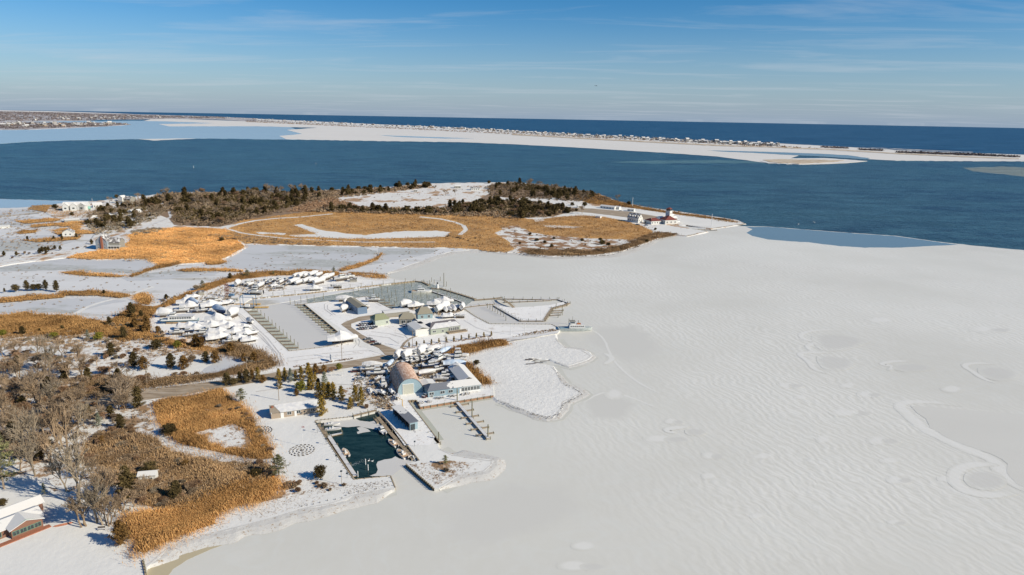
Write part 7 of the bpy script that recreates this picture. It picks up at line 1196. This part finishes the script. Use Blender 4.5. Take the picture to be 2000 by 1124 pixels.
# basin finger piers: one built, the rest copied
def finger(L):
    t = thing('finger_pier', None, 'dock'); mb = MB(); mb.box(0, L, -.42, .42, .45, .72); mb.build('deck', wood, t); mb = MB(); mb.tube((L + .1, 0, -.3), (L + .1, 0, 3.5), .2, .17, 6); mb.build('piling', wood_g, t)
    mb = MB(); mb.tube((L * .5, .42, -.3), (L * .5, .42, 1.0), .1, .1, 6); mb.build('piling', wood_g, t); return t
F1 = Spawn(finger(6)); F2 = Spawn(finger(6.5)); F3 = Spawn(finger(2.6))
for i in range(13):
    f = (i + .3) / 13; p = G(474 + 90 * f, 602 + 84 * f, ICE); F1(p, R(6), 1, '%s finger pier from the travel lift on the left wall of the basin' % ORD[i], 'finger piers, left wall of the basin')
for i in range(13):
    f = (i + .2) / 14; p = G(596 + 84 * f, 596 + 68 * f, ICE); F2(p, R(188), 1, '%s finger pier from the far end on the islet wall of the basin' % ORD[i], 'finger piers, islet wall of the basin')
for i in range(14):
    f = (i + .5) / 14; x = 500 + 300 * f; p = G(x, 583 - (x - 491) * .1066, ICE); F3(p, R(-62), 1, '%s short finger from the left on the north channel wall' % ORD[i], 'short fingers, north channel wall')
for i in range(5): F1(G(722 + i * 10, 583 + i * 5.2, ICE), R(8), 1, '%s finger pier from the far end on the right side of the islet' % ORD[i], 'finger piers, right side of the islet')
# mooring piles standing in the ice
k = MB(); k.tube((0, 0, -.3), (0, 0, 4.2), .2, .16, 6); PL = Spawn(k.build('mooring_pile', wood_g)); PL.root['category'] = 'piling'
piles = {'in the slushy channel between islet and north wall': [(730, 575), (745, 566), (746, 578), (757, 572), (760, 588), (765, 582), (773, 577), (775, 590), (790, 566), (790, 580), (795, 588), (804, 560), (806, 584), (815, 590), (822, 580), (834, 584), (838, 593), (848, 588), (855, 582), (857, 590), (873, 580), (880, 588), (893, 583), (880, 575), (700, 570), (714, 566), (690, 574), (720, 573), (735, 586), (752, 595)],
         'beside the breakwater mouth': [(839, 556), (843, 551), (848, 554), (860, 549), (867, 552), (872, 560)], 'in the still basin left of the dock square': [(952, 602), (957, 605), (962, 608), (967, 610), (972, 613), (978, 616), (984, 619), (988, 627)],
         'right of the dock square': [(1098, 608), (1098, 616), (1090, 621), (1111, 634), (1129, 641), (1086, 604)], 'beside the islet in the still water': [(567, 595), (588, 592), (600, 590), (614, 588), (632, 585)]}
for gname, L_ in piles.items():
    for r_, (x, y) in enumerate(sorted(L_)): PL(G(x, y, ICE), 0, (1, 1, rnd.uniform(.7, 1.15)), nth(r_) + ' bare mooring pile from the left ' + gname, 'mooring piles ' + gname)
for x, y, h, l in [(922, 819, 1.9, 'tall pile in the middle of the restaurant dock, casting a long shadow'), (953, 857, 1.4, 'tall pile at the outer end of the restaurant dock'), (893, 786, 1.5, 'tall pile where the restaurant dock meets the terrace'), (857, 862, .9, 'pile at the corner of the canal bulkhead'), (867, 560, 2.4, 'tallest pole beyond the small lighthouse')]: PL(G(x, y, ICE), 0, (1.4, 1.4, h), l)
k = MB(); k.tube((0, 0, -.6), (0, 0, 2.2), .16, .15, 8); PW = Spawn(k.build('mooring_pile', white_p)); PW.root['category'] = 'piling'
for x, y, l in [(714, 908, 'white pile in the dark pool water, left of the pair'), (719, 919, 'white pile in the dark pool water, right of the pair'), (699, 932, 'white pile at the near left corner of the pool')]: PW(G(x, y, ICE), 0, 1, l)

# ------------------------------------------------------------------ travel lift, crane, poles, signs, vehicles
t = thing('travel_lift', 'blue steel boat lift frame straddling two yellow runway beams', 'boat lift', G(470, 602, LAND), R(4)); mb = MB()
for y in (0, 5.5):
    for x in (0, 8): mb.tube((x, y, 0), (x, y, 7), .2, .2, 6)
    mb.tube((0, y, 7), (8, y, 7), .22, .22, 6); mb.tube((0, y, .4), (8, y, .4), .25, .25, 6)
mb.tube((0, 0, 7), (0, 5.5, 7), .22, .22, 6); mb.tube((8, 0, 7), (8, 0.01, 7), .2, .2, 6); mb.build('frame', blue_steel, t); mb = MB(); mb.box(3, 5.5, -.9, .9, .9, 2.4); mb.build('engine_housing', white_p, t)
for y in (0, 5.5):
    for x in (0, 8): mb = MB(); mb.tube((x, y - .25, .45), (x, y + .25, .45), .45, .45, 12); mb.build('wheel', black_m, t)
for i, (x, y, l) in enumerate([(473, 601, 'near yellow runway beam of the boat lift'), (458, 595, 'far yellow runway beam of the boat lift')]):
    p = G(x, y, LAND); t = thing('lift_runway', l, 'beam', p, R(7)); mb = MB(); mb.box(0, 16, -.5, .5, -.25, .35); mb.build('beam', yellow_steel, t)
    for j in range(5): mb = MB(); mb.tube((1.5 + j * 3.4, 0, -1.1), (1.5 + j * 3.4, 0, -.25), .2, .2, 6); mb.build('piling', wood_g, t)
simple_house('lift_hut', 'small dark glazed hut beside the yellow runway beams', (454, 590), (466, 589), 4, 2.6, .3, sid_grey, roof_snow, 'x', 'hut', [('f', .25, 1.4, 1.2, 1.2), ('f', .7, 1.4, 1.2, 1.2)])
t = thing('lattice_crane', 'dark rust-red lattice tower crane on small blue truck above the boat lift', 'crane', G(440, 581, LAND), 0); mb = MB()
for x in (0, 1.8):
    for y in (0, 1.8): mb.tube((x, y, 0), (x, y, 9), .14, .14, 4)
for z_ in range(0, 9, 2):
    mb.box(0, 1.8, -.05, .05, z_, z_ + .35).box(0, 1.8, 1.75, 1.85, z_, z_ + .35); mb.tube((0, 0, z_), (1.8, 0, z_ + 2), .08, .08, 4); mb.tube((0, 1.8, z_ + 2), (1.8, 1.8, z_), .08, .08, 4)
mb.build('lattice_tower', red_steel, t); mb = MB(); mb.box(2.2, 5.5, -.2, 1.9, .5, 2.2, .2, .1); mb.build('cab', blue_steel, t)
for x in (2.8, 4.9): mb = MB(); mb.tube((x, -.4, .45), (x, 2.1, .45), .45, .45, 10); mb.build('wheel', black_m, t)
simple_house('dark_shed', 'small dark shed below the ridge at the top of the west yard', (388, 578), (399, 577), 4, 2.4, .4, sid_grey, roof_mixed, 'x', 'shed')
t = thing('jib_crane', 'yellow pile-mounted jib crane beside the small boats on the quay', 'crane', G(786, 796, LAND)); mb = MB(); mb.tube((0, 0, 0), (0, 0, 3.6), .2, .16, 8); mb.build('post', yellow_steel, t); mb = MB(); mb.tube((0, 0, 3.4), (-2.4, 1.2, 4.0), .12, .1, 6); mb.build('arm', yellow_steel, t); mb = MB(); mb.tube((0, 0, 0), (0, 0, .5), .7, .6, 10); mb.build('base', cream_p, t)
def pole(name, x, y, h, label, cat, arm=True, m=None, r=.15, lamp=False):
    t = thing(name, label, cat, G(x, y, LAND)); mb = MB(); mb.tube((0, 0, -.2), (0, 0, h), r, r * .7, 8); mb.build('post', m or bark, t)
    if arm:
        mb = MB(); mb.box(-1.1, 1.1, -.07, .07, h - .9, h - .74); mb.build('crossarm', wood_d, t); mb = MB(); mb.tube((.3, .15, h - 2.4), (.3, .15, h - 1.5), .25, .25, 8); mb.build('transformer', sid_grey, t)
        for s in (-1, 0, 1): mb = MB(); mb.tube((s * .9, 0, h - .74), (s * .9, 0, h - .5), .05, .05, 6); mb.build('insulator', white_p, t)
    if lamp: mb = MB(); mb.box(-.35, .35, -.35, .35, h, h + .35, .1, .1); mb.build('lamp_head', glass, t)
    return t
for x, y, h, l in [(288, 756, 9, 'utility pole at the left bend of the road'), (483, 731, 9, 'utility pole beside the brown reeds above the road'), (668, 703, 10, 'utility pole left of the road junction'), (806, 680, 10, 'utility pole in front of the clubhouse'), (869.5, 688, 9.5, 'utility pole beyond the near boat yard'), (454, 677, 8, 'utility pole at the lower edge of the west boat yard'), (813, 602, 5, 'short pole behind the olive-brown roof'), (902, 707, 6, 'thin pole beside the orange reed strip'), (545, 782, 9, 'leaning utility pole in the blue shadow above the lawn house')]: pole('utility_pole', x, y, h, l, 'pole', arm=h > 7)
for x, y, h, l in [(1389, 444, 15, 'tall white flagpole mast on the lawn at the tip of the spit'), (1235, 404, 13, 'tall pole on the seaward bank of the spit'), (1056, 626, 8, 'slim white mast on the near edge of the dock square'), (1025, 654, 7, 'thin pole on the long pier'), (998, 654, 6, 'thin pole near the shrubs on the pier'), (935, 369, 9, 'thin mast behind the white bungalow')]: pole('flagpole', x, y, h, l, 'pole', False, white_p, .36 if y < 500 else .15)
t = pole('flagpole', 591, 871, 8.5, 'white flagpole with small flag in the stone ring on the lawn', 'flagpole', False, white_p, .06)
mb = MB(); mb.box(.06, 1.1, -.02, .02, 7.2, 7.9); mb.build('flag', M('faded_flag', (.5, .18, .16), (.7, .68, .66), 3), t)
t = pole('dock_lamp', 667.5, 947, 4.8, 'square-headed lamp post on the bank below the pool', 'lamp', False, bark, .08, True)
for i, (x, y, h, l) in enumerate([(595, 812, 1.6, 'short lamp post above the left bulkhead'), (629, 843, 2.2, 'garden lamp between lawn and pool, first from the house'), (637, 869, 2.2, 'garden lamp between lawn and pool, second from the house'), (657, 902, 2.2, 'garden lamp between lawn and pool, third from the house'), (678, 934, 1.6, 'low lamp at the near left corner of the pool'), (810, 872, 1.8, 'lamp on the snowy canal quay'), (620, 846, 3.6, 'thin lamp post on the lawn near the pool head')]): pole('garden_lamp', x, y, h, l, 'lamp', False, black_m, .05, True)
t = pole('basketball_hoop', 661, 779, 3.2, 'basketball hoop behind the golden arborvitae', 'hoop', False, bark, .09); mb = MB(); mb.box(-.9, .9, -.25, -.15, 2.9, 4.0); mb.build('backboard', white_p, t); mb = MB(); mb.tube((0, -.5, 3.1), (0, -.5, 3.16), .25, .25, 10); mb.build('rim', red_steel, t)
t = thing('sign_board', 'large white sign board facing the road left of the junction', 'sign', G(645, 704, LAND), R(-62)); mb = MB(); mb.box(0, 3.2, -.1, .1, .7, 3.6); mb.build('panel', white_p, t); mb = MB(); mb.box(0, 3.2, .11, .14, 2.2, 2.9); mb.build('dark_band', sid_navy, t)
for x in (.2, 2.8): mb = MB(); mb.box(x, x + .16, -.08, .08, -.2, .7); mb.build('post', wood, t)
t = thing('gate', 'white rail gate beside the roadside cedars', 'gate', G(646, 734, LAND), R(4)); mb = MB()
for x in (0, 5): mb = MB(); mb.box(x, x + .25, -.12, .12, -.1, 1.7); mb.build('post', white_p, t)
for z_ in (.5, 1.2): mb = MB(); mb.box(.25, 5, -.05, .05, z_, z_ + .12); mb.build('rail', white_p, t)
mb = MB(); mb.tube((.3, 0, .5), (2.6, 0, 1.3), .05, .05, 4); mb.tube((2.6, 0, 1.3), (4.9, 0, .5), .05, .05, 4); mb.build('brace', white_p, t)
def car_mesh(m):
    t = thing('parked_car', None, 'car'); mb = MB(); mb.box(-2.2, 2.2, -.88, .88, .35, .95, .05, .04); b = mb.build('body', m, t); mb = MB(); mb.box(-1.3, 1.1, -.78, .78, .96, 1.5, .35, .12); mb.build('cabin', glass, t)
    mb = MB(); mb.box(-.95, .75, -.66, .66, 1.51, 1.62); mb.build('roof_snow', wrap_w, t); mb = MB(); mb.box(1.15, 2.1, -.75, .75, .96, 1.02); mb.build('bonnet_snow', wrap_w, t); mb = MB(); mb.box(-2.1, -1.4, -.7, .7, .96, 1.02); mb.build('boot_snow', wrap_w, t)
    for x in (-1.4, 1.4):
        for y in (-.8, .8): mb = MB(); mb.tube((x, y - .1, .33), (x, y + .1, .33), .33, .33, 10); mb.build('wheel', black_m, t)
    return t
CS = [Spawn(car_mesh(m)) for m in car_cols]
cars = [(706, 643, 62, 'row nearest the road bend'), (711, 643, 62, 0), (716, 642.5, 62, 0), (721, 642, 62, 0), (726, 641.5, 62, 0), (731, 641, 62, 0), (705, 636, 62, 1), (710, 635.6, 62, 1), (715, 635.2, 62, 1), (720, 634.8, 62, 1), (725, 634.4, 62, 1)]
cn = ['black', 'grey', 'blue', 'maroon', 'white']
for i, c in enumerate(cars):
    p = G(c[0], c[1], LAND); CS[(i * 3) % 5](p, R(c[2]), 1, '%s car from the left in the %s row beside the green-roofed office, %s paint' % (ORD[i if i < 6 else i - 6], 'front' if i < 6 else 'shaded back', cn[(i * 3) % 5]), 'snow-topped cars beside the green-roofed office')
for i, (x, y, d, l) in enumerate([(720, 664, 20, 'snowed-in car, first beside the sloping loop road'), (728, 669, 20, 'snowed-in car, second beside the sloping loop road'), (736, 674, 20, 'snowed-in car, third beside the sloping loop road'), (790, 637, 80, 'dark car in the shade under the bar building'), (797, 640, 80, 'dark car beside the clubhouse annex wall'), (840, 770, 100, 'snow-covered car in the shadow between hangar and restaurant'), (832, 775, 60, 'second car parked in front of the hangar shadow'), (1245, 440, 10, 'small car at the foot of the station quarters'), (1262, 441, 10, 'small car in front of the cream garage'), (1212, 413, 12, 'snow-topped car beside the long white huts'), (702, 742, 30, 'car between the road and the near yard boats'), (694, 727, 12, 'car beside the long white-covered boat by the road'), (546, 752, 95, 'blue-shaded car behind the small lone arborvitae')]): CS[(i * 2 + 1) % 5](G(x, y, LAND), R(d), 1, l)
# hedge shrubs along the clubhouse lawn
for i in range(12):
    x = 799 + i * 14.6; y = 678 - i * 2.0; tree('arbor', x, y, '%s tiny conical shrub from the left along the clubhouse lawn' % ORD[i], .45, 'tiny conical shrubs along the clubhouse lawn', parts=False, hs=1.2)
clumps('hedge', [(786, 681), (960, 656), (960, 658), (786, 683)], 120, .5, .35, 20, .15, twigr_m, 'low brown hedge line between clubhouse lawn and road', 'hedge'); clumps('hedge', [(570, 717), (690, 700), (690, 702), (570, 719)], 90, .5, .35, 20, .15, twigr_m, 'thin brown weeds on the snow berm above the road', 'weeds'); clumps('hedge', [(1010, 654), (1080, 643), (1090, 646), (1020, 656)], 90, .6, .5, 20, .15, brush_m, 'brown grass on the outer end of the pier', 'grass')
for P_, n_, l_ in (([(690, 735), (770, 708), (880, 695), (870, 745), (840, 750), (780, 720), (760, 760), (775, 800), (740, 800), (690, 760)], 420, 'snowy gear and rubbish lying between the boats of the near yard'), ([(345, 600), (440, 560), (500, 548), (560, 548), (560, 566), (480, 575), (420, 610)], 300, 'snowy gear and cradles lying between the boats below the ridge'), ([(330, 650), (400, 640), (480, 650), (480, 676), (400, 672)], 260, 'dark gear scattered between the snow mounds of the west yard'), ([(768, 600), (900, 596), (905, 606), (870, 622), (800, 606)], 160, 'gear heaped between the boats behind the clubhouse')):
    clumps('yard_clutter', P_, int(n_ * 1.5), .9, 1.1, 8, .34, wood, l_, 'clutter')
# stone rings, stakes, picnic tables, debris
def ring(x, y, rr, label):
    t = thing('stone_ring', label, 'stone ring', G(x, y, LAND)); g = random.Random(int(x)); P0 = None
    for k_, n in ((1.0, 18), (.72, 13), (.42, 8), (.12, 3)):
        for i in range(n):
            a = 2 * math.pi * i / n + k_ * 3; px_, py_ = rr * k_ * math.cos(a), rr * k_ * math.sin(a)
            if P0 is None: mb = MB(); mb.ball((0, 0, .1), .5, .22, .2, 7, 4, .4); P0 = mb.build('stone', wood_d, t); P0.location = (px_, py_, 0)
            else: c = P0.copy(); C.objects.link(c); c.parent = t; c.location = (px_, py_, 0); c.rotation_euler = (0, 0, a + 1.2)
ring(590, 880, 4.3, 'large ring of dark stones around the flagpole on the lawn'); ring(512, 842, 3.6, 'smaller ring of dark stones at the left of the lawn')
t = thing('winter_stakes', 'row of dark stakes standing beside the tyre tracks in the west yard', 'stakes', G(459, 638, LAND))
for i in range(7): mb = MB(); mb.tube((i * .7, i * .1, 0), (i * .7 + .2, i * .1, 1.6), .14, .1, 5); mb.build('stake', wood_d, t)
def picnic():
    t = thing('picnic_table', None, 'table'); mb = MB(); mb.box(-.9, .9, -.4, .4, .7, .78); mb.build('table_top', wrap_w, t)
    for s in (-1, 1): mb = MB(); mb.box(-.9, .9, s * .8 - .12, s * .8 + .12, .4, .46); mb.build('bench', wood_d, t)
    for x in (-.7, .7): mb = MB(); mb.tube((x, -.8, 0), (x, .8, 0.01), .06, .06, 4); mb.tube((x, -.5, 0), (x, -.2, .7), .05, .05, 4); mb.tube((x, .5, 0), (x, .2, .7), .05, .05, 4); mb.build('leg', wood_d, t)
    return t
PT = Spawn(picnic())
for i, (x, y) in enumerate([(855, 779), (862, 778), (881, 775), (887, 774), (905, 772), (913, 770), (822, 788), (838, 786)]): PT(G(x, y, LAND), R(20 * i), 1.1, '%s picnic table from the left on the restaurant terrace' % ORD[[2, 3, 4, 5, 6, 7, 0, 1][i]], 'picnic tables on the restaurant terrace')
t = thing('wreck_timbers', 'dark broken timbers of an old dock in the salt marsh inlet', 'timbers', G(1040, 708, .8)); g = random.Random(3)
for i in range(7):
    mb = MB(); a = g.uniform(-.6, .6); x, y = g.uniform(-4, 5), g.uniform(-3, 5); L_ = g.uniform(2.5, 6); mb.tube((x, y, .1), (x + math.cos(a) * L_, y + math.sin(a) * L_, .35), .18, .14, 5); mb.build('beam', wood_d, t)
t = thing('hydrant', 'small orange bucket under the open-branched pine', 'bucket', G(533, 935, LAND)); mb = MB(); mb.tube((0, 0, 0), (0, 0, .7), .3, .36, 10); mb.build('body', M('orange_plastic', (.8, .3, .04), None, 2, .5), t); mb = MB(); mb.tube((0, 0, .7), (0, 0, .76), .4, .4, 10); mb.build('lid', MATS['orange_plastic'], t)
t = thing('upturned_canoe', 'reddish upturned canoe on the slope right of the red house', 'canoe', G(104, 1030, LAND), R(28)); mb = MB(); vs = []
for i in range(9):
    s = i / 8; b = .45 * math.sin(math.pi * s) ** .6; vs += [(s * 5, -b, 0.03), (s * 5, 0, .25 + .3 * math.sin(math.pi * s) ** .5), (s * 5, b, 0.03)]
mb.add(vs, [f for i in range(8) for f in ((3 * i, 3 * i + 3, 3 * i + 4, 3 * i + 1), (3 * i + 1, 3 * i + 4, 3 * i + 5, 3 * i + 2))]); mb.build('hull', brick, t); mb = MB(); mb.box(.8, 4.2, -.05, .05, .52, .6); mb.build('keel', wrap_w, t)
t = thing('garden_bench', 'small bench beside the orange-green cedar on the lawn', 'bench', G(190, 1037, LAND), R(10)); mb = MB(); mb.box(0, 2, 0, .5, .4, .5); mb.build('seat', wrap_w, t); mb = MB(); mb.box(0, 2, .5, .58, .5, 1.0); mb.build('backrest', wood_d, t)
for x in (.1, 1.8): mb = MB(); mb.box(x, x + .1, .05, .45, 0, .4); mb.build('leg', wood_d, t)
bulkhead([(284, 1124), (281, 1108), (278, 1096)], 'short post fence stepping down to the ice at the bottom edge', piles=1.2, ph=.7, zt=LAND + .3)
t = thing('groyne_fence', 'broken line of posts along the snowy bank below the pool', 'fence', G(590, 994, 0)); o_ = t.location.copy(); P0 = None
for i, (x, y) in enumerate([(590, 992), (600, 990), (612, 988), (625, 985), (640, 981), (655, 979), (668, 976), (676, 971), (681, 966), (700, 963), (715, 961), (735, 958), (752, 955)]):
    q = G(x, y, .6) - o_
    if P0 is None: mb = MB(); mb.tube((0, 0, -.4), (0, 0, .9), .13, .1, 6); P0 = mb.build('post', wood_d, t); P0.location = q
    else: c = P0.copy(); C.objects.link(c); c.parent = t; c.location = q
mb = MB(); a_ = G(726, 961, .9) - o_; b_ = G(757, 955, .9) - o_; mb.tube(a_, b_, .1, .1, 5); mb.build('rail', wood, t)
# distant jetty on the marsh at the left
dock([(-30, 424), (20, 421), (75, 415)], 1.2, 'long thin jetty crossing the marsh ice at the left edge', 1.6, 9, .4)
# rubble blocks and seabirds, aircraft
def swan():
    mb = MB(); mb.ball((0, 0, .3), .75, .38, .32, 10, 6); mb.tube((.6, 0, .4), (.8, 0, 1.0), .1, .08, 6); mb.ball((.9, 0, 1.05), .16, .09, .09, 8, 5); mb.add([(-.6, -.2, .45), (-.6, .2, .45), (-1.1, 0, .6)], [(0, 1, 2)]); return mb.build('swan', white_p, smooth=True)
SW = Spawn(swan()); SW.root['category'] = 'swan'; SW(G(1559, 439, -.25), R(20), 1.3, 'white swan on the dark water, left of the two near the thin ice'); SW(G(1590, 435.5, -.25), R(160), 1.5, 'white swan on the dark water, right of the two near the thin ice')
SW(G(720, 901, ICE), R(60), .6, 'small white bird on the pool beside the white piles'); SW(G(727, 902, ICE), R(10), .6, 'second small white bird on the pool, right of the first')
mk = Spawn((lambda mb: mb.build('channel_marker', white_p))(MB().tube((0, 0, -1), (0, 0, 4), .6, .35, 8).tube((0, 0, 4), (0, 0, 6.5), .2, .15, 6))); mk.root['category'] = 'buoy'
mk(G(378, 328, -.3), 0, .8, 'white channel marker in the bay, left of the other'); mk(G(617, 321, -.3), 0, .7, 'small white channel marker in the middle of the bay'); mk(G(180, 392, -.3), 0, .5, 'white marker in the bay beyond the white villa')
d = ray(1164, 168).normalized(); t = thing('small_aircraft', 'tiny dark propeller aircraft low in the sky above the ocean', 'aircraft', Vector((0, 0, H)) + d * 2600, R(10)); mb = MB(); mb.tube((-5, 0, 0), (4, 0, 0), .35, .8, 8); mb.tube((4, 0, 0), (5.2, 0, 0), .8, .3, 8); mb.build('fuselage', black_m, t); mb = MB(); mb.box(0, 1.8, -6.5, 6.5, .7, .9); mb.build('wing', black_m, t); mb = MB(); mb.box(-5, -4, -2, 2, .1, .25); mb.box(-5, -4.1, -.08, .08, .25, 1.8); mb.build('tail', black_m, t)
# waves thrown up by the bubbler in the pool
foam = M('foam', (0.45, 0.5, 0.5), None, 3, .5); g = random.Random(5); mb = MB()
for i in range(150):
    f = g.random(); x = 686 + 32 * f + g.gauss(0, 1 + 3 * f); y = 909 - 12 * f + g.gauss(0, .5 + 2.5 * f); p = G(x, y, ICE + .045); s = g.uniform(.05, .2) * (1.2 - f * .6); mb.add([(p.x - s, p.y, p.z), (p.x + s, p.y - s * .4, p.z), (p.x + s * .3, p.y + s * .5, p.z)], [(0, 1, 2)])
tag(mb.build('bubbler_foam', foam), 'white foam streak on the dark pool beside its left wall', 'foam', None, 'stuff')
for sp_ in list(_tp.values()) + CS + FH + [F1, F2, F3, PL, PW]: sp_.drop()
